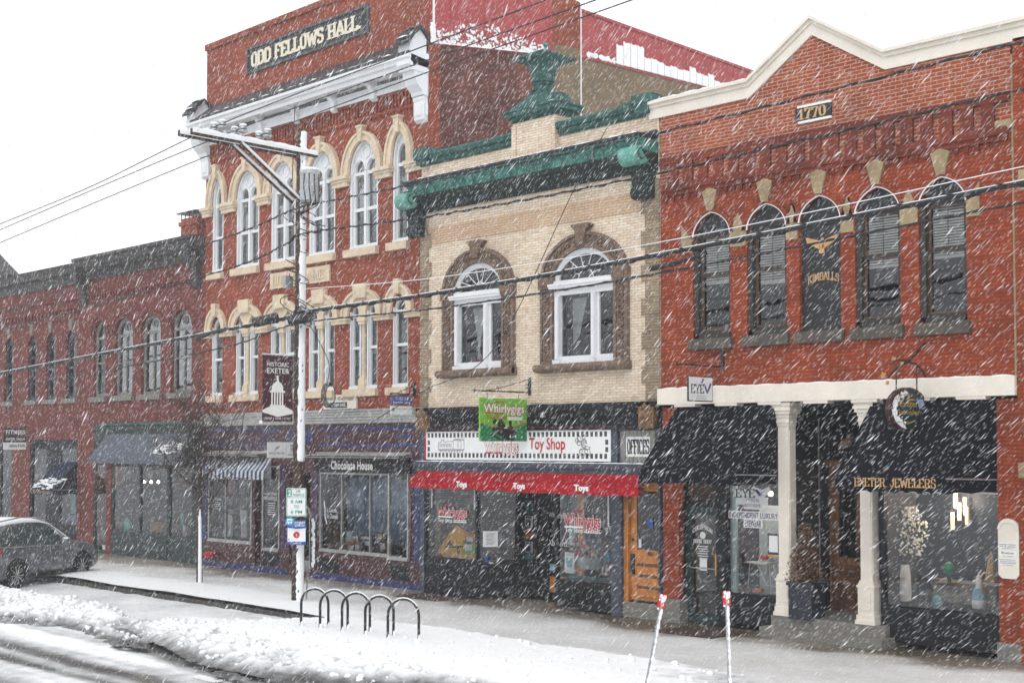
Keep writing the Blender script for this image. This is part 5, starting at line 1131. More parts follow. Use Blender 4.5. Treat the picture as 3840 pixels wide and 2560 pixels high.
[MB().poly(F0(T+.05), rect(a, b, c, 3.3), (), 0, 0).build('pane', K['glass_up'], bA) for a, b, c in ((g(118), g(170), .1), (g(222), g(284), .8), (g(0), g(40), .5))]
room(bA, AL+.3, AR-.2, T+.13, 2.4, .2, 3.5, K['room'], 'shop_interior')
m = MB(); q = P(275, 1880, .7); m.box(q[0]-.2, q[0]+.15, .7, .72, q[1]-.4, q[1]+.5); m.build('poster', K['teal'], bA); m = MB(); q = P(270, 1940, .8); m.box(q[0]-.3, q[0]+.3, .8, .82, q[1]-.1, q[1]+.1); m.build('poster', K['sign_blue'], bA)
m = MB()
for k in range(16): q = P(226+3*math.sin(k)+(k % 4)*16*(k > 8), 1870+13*k if k < 9 else 1975, .5); m.blob((q[0], .5, q[1]), .022, 6, 0)
m.build('fairy_light', K['bulb'], bA)
q0, q1 = P(120, 1830, T-1.0), P(203, 1832, T-1.0)
awA = awning('navy_awning', 'small navy awning with snow on its lower edge between brick piers', g(222), g(288), P(255, 1730, T)[1], q0[0], q1[0], (q0[1]+q1[1])/2, 1.0, .2, K['navy_awn'], 0, T-.02)
m = MB(); text(m, F0(T-1.03), 'BOOKS GIFTS', q0[0]+.2, q1[0]-.1, q0[1]-.16, q0[1]-.06, .01, .01); m.build('lettering', K['gold'], awA)
m = MB()
for k in range(40): w = random.random()**1.5*.35; u = random.uniform(.02, .98); x = (q0[0]*(1-u)+q1[0]*u); m.blob((x+(.25 if w > .3 else .1*w), T-1.0+w, q0[1]+w*1.0+.01), random.uniform(.05, .09), 7, .3, (1.3, 1, .4))
m.build('snow_patch', K['snow'], awA)
# ================================================================ things hanging on and standing by the fronts
def FX(X, Y=0., Z=0.): return FR((X, Y, Z), (0, 1, 0), (0, 0, 1))       # faces +X; a runs along +Y
def bracket(name, label, X, Yend, zarm, ztop, zbot, scroll=True, wallY=0.):
    t = thing(name, label, 'bracket', (X, wallY, zarm)); MB().box(X-.03, X+.03, wallY-.04, wallY, zbot, ztop).build('wall_plate', K['iron'], t)
    m = MB(); m.tube([(X, wallY, zarm), (X, Yend, zarm)], .016, 6); m.blob((X, Yend-.02, zarm), .035); m.build('arm', K['iron'], t)
    m = MB(); n = 10; L = wallY-Yend
    m.tube([(X, wallY-L*.02-L*.78*(k/n), zarm+(ztop-zarm-.04)*(1-k/n)**1.25+.01) for k in range(n+1)], .008, 4)
    if scroll: m.tube([(X, wallY-.1-.07*(1-.08*k)*math.cos(k*.6), zarm+.12+.07*(1-.08*k)*math.sin(k*.6)) for k in range(11)], .009, 4); m.tube([(X, wallY-L*.6-.03*math.cos(k*.8), zarm+.05+.04*math.sin(k*.8)) for k in range(6)], .008, 4)
    m.build('brace', K['iron'], t); return t
# ---- toy shop hanging sign
X = fx(1988, 1450)
ya, _ = PX(1798, 1570, X); yb, _ = PX(1973, 1570, X); zt = PX(1890, 1494, X)[1]; zb = PX(1890, 1654, X)[1]
za = PX(1900, 1468, X)[1]
bracket('sign_bracket', 'black iron scroll bracket on the cream brick wall holding the green toy shop sign', X, PX(1780, 1464, X)[0], za, PX(1988, 1416, X)[1], PX(1988, 1482, X)[1])
S = thing('hanging_sign', 'square green hanging sign of the toy shop with a black locomotive', 'sign', (X, (ya+yb)/2, zt)); fr = FX(X)
W_ = yb-ya; Hh = zt-zb
m = MB(); m.cur = 0; m.poly(fr, rect(ya, yb, zb, zt), (), -.02, .02); m.build('board', K['green_lt'], S)
cv = [(ya+W_*k/12, zb+Hh*(.32+.11*((k-6)/6)**2)) for k in range(13)]
MB().poly(fr, [(ya+.003, zb+.003), (yb-.003, zb+.003)]+cv[::-1], (), .02, .024).build('lower_field', K['green_dk'], S)
m = MB(); m.tube([fr.p(a, b, .026) for a, b in cv], .008, 4); m.build('stripe', K['red_paint'], S)
logo(S, fr, ya+W_*.05, yb-W_*.05, zb+Hh*.60, zb+Hh*.88, d=.026)
m = MB(); text(m, fr, 'Toy Shop', ya+W_*.12, ya+W_*.56, zb+Hh*.50, zb+Hh*.60, .026, .02); m.build('lettering', K['red_paint'], S)
m = MB(); 
for k in range(10): m.poly(fr, rect(ya+W_*(.58+.033*k), ya+W_*(.595+.033*k), zb+Hh*.51, zb+Hh*.56), (), .02, .028)
m.poly(fr, rect(ya+W_*.57, ya+W_*.93, zb+Hh*.50, zb+Hh*.512), (), .02, .027); m.poly(fr, rect(ya+W_*.57, ya+W_*.93, zb+Hh*.56, zb+Hh*.572), (), .02, .027); m.build('lettering', K['letter_w'], S)
m = MB(); text(m, fr, 'EST. 1986', ya+W_*.72, ya+W_*.92, zb+Hh*.42, zb+Hh*.46, .026, .01); m.build('lettering', K['red_paint'], S)
m = MB(); q = lambda a, b: (ya+W_*a, zb+Hh*b)
m.poly(fr, [q(.22, .28), q(.32, .20), q(.52, .04), q(.72, .02), q(.76, .14), q(.72, .26), q(.70, .34), q(.66, .35), q(.665, .48), q(.61, .48), q(.615, .34), q(.52, .36), q(.50, .46), q(.38, .46), q(.36, .34), q(.30, .32)], (), .02, .03)
m.poly(fr, [(a, b) for a, b in disc(*q(.68, .24), Hh*.10, 14)], (), .02, .033); m.poly(fr, [q(.20, .14), q(.46, .02), q(.50, .02), q(.22, .18)], (), .02, .031); m.blob(fr.p(*q(.3, .46), .02), .06); m.blob(fr.p(*q(.42, .49), .02), .05)
m.build('locomotive', K['letter_k'], S)
m = MB(); m.poly(fr, disc(*q(.63, .11), Hh*.035, 10, .7), (), .03, .036); m.poly(fr, disc(*q(.74, .12), Hh*.035, 10, .7), (), .03, .036); m.poly(fr, rect(*[q(.5, 0)[0], q(.58, 0)[0], q(0, .30)[1], q(0, .32)[1]]), (), .03, .035); m.build('highlight', K['letter_c'], S)
m = MB()
for a in (.16, .83): m.tube([fr.p(ya+W_*a, zt, 0), fr.p(ya+W_*a, za, 0)], .008, 4)
m.build('chain', K['iron'], S)
L = thing('sign_lamp', 'small white floodlight on a short arm behind the green hanging sign', 'lamp', (fx(2045, 1515), -.1, fz(2045, 1515)))
x_, z_ = fx(2045, 1515), fz(2045, 1515); m = MB(); m.tube([(x_, 0, z_), (x_, -.45, z_+.01)], .014, 6); m.build('arm', K['galv'], L); m = MB(); m.lathe((x_-.02, -.06, z_-.28), [(.07, 0), (.045, .1), (.03, .14), (.035, .22)], 10); m.build('shade', K['galv'], L)
# ---- optical boutique sign
X = fx(2712, 1350); za = PX(2650, 1372, X)[1]
bracket('sign_bracket', 'black iron bracket on the red wall holding the small optical boutique sign', X, PX(2543, 1370, X)[0], za, PX(2712, 1312, X)[1], PX(2712, 1389, X)[1], False)
ya, yb = PX(2579, 1456, X)[0], PX(2671, 1456, X)[0]; zt, zb = PX(2625, 1410, X)[1], PX(2625, 1505, X)[1]; fr = FX(X); W_ = yb-ya; Hh = zt-zb
S = thing('hanging_sign', 'small white square hanging sign of the optical boutique with black edge', 'sign', (X, (ya+yb)/2, zt))
MB().poly(fr, rect(ya, yb, zb, zt), (), -.015, .01).build('border', K['letter_k'], S); b_ = MB().poly(fr, rect(ya+.02, yb-.02, zb+.02, zt-.02), (), .01, .016).build('board', K['sign_w'], S)
m = MB(); q = lambda a, b: (ya+W_*a, zb+Hh*b)
slab(m, fr, 'EYE', q(.1, 0)[0], q(.62, 0)[0], q(0, .34)[1], q(0, .66)[1], .02, t=.15); m.build('lettering', K['green_frame'], b_)
m = MB(); m.poly(fr, [q(.60, .70), q(.66, .70), q(.76, .42), q(.88, .74), q(.93, .72), q(.78, .33), q(.74, .33)], (), .016, .024); m.poly(fr, [q(.5, .72), q(.58, .92), q(.62, .9), q(.56, .74)], (), .016, .022)
text(m, fr, 'OPTICAL', *[q(.32, 0)[0], q(.7, 0)[0], q(0, .19)[1], q(0, .24)[1]], .02); text(m, fr, 'BOUTIQUE', *[q(.3, 0)[0], q(.72, 0)[0], q(0, .09)[1], q(0, .14)[1]], .02); m.build('lettering', K['purple'], b_)
m = MB()
for a in (.15, .85): m.tube([fr.p(ya+W_*a, zt, 0), fr.p(ya+W_*a+.02, za, 0)], .008, 4)
m.build('chain', K['iron'], S)
# ---- jeweler's round sign
X = fx(3468, 1350); fr = FX(X)
t = thing('sign_bracket', 'black iron branch shaped bracket with gilt leaves over the round jeweler sign', 'bracket', (X, 0, PX(3468, 1350, X)[1]))
w3 = lambda px, py: (X, *PX(px, py, X))
m = MB(); m.tube([w3(3470, 1282), w3(3474, 1415)], .03, 6); m.build('wall_plate', K['iron'], t)
m = MB(); m.tube([w3(3496, 1281), w3(3466, 1290), w3(3430, 1330), w3(3405, 1357), w3(3370, 1375), w3(3350, 1395), w3(3331, 1414)], .024, 6, .014)
m.tube([w3(3380, 1350), w3(3410, 1358), w3(3435, 1367), w3(3455, 1385), w3(3472, 1411), w3(3502, 1414)], .018, 6, .026); m.tube([w3(3340, 1362), w3(3360, 1352), w3(3385, 1350)], .012, 5); m.build('branch', K['iron'], t)
m = MB()
for (px, py, s) in ((3312, 1409, .09), (3350, 1345, .06), (3382, 1365, .055), (3328, 1436, .06)):
    a, b = PX(px, py, X); m.poly(fr, [(a-s, b), (a-s*.4, b+s*.25), (a-s*.5, b+s*.7), (a+s*.1, b+s*.5), (a+s*.8, b+s*.6), (a+s*.5, b), (a+s*.7, b-s*.4), (a, b-s*.3), (a-s*.5, b-s*.5)], (), -.006, .012)
m.build('leaf', K['gold_pale'], t)
ya, yb = PX(3327, 1535, X)[0], PX(3473, 1535, X)[0]; zt, zb = PX(3400, 1452, X)[1], PX(3400, 1619, X)[1]
cy, cz, ry, rz = (ya+yb)/2, (zt+zb)/2, (yb-ya)/2, (zt-zb)/2
S = thing('hanging_sign', 'round dark green hanging sign of the jeweler crusted with snow', 'sign', (X, cy, zt))
MB().poly(fr, disc(cy, cz, rz, 28, ry/rz), [disc(cy, cz, rz*.88, 28, ry/rz)], -.04, .04).build('rim', mat('dark red rim', (.045, .012, .012), .5, .3), S)
MB().poly(fr, disc(cy, cz, rz*.89, 28, ry/rz), (), -.02, .02).build('board', K['green_frame'], S)
m = MB(); text(m, fr, 'Exeter', cy-ry*.45, cy+ry*.5, cz+rz*.12, cz+rz*.42, .03, .02); text(m, fr, 'Jewelers', cy-ry*.55, cy+ry*.72, cz-rz*.30, cz+.0, .03, .02); m.poly(fr, rect(cy-ry*.03, cy+ry*.03, cz+rz*.3, cz+rz*.75), (), .02, .035); m.poly(fr, rect(cy-ry*.1, cy+ry*.3, cz+rz*.42, cz+rz*.48), (), .02, .034)
m.tube([fr.p(cy-ry*.6, cz+rz*.35, .03), fr.p(cy-ry*.5, cz+rz*.6, .03), fr.p(cy-ry*.1, cz+rz*.7, .03)], .012, 4); m.tube([fr.p(cy-ry*.5, cz-rz*.55, .03), fr.p(cy-ry*.1, cz-rz*.65, .03), fr.p(cy+ry*.3, cz-rz*.5, .03)], .012, 4)
m.build('lettering', K['gold'], S)
m = MB(); m.poly(fr, [(cy+ry*.45, cz+rz*.45), (cy+ry*.7, cz+rz*.5), (cy+ry*.8, cz+rz*.25), (cy+ry*.58, cz+rz*.05)], (), .02, .04); m.build('gem', mat('pale blue gem', (.35, .5, .75), .3, .3), S)
m = MB()
for k in range(110):
    a = random.uniform(1.7, 4.6); r = random.uniform(.5, .86)**.7; m.blob(fr.p(cy+ry*r*math.cos(a), cz+rz*r*math.sin(a), .025), random.uniform(.012, .035), 6, .4, (.5, 1.2, 1))
m.build('snow_crust', K['snow'], S)
m = MB()
for px in (3361, 3438): m.tube([w3(px, 1368 if px < 3400 else 1372), w3(px, 1462)], .012, 5)
m.build('hanger', K['iron'], S)
# ---- small signs on the hall
X = fx(1556, 1460, T); za = PX(1510, 1476, X)[1]
bracket('sign_bracket', 'small black iron bracket on the hall wall beside the cream brick corner', X, PX(1468, 1474, X)[0], za, PX(1556, 1435, X)[1], PX(1556, 1490, X)[1], True, T)
fr = FX(X); ya, yb = PX(1465, 1515, X)[0], PX(1544, 1515, X)[0]; z0, z1, z2, z3 = [PX(1505, p, X)[1] for p in (1516, 1488, 1553, 1522)]
S = thing('hanging_sign', 'small navy and white double sign board hung beside the cream brick corner', 'sign', (X, (ya+yb)/2, z1))
MB().poly(fr, arch(ya, yb, z0, z1-.05, z1+.03, 12), (), -.015, .015).build('upper_board', K['sign_blue'], S); MB().poly(fr, rect(ya, yb, z2, z3), (), -.015, .015).build('lower_board', K['sign_w'], S)
m = MB(); text(m, fr, '111-R/113-R', ya+.12, yb-.12, z0+.10, z0+.18, .018, .01); text(m, fr, 'Riverfront Offices', ya+.06, yb-.06, z0+.02, z0+.08, .018, .01); m.build('lettering', K['letter_w'], S)
m = MB(); text(m, fr, 'Horsley Witten Group', ya+.14, yb-.03, z2+.1, z2+.15, .018); m.poly(fr, disc(ya+.07, z2+.11, .045, 12), (), .015, .018); m.build('lettering', K['teal'], S)
x0, x1 = fx(1218, 1500, T), fx(1341, 1500, T); zc = fz(1280, 1505, T)
S = thing('wall_sign', 'cream board reading Chiropractic VITALITY Center between the hall sills and metal cornice', 'sign', ((x0+x1)/2, T, zc))
MB().box(x0, x1, T-.05, T, zc-.19, zc+.17).build('board', K['cream_paint'], S); f = MB().box(x0+.3, x1-.36, T-.06, T-.05, zc-.16, zc-.02).build('name_strip', K['green_frame'], S)
m = MB(); text(m, F0(T-.05), 'Chiropractic', x0+.06, x0+.55, zc+.02, zc+.11, .008); text(m, F0(T-.05), 'VITALITY Center', x0+.60, x1-.08, zc+.02, zc+.12, .008, .01); m.build('lettering', K['brown_frame'], S)
m = MB(); text(m, F0(T-.06), 'DR. TAMMY GAMPEL', x0+.33, x1-.39, zc-.13, zc-.05, .006, .01); m.build('lettering', K['letter_w'], f)
# sign of the studio behind the pole
X = fx(1128, 1690, T); fr = FX(X); ya, yb = PX(1002, 1690, X)[0], PX(1128, 1690, X)[0]-.02; zt, zb = PX(1050, 1657, X)[1], PX(1050, 1716, X)[1]; W_ = yb-ya; Hh = zt-zb
S = thing('hanging_sign', 'white oblong hanging sign with dark gateway emblem half behind the utility pole', 'sign', (X, (ya+yb)/2, zt)); MB().poly(fr, rect(ya, yb, zb, zt), (), -.015, .015).build('board', K['sign_w'], S)
m = MB(); text(m, fr, 'NANCY PHILLIPS', ya+.05, ya+W_*.5, zb+Hh*.24, zb+Hh*.36, .018, .005); text(m, fr, 'FAIRPOINT', ya+W_*.62, ya+W_*.98, zb+Hh*.15, zb+Hh*.25, .018, .01)
m.tube([fr.p(ya+W_*.22, zb+Hh*.45, .018), fr.p(ya+W_*.28, zb+Hh*.7, .018), fr.p(ya+W_*.36, zb+Hh*.72, .018), fr.p(ya+W_*.27, zb+Hh*.58, .018)], .008, 4)
for k in range(4): m.poly(fr, rect(ya+W_*(.70+.05*k), ya+W_*(.715+.05*k), zb+Hh*.36, zb+Hh*.82), (), .015, .019)
m.poly(fr, rect(ya+W_*.68, ya+W_*.9, zb+Hh*.78, zb+Hh*.82), (), .015, .0195); m.poly(fr, rect(ya+W_*.68, ya+W_*.9, zb+Hh*.55, zb+Hh*.58), (), .015, .0195); m.poly(fr, rect(ya+W_*.555, ya+W_*.56, zb+Hh*.12, zb+Hh*.88), (), .015, .018)
m.build('lettering', K['letter_k'], S); m = MB(); m.tube([(X, T, zt+.12), (X, ya+.1, zt+.12)], .012, 5); m.tube([(X, ya+.3, zt+.12), (X, ya+.3, zt)], .008, 4); m.tube([(X, yb-.2, zt+.12), (X, yb-.2, zt)], .008, 4); m.build('hanger', K['iron'], S)
# sign on the far left
X = fx(110, 1640, T); fr = FX(X); ya, yb = PX(13, 1640, X)[0], PX(97, 1640, X)[0]; 
S = thing('hanging_sign', 'stacked dark and white shop sign boards at the far left brick pier', 'sign', (X, ya, 3.5))
zs = [PX(55, p, X)[1] for p in (1606, 1633, 1635, 1656, 1658, 1685)]
for j, (a, b, mt, tx, tm) in enumerate(((zs[1], zs[0], 'letter_k', 'FITNESS', 'letter_w'), (zs[3], zs[2], 'letter_k', 'EXETER TAILOR', 'letter_w'), (zs[5], zs[4], 'sign_w', 'Alchemy & Herbs', 'dark_frame'))):
    f = MB().poly(fr, rect(ya, yb, a, b), (), -.015, .015).build('board', K[mt], S); m = MB(); text(m, fr, tx, ya+(.2 if j == 2 else .08), yb-.03, a+.05, b-.05, .02, .02); m.build('lettering', K[tm], f)
m = MB(); m.tube([(X, ya, zs[0]+.06), (X, T, zs[0]+.06)], .012, 5); m.tube([(X, ya+.1, zs[5]), (X, ya+.1, zs[0]+.06)], .01, 4); m.tube([(X, yb-.1, zs[5]), (X, yb-.1, zs[0]+.06)], .01, 4); m.build('hanger', K['iron'], S)
# plaque on the right pier
x0, x1 = fx(3748, 2050), fx(3826, 2050); zb, zt = fz(3790, 2168), fz(3790, 1945)
S = thing('wall_sign', 'tall cream arched notice board on the right hand brick pier', 'sign', ((x0+x1)/2, 0, zb)); c = (x0+x1)/2
MB().poly(F0(), [(x0+.06, zb), (x1-.06, zb), (x1, zb+.06)]+arch(x0, x1, zb+.06, zt-.14, zt, 12)[2:]+[(x0, zb+.06)], (), 0, .05).build('board', K['cream_paint'], S)
m = MB(); m.poly(F0(), ring(x0, x1, zt+.01, x0+.04, x1-.04, zt-.05, zt-.16), (), .05, .07); m.build('moulding', K['cream_paint'], S)
H_ = zt-zb
for j, (a, b, tx) in enumerate(((.50, .60, ['Seacoast Solutions', 'for Business']), (.37, .47, ['BlueLine']), (.22, .34, ['Buyers of Old Gold-Silver', 'Diamonds-Watches & Estate Jewelry', 'EXETER JEWELERS']))):
    f = MB().poly(F0(), rect(x0+.02, x1-.04, zb+H_*a, zb+H_*b), (), .05, .056).build('notice', K['sign_w'], S); m = MB(); n = len(tx)
    for k, s in enumerate(tx):
        h = H_*(b-a)/(n+1); zz = zb+H_*b-h*(k+1.1); w_ = .13 if len(s) > 9 else .10; text(m, F0(), s, c-w_-.01, c+w_-.01, zz, zz+h*.75, .058, .01)
    m.poly(F0(), rect(c-.1, c+.08, zb+H_*a+.008, zb+H_*a+.012), (), .05, .058); m.build('lettering', K['letter_k'], f)
# ---- porch lantern, shrub
lx, lz = P(3182, 1640, .8)
L = thing('lantern', 'dark copper lantern hanging in the porch between the cream columns', 'lamp', (lx, .8, lz))
m = MB(); m.tube([(lx, .8, 4.15), (lx, .8, lz+.06)], .008, 4); m.build('chain', K['iron'], L); m = MB(); m.lathe((lx, .8, lz-.16), [(.19, 0), (.17, .03), (.13, .10), (.05, .15), (.03, .22)], 10); m.build('hood', K['stone_brown'], L)
m = MB(); m.lathe((lx, .8, lz-.48), [(.07, 0), (.13, .32)], 6); m.build('glass_case', K['glass'], L)
m = MB(); [m.tube([(lx+.075*math.cos(k*1.047), .8+.075*math.sin(k*1.047), lz-.48), (lx+.135*math.cos(k*1.047), .8+.135*math.sin(k*1.047), lz-.16)], .008, 4) for k in range(6)]; m.lathe((lx, .8, lz-.50), [(.09, 0), (.09, .02)], 6); m.build('lantern_frame', K['iron'], L)
m = MB(); m.tube([(lx-.03, .8, lz-.46), (lx-.03, .8, lz-.26)], .015, 6); m.tube([(lx+.03, .8, lz-.46), (lx+.03, .8, lz-.28)], .015, 6); m.build('candle', K['letter_w'], L)
sx, sy = fx(3022, 2100, .05), .05
S = thing('potted_shrub', 'rust brown shrub in a square dark planter beside the left cream column', 'plant', (sx, sy, .36))
m = MB(); m.box(sx-.24, sx+.24, sy-.2, sy+.24, .34, 1.0); m.box(sx-.27, sx+.27, sy-.23, sy+.27, .93, 1.0); m.build('planter', K['planter'], S)
m = MB(); rr = random.Random(4); vs = []; fs = []
for k in range(2600):
    z = rr.random()**1.15; R_ = .30*(1-z)**.6*(1.25 if z < .15 else 1)+.03; a = rr.uniform(0, 6.28); r = R_*math.sqrt(rr.random())*(1+.25*math.sin(a*3+z*9)); p = Vector((sx+r*math.cos(a), sy+.02+r*math.sin(a), 1.0+z*1.02))
    u = Vector((rr.gauss(0, 1), rr.gauss(0, 1), rr.gauss(0, 1))).normalized(); v = u.cross(Vector((rr.gauss(0, 1), rr.gauss(0, 1), 1))).normalized(); s = .022; k0 = len(vs)
    vs += [p-u*s, p+v*s*.5, p+u*s, p-v*s*.5]; fs.append((k0, k0+1, k0+2, k0+3))
m.add(vs, fs); m.build('foliage', K['leafbr'], S); m = MB()
for k in range(14): a = k*.9; m.tube([(sx, sy, 1.0), (sx+.12*math.cos(a), sy+.12*math.sin(a), 1.3+.03*k), (sx+.18*math.cos(a), sy+.18*math.sin(a), 1.5+.04*k)], .008, 4)
m.build('stem', K['bark'], S)
# ---- window displays
def at(px, py, Y): x, z = P(px, py, Y); return x, z
def one(name, label, cat, mb, mt, group=None):
    o = mb.build(name, mt); return tag(o, label, cat, group)
x, z = at(3395, 2250, .8)
V = thing('flower_vase', 'tall white vase of cream blossom in the jeweler window', 'vase', (x, .8, .72)); m = MB(); m.lathe((x, .8, .72), [(.10, 0), (.105, .2), (.09, .5), (.075, .62), (.07, .62)], 12); m.build('vase', K['letter_w'], V)
m = MB(); rr = random.Random(6)
for k in range(330):
    a = rr.uniform(0, 6.28); r = .42*math.sqrt(rr.random()); zz = 1.5+.85*rr.random(); r *= .5+.6*math.sin((zz-1.4)*3.2); m.blob((x+r*math.cos(a), .8+r*.6*math.sin(a), zz), rr.uniform(.012, .026), 5, .4)
m.build('blossom', mat('cream blossom', (.85, .83, .70), .8, .3), V)
m = MB()
for k in range(16): a = k*.8; m.tube([(x, .8, 1.3), (x+.15*math.cos(a), .8+.1*math.sin(a), 1.75), (x+.34*math.cos(a), .8+.2*math.sin(a), 2.2)], .006, 4)
m.build('stem', K['bark'], V)
x, z = at(3672, 2275, .5)
Rb = thing('rabbit_figure', 'white standing rabbit figure in a pale blue coat in the jeweler window', 'figurine', (x, .5, .75)); zb_ = .74
m = MB(); m.lathe((x, .5, zb_), [(.11, 0), (.12, .1), (.09, .25), (.05, .36), (.06, .40), (.065, .46), (.03, .5)], 10); m.tube([(x-.02, .5, zb_+.48), (x+.01, .5, zb_+.58), (x+.05, .5, zb_+.63)], .022, 6, .01); m.tube([(x+.02, .5, zb_+.48), (x+.06, .5, zb_+.56), (x+.10, .5, zb_+.60)], .02, 6, .01); m.blob((x-.05, .46, zb_+.43), .04); m.build('body', K['letter_w'], Rb, smooth=True)
m = MB(); m.lathe((x, .5, zb_+.14), [(.115, 0), (.105, .1), (.075, .19)], 10); m.build('coat', mat('pale blue', (.25, .48, .60), .6, .1), Rb); m = MB(); m.lathe((x+.12, .47, zb_+.24), [(.04, 0), (.055, .1)], 8); m.build('basket', K['straw'], Rb)
for (px, py, r, mt, nm, lb) in ((3515, 2258, .12, 'teal', 'display_egg', 'dark blue speckled egg ornament low in the jeweler window'), (3592, 2254, .10, 'stone_grey', 'display_egg', 'grey egg ornament low in the jeweler window'), (3558, 2130, .11, 'green_dk', 'display_egg', 'green egg ornament on the jeweler shelf')):
    x, z = at(px, py, .7); m = MB(); m.blob((x, .7, z), r, 12, .02, (.85, .85, 1.1)); one(nm, lb, 'ornament', m, K[mt])
x, z = at(3716, 2120, .6); m = MB(); m.lathe((x, .6, z-.25), [(.10, 0), (.07, .2), (.03, .42), (.0, .5)], 9); one('bead_cone', 'gold beaded cone ornament on the right of the jeweler window', 'ornament', m, K['gold'])
m = MB(); x0, z0 = at(3490, 2190, .8); x1, _ = at(3740, 2190, .8); m.box(x0, x1, .8, 1.4, z0-.28, z0+.06); m.box(x0, x0+.04, .8, 1.4, .66, z0); m.box(x1-.04, x1, .8, 1.4, .66, z0); o = one('display_table', 'grey cloth covered display table inside the jeweler window', 'table', m, K['stone_grey'])
x, z = at(3530, 2175, .6); Cs = thing('closed_sign', 'black CLOSED sign with gold letters inside the jeweler window', 'sign', (x, .6, z)); MB().box(x-.17, x+.17, .6, .62, z-.08, z+.08).build('board', K['letter_k'], Cs)
m = MB(); text(m, F0(.6), 'CLOSED', x-.12, x+.12, z-.04, z+.04, .008, .015); m.build('lettering', K['gold_pale'], Cs)
for k, (px, py) in enumerate(((3572, 1950), (3598, 1915), (3584, 1870), (3620, 1895), (3627, 1930))):
    x, z = at(px, py, 1.2); m = MB(); m.tube([(x, 1.2, z-.16), (x, 1.2, z+.14)], .035, 8); o = m.build('pendant_light', K['bulb_soft']); q = MB(); q.tube([(x, 1.2, z+.14), (x, 1.2, 3.55)], .006, 4);
    q.build('cord', K['iron'], o); tag(o, ['lowest left glowing glass pendant light in the jeweler window', 'glowing glass pendant second from the left in the jeweler window', 'highest glowing glass pendant in the jeweler window', 'upper right glowing glass pendant in the jeweler window', 'lower right glowing glass pendant in the jeweler window'][k], 'lamp', 'pendant lights in the jeweler window')
# optical window
x, z = at(2840, 2110, .8); m = MB(); m.box(x-.28, x+.25, .75, 1.05, z-.01, z+.01); [m.tube([(x+a, .9, z), (x+a*1.2, .9, .66)], .012, 4) for a in (-.24, .2)]; m.tube([(x+.0, .8, z), (x+.2, .8, z-.4), (x+.5, .8, z-.42)], .008, 4); m.tube([(x, .8, z), (x+.2, .8, z+.4)], .008, 4); m.tube([(x+.35, .8, z), (x+.5, .8, z-.42)], .008, 4); one('display_stand', 'thin white wire stand in the optical boutique window', 'stand', m, K['letter_w'])
x, z = at(2852, 2103, .8); m = MB(); [m.blob((x+random.uniform(-.1, .1), .9, z+.03+random.uniform(0, .06)), .04) for k in range(9)]; one('red_ornament', 'red and white ornament on the wire stand in the optical window', 'ornament', m, K['red_paint'])
x, z = at(2800, 2205, .5); m = MB(); [m.tube([(x, .5, z-.06), (x+.12*math.cos(k), .5+.05*math.sin(k*2), z+.02+.07*abs(math.sin(k*1.3)))], .012, 4, .003) for k in range(12)]; Pp = thing('air_plant', 'small spiky plant in a grey pot low in the optical window', 'plant', (x, .5, z)); m.build('leaves', K['straw'], Pp); m = MB(); m.lathe((x, .5, z-.2), [(.06, 0), (.09, .08), (.07, .14)], 9); m.build('pot', K['stone_grey'], Pp)
x, z = at(2838, 2215, .5); m = MB(); m.box(x-.1, x+.1, .5, .6, z-.03, z+.05); one('orange_box', 'small orange box low in the optical window', 'box', m, K['orange'])
x, z = at(2890, 1850, 1.0); m = MB(); m.blob((x, 1.0, z), .05, 8, 0); one('ceiling_lamp', 'bright round ceiling lamp inside the optical boutique', 'lamp', m, K['bulb'])
m = MB(); x, z = at(2810, 2000, 1.6); m.box(x-.35, x+.1, 1.6, 1.7, z-.5, z+.5); one('wall_poster', 'dark red poster on the back wall of the optical boutique', 'poster', m, K['maroon'])
m = MB(); x, z = at(2880, 2050, 1.3); m.box(x-.2, x+.3, 1.3, 1.35, z-.9, z+.8); one('window_blind', 'pale grey blind panel behind the optical display', 'blind', m, K['curtain'])
# toy window left
YS = .30; x, z = at(1712, 2050, YS)
Y_ = thing('seesaw_sign', 'yellow diamond warning sign with a black seesaw in the left toy window', 'sign', (x, YS, z)); fr = F0(YS)
ap = lambda l: [at(a_, b_, YS) for a_, b_ in l]
m = MB(); m.poly(fr, ap([(1645, 2062), (1668, 2090), (1718, 2122), (1775, 2122), (1790, 2085), (1790, 2012), (1755, 1995), (1712, 1968), (1690, 1995)][::1]), (), 0, .02); b_ = m.build('board', K['yellow'], Y_)
m = MB(); m.poly(fr, ap([(1672, 2052), (1760, 2052), (1760, 2046), (1672, 2044)]), (), .02, .025); m.poly(fr, ap([(1716, 2050), (1724, 2050), (1727, 2075), (1718, 2075)]), (), .02, .026); x1_, z1_ = at(1688, 2030, YS); m.blob((x1_, YS-.02, z1_), .035); m.poly(fr, ap([(1676, 2048), (1700, 2047), (1696, 2034), (1682, 2035)]), (), .02, .0265); m.build('pictogram', K['letter_k'], Y_)
m = MB(); m.tube([fr.p(*q_, .022) for q_ in ap([(1652, 2062), (1712, 1976), (1784, 2016)])], .006, 4); m.build('border', K['letter_k'], Y_)
lst = [(1720, 2120, .16, .09, 'orange', 'orange boxed toy'), (1755, 2118, .10, .08, 'sign_w', 'white boxed toy'), (1782, 2112, .12, .1, 'sign_grn', 'green boxed toy'), (1768, 2020, .2, .12, 'orange', 'orange toy package beside the yellow sign'), (1765, 2050, .22, .16, 'green_lt', 'green toy package beside the yellow sign'), (1670, 2112, .09, .07, 'blue_cloth', 'small blue boxed toy'), (1815, 2105, .14, .11, 'sign_blue', 'blue toy car box'), (1848, 2112, .12, .08, 'room', 'dark toy car box')]
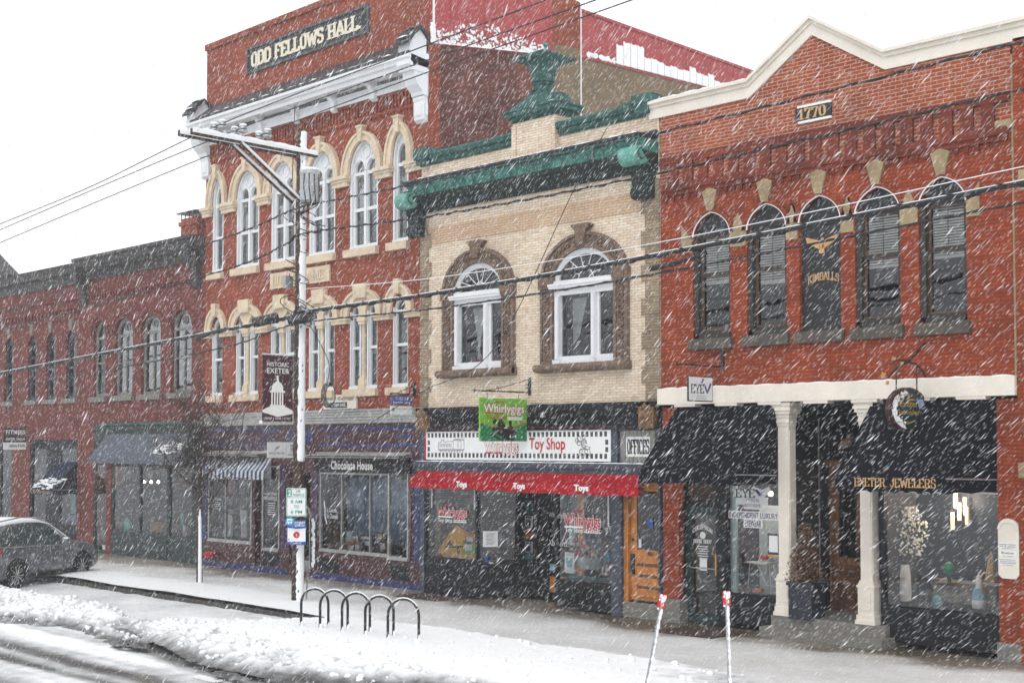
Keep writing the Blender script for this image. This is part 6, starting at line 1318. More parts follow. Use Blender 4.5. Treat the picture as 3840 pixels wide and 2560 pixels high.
for px, py, w_, h_, mt, lb in lst:
    x, z = at(px, py, .2); m = MB(); m.box(x-w_, x+w_, .17, .26, z-h_, z+h_); o = m.build('toy_box', K[mt]); q = MB(); q.box(x-w_*.7, x+w_*.4, .162, .17, z-h_*.5, z+h_*.4); q.build('printed_panel', K['paper' if mt != 'sign_w' else 'room'], o); tag(o, lb+' low in the left toy window' if 'beside' not in lb else lb, 'toy', 'boxed toys in the left toy window')
x, z = at(1818, 2022, .05); N_ = thing('paper_notice', 'white paper notice taped inside the angled pane of the toy window', 'notice', (x, .3, z)); fr = FR((x, .22, z), (.55, .83, 0)); MB().poly(fr, rect(-.17, .17, -.17, .18), (), 0, .006).build('sheet', K['sign_w'], N_)
m = MB()
for k in range(9): m.poly(fr, rect(-.11+.02*(k % 2), .1-.02*(k % 3), .12-.03*k, .128-.03*k), (), .006, .008)
m.build('writing', K['dark_frame'], N_)
pst = [(1878, 1925, 'sign_blue', 'blue and green'), (1965, 0, '', '')]
X_ = (xq0+xq1)/2; w_ = (xq1-xq0)/2+.02
for (p0, p1, mt, a_, c_) in ((1878, 1925, 'sign_blue', 'green_lt', 'blue poster with green figure, topmost'), (1932, 1975, 'sign_w', 'room', 'white timetable poster, second from the top'), (1980, 2022, 'red_paint', 'yellow', 'red and yellow poster, third from the top'), (2028, 2072, 'paper', 'purple', 'white and violet poster, fourth from the top'), (2078, 2122, 'teal', 'cyan', 'pale blue poster, lowest')):
    z0, z1 = fz(1981, p1, 1.05), fz(1981, p0, 1.05); o = MB().box(X_-w_, X_+w_, 1.055, 1.065, z0, z1).build('poster', K[mt]); q = MB(); q.box(X_-w_*.7, X_+w_*.5, 1.052, 1.055, z0+.04, z0+(z1-z0)*.6); q.box(X_-w_*.6, X_+w_*.7, 1.051, 1.055, z1-.05, z1-.03); q.build('print', K[a_], o); tag(o, c_+' of the strip by the toy shop door', 'poster', 'strip of posters by the toy shop door')
x, z = at(1972, 2135, 1.0); m = MB(); m.poly(F0(1.04), disc(x, z, .11, 9, .8), (), 0, .01); one('bear_sticker', 'yellow round edged sticker under the poster strip', 'sticker', m, K['yellow'])
# toy window right
x, z = at(2215, 2105, .6); Bk = thing('toy_basket', 'white basket heaped with pink and pastel toys in the right toy window', 'basket', (x, .6, z)); m = MB(); m.lathe((x, .6, z-.14), [(.22, 0), (.30, .22), (.3, .24)], 14); m.build('basket', K['curtain'], Bk)
for nm, mt, n_, lb in (('toys', 'pink', 46, 0), ('toys', 'curtain', 30, 0), ('toys', 'cyan', 12, 0), ('toys', 'yellow', 9, 0)):
    m = MB(); [m.blob((x+random.uniform(-.36, .36), .6+random.uniform(-.15, .15), z+.12+random.uniform(0, .34)*math.cos(0)), random.uniform(.03, .06), 6, .3) for k in range(n_)]; m.build(nm, K[mt], Bk)
lst = [(2140, 2108, .14, .22, 'paper', 'tall white boxed toy at the left'), (2278, 2100, .08, .16, 'cyan', 'pale blue boxed toy at the right edge'), (2275, 2140, .1, .08, 'sign_w', 'white boxed toy at the lower right'), (2150, 1990, .08, .3, 'curtain', 'hanging pale strip toy at the left')]
for px, py, w_, h_, mt, lb in lst:
    x, z = at(px, py, .7); m = MB(); m.box(x-w_, x+w_, .66, .76, z-h_, z+h_); o = m.build('toy_box', K[mt]); q = MB(); q.box(x-w_*.6, x+w_*.6, .652, .66, z-h_*.4, z+h_*.5); q.build('printed_panel', K['teal'], o); tag(o, lb+' of the right toy window', 'toy', 'boxed toys in the right toy window')
x, z = at(2285, 2155, .5); m = MB(); [m.tube([(x+a, .5+b, .68), (x+a*.7, .5+b, .95)], .014, 5) for a in (-.1, .1) for b in (-.06, .06)]; m.box(x-.1, x+.1, .42, .58, .95, .98); m.tube([(x+.08, .56, .98), (x+.08, .56, 1.25)], .014, 5); one('toy_chair', 'tiny red wooden chair in the right toy window', 'chair', m, K['red_paint'])
m = MB(); [m.blob((random.uniform(rA+.1, rB-.1), random.uniform(.2, .5), .66), random.uniform(.015, .035), 5, .3, (1.6, 1, .6)) for k in range(110)]; tag(m.build('paper_grass', K['teal']), 'shredded pale paper grass along the floor of the right toy window', 'decoration', None, 'stuff')
for k, (px, py) in enumerate(((2262, 1965), (2275, 1990), (2290, 1985))):
    x, z = at(px, py, .6); m = MB(); m.poly(F0(.6), [(x-.06, z+.07), (x+.06, z+.09), (x, z-.08)], (), 0, .006); one('pennant', ['left small white pennant at the upper right of the right toy window', 'middle small white pennant at the upper right of the right toy window', 'right small white pennant at the upper right of the right toy window'][k], 'pennant', m, K['letter_w'], 'white pennants in the right toy window')
# chocolate window
x0, z1 = at(1262, 1845, 1.0); x1, _ = at(1500, 1845, 1.0); m = MB(); n = 60; vs = []
for i in range(n+1):
    x = x0+(x1-x0)*i/n; yy = 1.35+.03*math.sin(i*1.3); vs += [(x, yy, 2.55), (x, yy, .9)]
m.add(vs, [(2*i, 2*i+1, 2*i+3, 2*i+2) for i in range(n)]); one('cloth_backdrop', 'pale blue cloth backdrop hanging in the chocolate shop window', 'backdrop', m, mat('pale blue cloth', (.22, .30, .42), .9, .3))
x, z = at(1245, 2030, .8); m = MB(); rr = random.Random(2)
vs = []; fs = []
for k in range(900):
    a = rr.uniform(0, 6.28); h = rr.random(); r = .62*(1-h**1.6)*math.sqrt(rr.random()); p = Vector((x-.1+r*math.cos(a), .9+r*.5*math.sin(a), .62+h*.85)); u = Vector((rr.gauss(0, 1), rr.gauss(0, 1), rr.gauss(0, .8))).normalized()*.05; v = u.cross(Vector((0, 0, 1))).normalized()*.006; i0 = len(vs); vs += [p-u, p-u+v, p+u+v, p+u]; fs.append((i0, i0+1, i0+2, i0+3))
m.add(vs, fs); m.lathe((x-.1, .9, .6), [(.55, 0), (.5, .3), (.3, .65), (.05, .8)], 12); one('straw_heap', 'heap of golden straw at the left of the chocolate window', 'straw', m, K['straw'])
for k, (px, py, w_, h_, mt, lb) in enumerate(((1322, 2055, .19, .15, 'oak', 'left light wooden crate low'), (1345, 2052, .16, .15, 'gold', 'second golden wooden crate low'), (1316, 2010, .12, .13, 'curtain', 'pale gift bag on the crates'), (1335, 2022, .13, .08, 'paper', 'white gift box on the crates'), (1378, 2015, .24, .06, 'stone_brown', 'flat brown gift box in the middle'), (1384, 2035, .2, .1, 'bluegrey', 'blue grey gift box in the middle'), (1430, 2010, .14, .1, 'straw', 'tan gift box to the right'), (1440, 2045, .16, .14, 'brown_frame', 'brown crate to the right'))):
    x, z = at(px, py, .7); m = MB(); m.box(x-w_, x+w_, .66, .8, z-h_, z+h_); o = m.build('display_box', K[mt]); q = MB(); q.box(x-w_*.6, x+w_*.5, .655, .66, z-h_*.6, z+h_*.5); q.build('printed_panel', K['paper' if mt != 'paper' else 'gold'], o); tag(o, lb+' of the chocolate window' if 'low' in lb else lb+' in the chocolate window', 'box', 'boxes in the chocolate shop window')
# mannequins
def mannequin(px, label, top, skirt, dx):
    Y = T+.55; x, z0 = at(px, 2025, Y); z0 = .80; t = thing('mannequin', label, 'mannequin', (x, Y, z0))
    m = MB()
    for s in (-1, 1): m.tube([(x+s*.06+dx*.5*(s > 0), Y, z0), (x+s*.07+dx*.2, Y-.02, z0+.05), (x+s*.08+dx*.1, Y, z0+.42), (x+s*.09, Y, z0+.85)], .035, 8, .075)
    m.build('stockings', K['letter_w'], t, smooth=True)
    m = MB(); m.lathe((x, Y, z0+.80), [(.20, 0), (.19, .15), (.17, .35), (.13, .42)], 12, sx=1, sy=.7); m.build('skirt', K[skirt], t, smooth=True)
    m = MB(); m.lathe((x, Y, z0+1.18), [(.13, 0), (.15, .15), (.18, .32), (.19, .42), (.12, .49), (.05, .51)], 12, sx=1, sy=.65)
    for s in (-1, 1): m.tube([(x+s*.17, Y, z0+1.6), (x+s*.24, Y+.02, z0+1.35), (x+s*.25, Y-.05, z0+1.12)], .05, 8, .035)
    m.build('blouse', K[top], t, smooth=True)
    m = MB(); m.tube([(x, Y, z0+1.66), (x, Y, z0+1.76)], .04, 8)
    for s in (-1, 1): m.tube([(x+s*.25, Y-.05, z0+1.12), (x+s*.25, Y-.1, z0+.95)], .03, 6, .02)
    m.build('body', K['skin'], t, smooth=True)
mannequin(862, 'mannequin in a rose blouse, dark skirt and white stockings in the clothes window', 'rose_cloth', 'black', 0.)
mannequin(915, 'mannequin in a dark brown dress and white stockings at the right of the clothes window', 'maroon', 'brown_frame', .25)
x, z = at(1018, 2015, T+.4); m = MB(); m.tube([(x+.22*math.cos(k*math.pi/12), T+.4, z+.27*math.sin(k*math.pi/12)) for k in range(25)], .035, 6); one('wreath', 'pale ring shaped wreath in the narrow side window', 'wreath', m, K['straw'])
# door mats
for pts, lb in (((( -23.3, -.95), (-21.9, -.95), (-21.9, -.1), (-23.3, -.1)), 'dark red brown mat on the pavement before the toy window'), (((-15.6, -1.25), (-14.3, -1.25), (-14.3, -.12), (-15.6, -.12)), 'dark mat on the pavement before the book shop door')):
    m = MB(); m.box(pts[0][0], pts[1][0], pts[0][1], pts[2][1], .0, .016); one('door_mat', lb, 'mat', m, mat('wet coir mat', (.05, .028, .02), .9, .3, 20.))
# ================================================================ utility pole
PXc, PYc = -24.0, -3.11
up = thing('utility_pole', 'dark wooden utility pole crusted with snow down one face', 'pole', (PXc, PYc, 0))
m = MB(); m.tube([(PXc-.03, PYc, -.1), (PXc, PYc, 5), (PXc+.03, PYc, 10.35)], .135, 16, .11); m.build('shaft', K['wood_pole'], up, smooth=True)
rr = random.Random(8); vs = []; fs = []; NZ = 170; NA = 9
for i in range(NZ+1):
    z = .0+10.3*i/NZ; r = .135+(.11-.135)*z/10.35
    gap = (1.75 < z < 3.05)
    for j in range(NA):
        a = math.radians(-50+j*90/(NA-1)+rr.uniform(-6, 6)*(j in (0, NA-1))); th = .022*math.sin(math.pi*j/(NA-1))**.5+rr.uniform(-.004, .006)
        if gap or rr.random() < .03: th = -.02
        vs.append((PXc-.03+.06*z/10.35+(r+th)*math.cos(a), PYc+(r+th)*math.sin(a), z+rr.uniform(-.01, .01)))
for i in range(NZ):
    for j in range(NA-1): fs.append((i*NA+j, i*NA+j+1, (i+1)*NA+j+1, (i+1)*NA+j))
MB().add(vs, fs).build('plastered_snow', K['snow'], up, smooth=True)
zA = 9.83
for s, y0, y1 in ((.16, -5.96, -2.80), (-.16, -6.06, -3.0)):
    m = MB(); m.box(PXc+s-.045, PXc+s+.045, y0, y1, zA-.06, zA+.06); m.build('crossarm', K['wood_pole'], up)
    m = MB(); snowline(m, (PXc+s, y0, zA+.055), (PXc+s, y1, zA+.055), .12, .06, seed=4); m.box(PXc+s+.045, PXc+s+.06, y0, y1, zA-.02, zA+.06); m.build('snow_cap', K['snow'], up)
    m = MB(); m.tube([(PXc+s, -4.76, zA-.05), (PXc+s*.8, -3.22, 8.75)], .045, 6); m.build('arm_brace', K['wood_pole'], up)
    m = MB(); m.tube([(PXc+s+.02, -4.78, zA-.02), (PXc+s*.8+.03, -3.25, 8.80)], .035, 6); m.build('snow_cap', K['snow'], up)
ins = []
for y in (-5.22, -4.72, -4.1):
    for s in (-.16, .16):
        m = MB(); m.tube([(PXc+s, y, zA+.05), (PXc+s, y, zA+.2)], .015, 6); m.lathe((PXc+s, y, zA+.16), [(.05, 0), (.105, .03), (.10, .06), (.05, .08), (.09, .10), (.08, .13), (.04, .17)], 12); m.build('insulator', K['galv'], up)
        m = MB(); m.blob((PXc+s, y, zA+.33), .09, 9, .1, (1, 1, .45)); m.build('snow_cap', K['snow'], up)
    ins.append(y)
tx, ty = PXc+.36, PYc-.02
m = MB(); m.lathe((tx, ty, 8.70), [(.17, 0), (.215, .03), (.215, .60), (.225, .61), (.225, .66), (.19, .69)], 18); m.build('transformer', K['trans'], up, smooth=False)
m = MB(); m.blob((tx, ty, 9.40), .225, 16, .05, (1, 1, .32)); m.build('snow_cap', K['snow'], up)
m = MB(); text(m, FR((tx, ty, 8.7), Rv, (0, 0, 1)), '25', .07, .14, .12, .2, .225, .01); m.build('numerals', K['letter_k'], up)
m = MB(); m.tube([(PXc, PYc, 8.8), (tx, ty, 8.8)], .04, 6); m.tube([(PXc, PYc, 9.2), (tx, ty, 9.2)], .04, 6); m.build('transformer_mount', K['galv'], up)
m = MB()
for k in range(4): a = -1.2+.5*k; m.tube([(tx+.23*math.cos(a), ty+.23*math.sin(a), 9.3), (tx+.25*math.cos(a), ty+.25*math.sin(a), 9.0), (tx+.22*math.cos(a+.2), ty+.22*math.sin(a+.2), 8.65), (PXc+.16, PYc-.1, 8.45)], .012, 5)
m.tube([(PXc-.1, PYc-.1, 10.9), (PXc-.12, PYc-.12, 10.0), (PXc-.05, PYc-.2, 9.1), (PXc-.14, PYc-.1, 8.6)], .01, 5)
rr = random.Random(21)
for (zc_, n_, sp, R_) in ((8.4, 4, .3, .30), (7.8, 2, .2, .14), (7.2, 3, .2, .24), (6.45, 3, .25, .3), (6.2, 3, .3, .22)):
    for k in range(n_):
        c0 = Vector((PXc+rr.uniform(-.25, .45), PYc-.16, zc_+rr.uniform(-.15, .15))); r = R_*rr.uniform(.5, 1.1); ph = rr.uniform(0, 6)
        m.tube([c0+Vector((.74*r*math.cos(ph+t_*.55)+.15, .7*r*math.cos(ph+t_*.55), r*.8*math.sin(ph+t_*.4))) for t_ in range(rr.randint(8, 15))], .011, 4)
m.build('cable_loops', K['wire'], up)
m = MB(); m.box(PXc-.22, PXc-.12, PYc-.3, PYc-.1, 6.85, 7.12); m.build('junction_box', K['galv'], up)
for (z0_, x_, y_) in ((6.16, .32, -.2), (6.1, -.05, -.85)):
    m = MB(); c0 = Vector((PXc+x_, PYc+y_, z0_)); u = Vector(Rv); m.tube([c0-u*.28+Vector((0, 0, -.06)), c0+u*.26+Vector((0, 0, .06))], .11, 8); m.build('splice_case', K['wire'], up)
# wires
def wire(label, pts, r, name='overhead_wire', group='wires strung along the street', snow=None, sub=10, twist=0.):
    pts = [Vector(p) for p in pts]; out = []
    for i in range(len(pts)-1):
        p0, p1, p2, p3 = pts[max(i-1, 0)], pts[i], pts[i+1], pts[min(i+2, len(pts)-1)]
        for k in range(sub):
            t_ = k/sub; out.append(.5*((2*p1)+(p2-p0)*t_+(2*p0-5*p1+4*p2-p3)*t_**2+(3*p1-p0-3*p2+p3)*t_**3))
    out.append(pts[-1]); m = MB(); m.tube(out, r, 6)
    if twist:
        q = []; n = len(out)*6
        for i in range(n):
            s = i/(n-1)*(len(out)-1); a = int(s); b = min(a+1, len(out)-1); p = out[a].lerp(out[b], s-a); q.append(p+Vector((0, math.cos(i*.9), math.sin(i*.9)))*(r+twist))
        m.tube(q, twist, 4)
    o = tag(m.build(name, K['wire'] if name != 'white_wire' else K['snow']), label, 'cable', group)
    if snow:
        q = MB(); q.tube([p+Vector((.3*r, 0, r*.75)) for p in out], r*snow, 5); q.build('snow_line', K['snow'], o)
    return o
def wp(lst, Y): return [(P(a, b, Y)[0], Y, P(a, b, Y)[1]) for a, b in lst]
yy = PYc
for i, (y, (l0, l1), rt) in enumerate(zip(ins, (((0, 840), (340, 700)), ((0, 862), (400, 690)), ((0, 910), (500, 700))), (((1550, 189), (2050, 0)), ((1550, 245), (2236, 0)), ((1550, 291), (2371, 0))))):
    L_ = [(P(a, b, y)[0], y, P(a, b, y)[1]) for a, b in (l0, l1)]; R_ = [(P(a, b, y)[0], y, P(a, b, y)[1]) for a, b in rt]
    e = Vector(R_[1])+(Vector(R_[1])-Vector(R_[0]))*1.6; s0 = Vector(L_[0])+(Vector(L_[0])-Vector(L_[1]))*.8
    wire(['power line from the leftmost insulators of the crossarm', 'power line from the middle insulators of the crossarm', 'power line from the insulators nearest the pole'][i], [s0, L_[0], L_[1], (PXc, y, zA+.28), R_[0], R_[1], e], .011)
Yw = -3.25
def ext(l, Y): 
    q = wp(l, Y); a = Vector(q[0])+(Vector(q[0])-Vector(q[1]))*.5; b = Vector(q[-1])+(Vector(q[-1])-Vector(q[-2]))*.8; return [a]+q+[b]
wire('thickest black cable bundle crossing the whole street front with snow on top', ext([(0, 1399), (735, 1258), (1090, 1188), (1140, 1169), (1650, 1098), (2400, 969), (3840, 685)], Yw), .038, snow=.5, twist=.012)
wire('single black cable just below the thick bundle', ext([(0, 1460), (796, 1312), (1110, 1215), (1650, 1154), (2400, 1037), (3840, 758)], Yw-.05), .016, twist=.006)
wire('thin snow whitened wire above the thick cable bundle', wp([(1145, 1083), (1650, 1039), (2516, 900), (3840, 624), (4300, 520)], Yw), .007, name='white_wire', group=None)
wire('twisted black service cable passing over the green copper cornice', ext([(0, 1174), (800, 907), (1095, 788), (1200, 760), (1507, 700), (2400, 514), (3840, 156)], Yw), .013, twist=.011)
wire('twisted black service cable passing under the green copper cornice', ext([(0, 1240), (800, 1025), (1070, 915), (1150, 873), (1650, 805), (2400, 664), (3840, 334)], Yw), .013, twist=.011)
a_ = P(2330, 383, -.2); b_ = P(1858, 1300, -2.2)
wire('thin black service wire slanting down across the cream brick front', [(a_[0], -.2, a_[1]), (P(2158, 700, -1)[0], -1, P(2158, 700, -1)[1]), (b_[0], -2.2, b_[1]), (P(1582, 1468, -2.8)[0], -2.8, P(1582, 1468, -2.8)[1]), (P(1380, 1545, -3)[0], -3., P(1380, 1590, -3)[1])], .009)
wire('thin black drop wire from the pole to the sill of the hall', [(PXc+.1, PYc, 6.3), (P(1230, 1350, -2)[0], -2., P(1230, 1350, -2)[1]), (P(1225, 1440, -.8)[0], -.8, P(1225, 1440, -.8)[1])], .009)
m = MB(); x, z = P(1240, 1480, -.3)
for k in range(5): m.tube([(x+(.2+.02*k)*math.cos(t_*.5+k), -.3-.02*k, z+(.24+.02*k)*math.sin(t_*.5+k)) for t_ in range(14)], .012, 5)
one('cable_coil', 'coil of black cable hanging below the hall windows right of the pole', 'cable', m, K['wire'])
m = MB(); x, z = P(2545, 978, Yw-.0); m.tube([(x-.55, Yw-.05, z-.08), (x-.2, Yw-.05, z-.06), (x+.3, Yw-.05, z+.01), (x+.6, Yw-.05, z+.06)], .045, 8, .03); one('cable_splice', 'black splice case hung on the thick cable above the cream brick corner', 'cable', m, K['wire'])
m = MB(); x, z = P(800, 1248, Yw-.0); m.tube([(x-.6, Yw-.05, z-.10), (x, Yw-.05, z-.0), (x+.6, Yw-.05, z+.05)], .05, 8, .04); one('cable_splice', 'black splice case hung on the thick cable at the left corner of the hall', 'cable', m, K['wire'])
# banner
fr = FX(PXc); ya, yb, zb, zt = -4.08, -3.30, 3.92, 5.34
Bn = thing('street_banner', 'maroon HISTORIC EXETER banner with white bandstand cupola on the pole', 'banner', (PXc, -3.7, zt)); W_ = yb-ya; Hh = zt-zb
vs = []; N = 10
m = MB(); m.add([fr.p(ya+W_*(i % 2), zb+Hh*(i//2)/N, .015*math.sin(i//2*1.1)*0) for i in range(2*N+2)], [(2*i, 2*i+1, 2*i+3, 2*i+2) for i in range(N)]); MB().poly(fr, rect(ya, yb, zb, zt), (), -.006, .006).build('cloth', K['banner'], Bn)
m = MB(); q = lambda a, b: (ya+W_*a, zb+Hh*b)
text(m, fr, 'HISTORIC', q(.14, 0)[0], q(.88, 0)[0], q(0, .835)[1], q(0, .90)[1], .009, .01); text(m, fr, 'EXETER', q(.14, 0)[0], q(.88, 0)[0], q(0, .73)[1], q(0, .81)[1], .009, .01); text(m, fr, 'SHOP • DINE • STAY', q(.08, 0)[0], q(.94, 0)[0], q(0, .03)[1], q(0, .065)[1], .009)
m.poly(fr, [q(.46, .70), q(.52, .70), q(.53, .62), q(.56, .60), q(.44, .60), q(.47, .62)], (), .006, .011)
m.poly(fr, arch(*[q(.30, 0)[0], q(.68, 0)[0], q(0, .47)[1], q(0, .50)[1], q(0, .605)[1]], 12), (), .006, .0105)
m.poly(fr, rect(q(.24, 0)[0], q(.74, 0)[0], q(0, .44)[1], q(0, .47)[1]), (), .006, .011)
for a in (.29, .38, .47, .56, .64): m.poly(fr, rect(q(a, 0)[0], q(a+.045, 0)[0], q(0, .25)[1], q(0, .44)[1]), (), .006, .0105)
m.poly(fr, rect(q(.25, 0)[0], q(.75, 0)[0], q(0, .22)[1], q(0, .25)[1]), (), .006, .011); m.poly(fr, [q(.0, .17), q(.2, .22), q(.8, .22), q(1, .17), q(1, .12), q(.5, .07), q(0, .14)], (), .006, .0112); m.build('print', K['letter_w'], Bn)
m = MB(); m.tube([fr.p(ya-.03, zt+.01), fr.p(-3.1, zt+.01)], .012, 6); m.tube([fr.p(ya-.03, zb-.01), fr.p(-3.1, zb-.01)], .012, 6); m.build('banner_arm', K['galv'], Bn)
m = MB(); m.tube([fr.p(ya, zt+.025), fr.p(yb, zt+.025)], .012, 5); m.blob(fr.p(ya-.03, zb-.02, 0), .04); m.build('snow_cap', K['snow'], Bn)
# parking sign and bus stop sign: turned toward the traffic
def psign(px0, py0, px1, py1, Y): 
    a = P(px0, py0, Y); b = P(px1, py1, Y); d0 = Vector((a[0], Y, a[1])); return d0
cY = -3.36; c0 = Vector((P(1111, 1882, cY)[0], cY, P(1111, 1882, cY)[1])); u = Vector(Rv)
sc_ = (c0-Vector((0, -D, H))).dot(Vector(Fv))/FL
fr = FR(c0, u); w_, h_ = 37.5*sc_, 53*sc_
S = thing('parking_sign', 'white and green 2 HR PARKING sign on the utility pole', 'sign', c0)
def rrect(w, h, r): return [(sx*(w-r)+r*math.cos(a0+k*math.pi/8), sy*(h-r)+r*math.sin(a0+k*math.pi/8)) for sx, sy, a0 in ((1, 1, 0), (-1, 1, math.pi/2), (-1, -1, math.pi), (1, -1, 1.5*math.pi)) for k in range(5)]
MB().poly(fr, rrect(w_, h_, .03), (), -.005, .0).build('plate', K['sign_w'], S)
m = MB(); m.poly(fr, rrect(w_*.96, h_*.97, .03), [rrect(w_*.90, h_*.93, .025)], 0, .003); m.poly(fr, rect(-w_*.9, -w_*.45, h_*.38, h_*.92), (), 0, .003); m.poly(fr, rect(-w_*.9, w_*.9, h_*.31, h_*.335), (), 0, .0035)
for s, x0, x1, z0, z1 in (('HR', .0, .42, .68, .88), ('PARKING', -.32, .80, .40, .62), ('8 AM', -.55, .58, -.08, .16), ('TO', -.25, .28, -.44, -.20), ('6 PM', -.55, .58, -.80, -.56)): text(m, fr, s, w_*x0, w_*x1, h_*z0, h_*z1, .003, .02)
b_ = m.build('print', K['sign_grn'], S); m = MB(); text(m, fr, '2', -w_*.82, -w_*.53, h_*.44, h_*.86, .006, .04); m.build('numeral', K['sign_w'], b_)
m = MB(); m.tube([c0+Vector((.05, .1, .15)), c0+Vector((.05, .16, .15))], .02, 5); m.build('fixing', K['galv'], S)
cY = -3.36; c0 = Vector((P(1112, 1996, cY)[0], cY, P(1112, 1996, cY)[1])); fr = FR(c0, u); w_, h_ = 35*sc_, 46*sc_
S = thing('bus_stop_sign', 'blue and white COAST BUS STOP sign below the parking sign on the pole', 'sign', c0)
MB().poly(fr, rrect(w_, h_, .02), (), -.005, 0).build('plate', K['sign_blue'], S)
m = MB(); m.poly(fr, [(-w_*.96, -h_*.72), (w_*.96, -h_*.72), (w_*.96, h_*.36), (0, h_*.30), (-w_*.96, h_*.40)], (), 0, .003); f = m.build('white_field', K['sign_w'], S)
m = MB(); text(m, fr, 'COAST', -w_*.2, w_*.92, h_*.68, h_*.90, .003, .03); text(m, fr, 'BUS STOP', -w_*.2, w_*.88, h_*.50, h_*.62, .003, .03); text(m, fr, '603-743-5777', -w_*.4, w_*.5, -h_*.90, -h_*.80, .003); m.build('lettering', K['letter_w'], S)
m = MB(); m.poly(fr, disc(0, -h_*.18, h_*.27, 18), (), .003, .006); r_ = m.build('route_disc', K['red_paint'], f); m = MB(); text(m, fr, '7', -w_*.06, w_*.10, -h_*.32, -h_*.12, .009, .03); m.build('numeral', K['letter_w'], r_)
m = MB(); m.poly(fr, rect(-w_*.8, w_*.8, h_*.235, h_*.25), (), .003, .005); m.poly(fr, rect(-w_*.4, w_*.45, h_*.15, h_*.165), (), .003, .005); m.build('small_print', K['sign_blue'], f); m = MB(); m.poly(fr, rect(-w_*.9, -w_*.75, -h_*.62, -h_*.5), (), .003, .006); m.build('small_mark', K['orange'], f)
m = MB(); m.poly(fr, disc(-w_*.72, h_*.92, 16*sc_, 20), (), .0, .012); d_ = m.build('bus_disc', K['cyan'], S); m = MB(); z_ = h_*.92; x_ = -w_*.72; k = 16*sc_
m.poly(fr, rect(x_-k*.55, x_+k*.55, z_-k*.35, z_+k*.6), [rect(x_-k*.42, x_+k*.42, z_-k*.05, z_+k*.25)], .012, .014); m.poly(fr, rect(x_-k*.4, x_-k*.2, z_-k*.55, z_-k*.35), (), .012, .014); m.poly(fr, rect(x_+k*.2, x_+k*.4, z_-k*.55, z_-k*.35), (), .012, .014); m.build('bus_symbol', K['letter_w'], d_)
# galvanised frame beside the pole
x, _ = P(1165, 1950, -2.75); gf = thing('pipe_frame', 'bent galvanised pipe with a snow crusted narrow panel just right of the pole', 'frame', (x, -2.75, .6))
zz = lambda py: P(1170, py, -2.75)[1]
m = MB(); m.tube([(x-.12, -2.85, zz(1895)), (x-.02, -2.8, zz(1905)), (x+.0, -2.75, zz(1930)), (x, -2.75, zz(2130))], .03, 8); m.tube([(x-.07, -2.78, zz(2140)), (x-.1, -2.78, 0)], .02, 6); m.build('pipe', K['galv'], gf)
m = MB(); m.box(x+.04, x+.20, -2.80, -2.72, zz(2125), zz(1942)); m.build('panel', K['dark_frame'], gf)
m = MB(); rr = random.Random(3); [m.blob((x+.16+rr.uniform(-.03, .04), -2.80, zz(2120)+(zz(1942)-zz(2120))*k/60), rr.uniform(.025, .045), 6, .3, (1, .6, 1)) for k in range(60)]; [m.blob((x+.02, -2.78, zz(2125)+(zz(1942)-zz(2125))*k/40), rr.uniform(.012, .025), 5, .3) for k in range(40)]; m.build('snow_crust', K['snow'], gf)
# bike hoops
hp = [((-20.05, -5.89), (-19.62, -5.6)), ((-19.53, -5.85), (-19.18, -5.50)), ((-18.93, -5.82), (-18.57, -5.48)), ((-18.25, -5.84), (-17.92, -5.48)), ((-17.66, -5.82), (-17.24, -5.49))]
lab = ['bike hoop at the left end of the row', 'second bike hoop from the left', 'middle bike hoop of the row', 'second bike hoop from the right', 'bike hoop at the right end of the row']
for i, (a, b) in enumerate(hp):
    a, b = Vector((a[0], a[1], 0)), Vector((b[0], b[1], 0)); h = .80; r = (b-a).length/2; c = (a+b)/2; d = (b-a).normalized(); o_ = Vector((c.x, c.y, 0)); t = thing('bike_hoop', lab[i]+', black steel with snow on its top', 'bike rack', o_, 'black bike hoops standing in the snow bank')
    arc = [a+Vector((0, 0, -.05)), a+Vector((0, 0, h-r*1.05))]+[c-d*r*math.cos(k*math.pi/12)+Vector((0, 0, h-r*1.05+r*1.05*math.sin(k*math.pi/12))) for k in range(1, 12)]+[b+Vector((0, 0, h-r*1.05)), b+Vector((0, 0, -.05))]
    m = MB(); m.tube(arc, .024, 10); m.build('hoop', K['iron'], t, smooth=True)
    m = MB(); m.tube([p+Vector((.005, 0, .017)) for p in arc[3:-3]], .016, 6); [m.blob(q+Vector((.02, 0, .12)), .03, 7, .3, (1, 1, 3.2)) for q in (a, b)]; m.build('snow_cap', K['snow'], t)
# reflector stakes
for (bx, by), (tx_, ty_), lb in ((G(2412, 2600, .05), (2487, 2227), 'leaning thin snow stake with red reflector head, left of the two'), (G(2737, 2610, .05), (2724, 2215), 'upright thin snow stake with red reflector head, right of the two')):
    zt = 1.42; p1 = G(tx_, ty_, zt); b = Vector((bx, by, -.05)); e = Vector((p1[0], p1[1], zt)); t = thing('snow_stake', lb, 'stake', b); dr_ = (e-b).normalized()
    m = MB(); m.tube([b, e-dr_*.15], .022, 6); m.build('rod', K['galv'], t); m = MB(); rr = random.Random(5); L_ = (e-b).length
    [m.blob(b+dr_*(L_*.85*k/40)+Vector((.018, 0, 0)), rr.uniform(.012, .024), 6, .3, (1, 1, 1.6)) for k in range(41)]; m.build('snow_crust', K['snow'], t)
    v = dr_; f_ = FR(e-dr_*.1, Vector(Rv)-v*v.dot(Vector(Rv)), v); m = MB(); m.poly(f_, rrect(.05, .10, .015), (), -.012, .012); m.build('reflector', K['reflred'], t)
    m = MB(); [m.blob(f_.p(rr.uniform(-.04, .04), .09-abs(rr.gauss(0, .06)), .014), rr.uniform(.008, .018), 5, .3, (1, .5, 1)) for k in range(40)]; m.build('snow_crust', K['snow'], t)
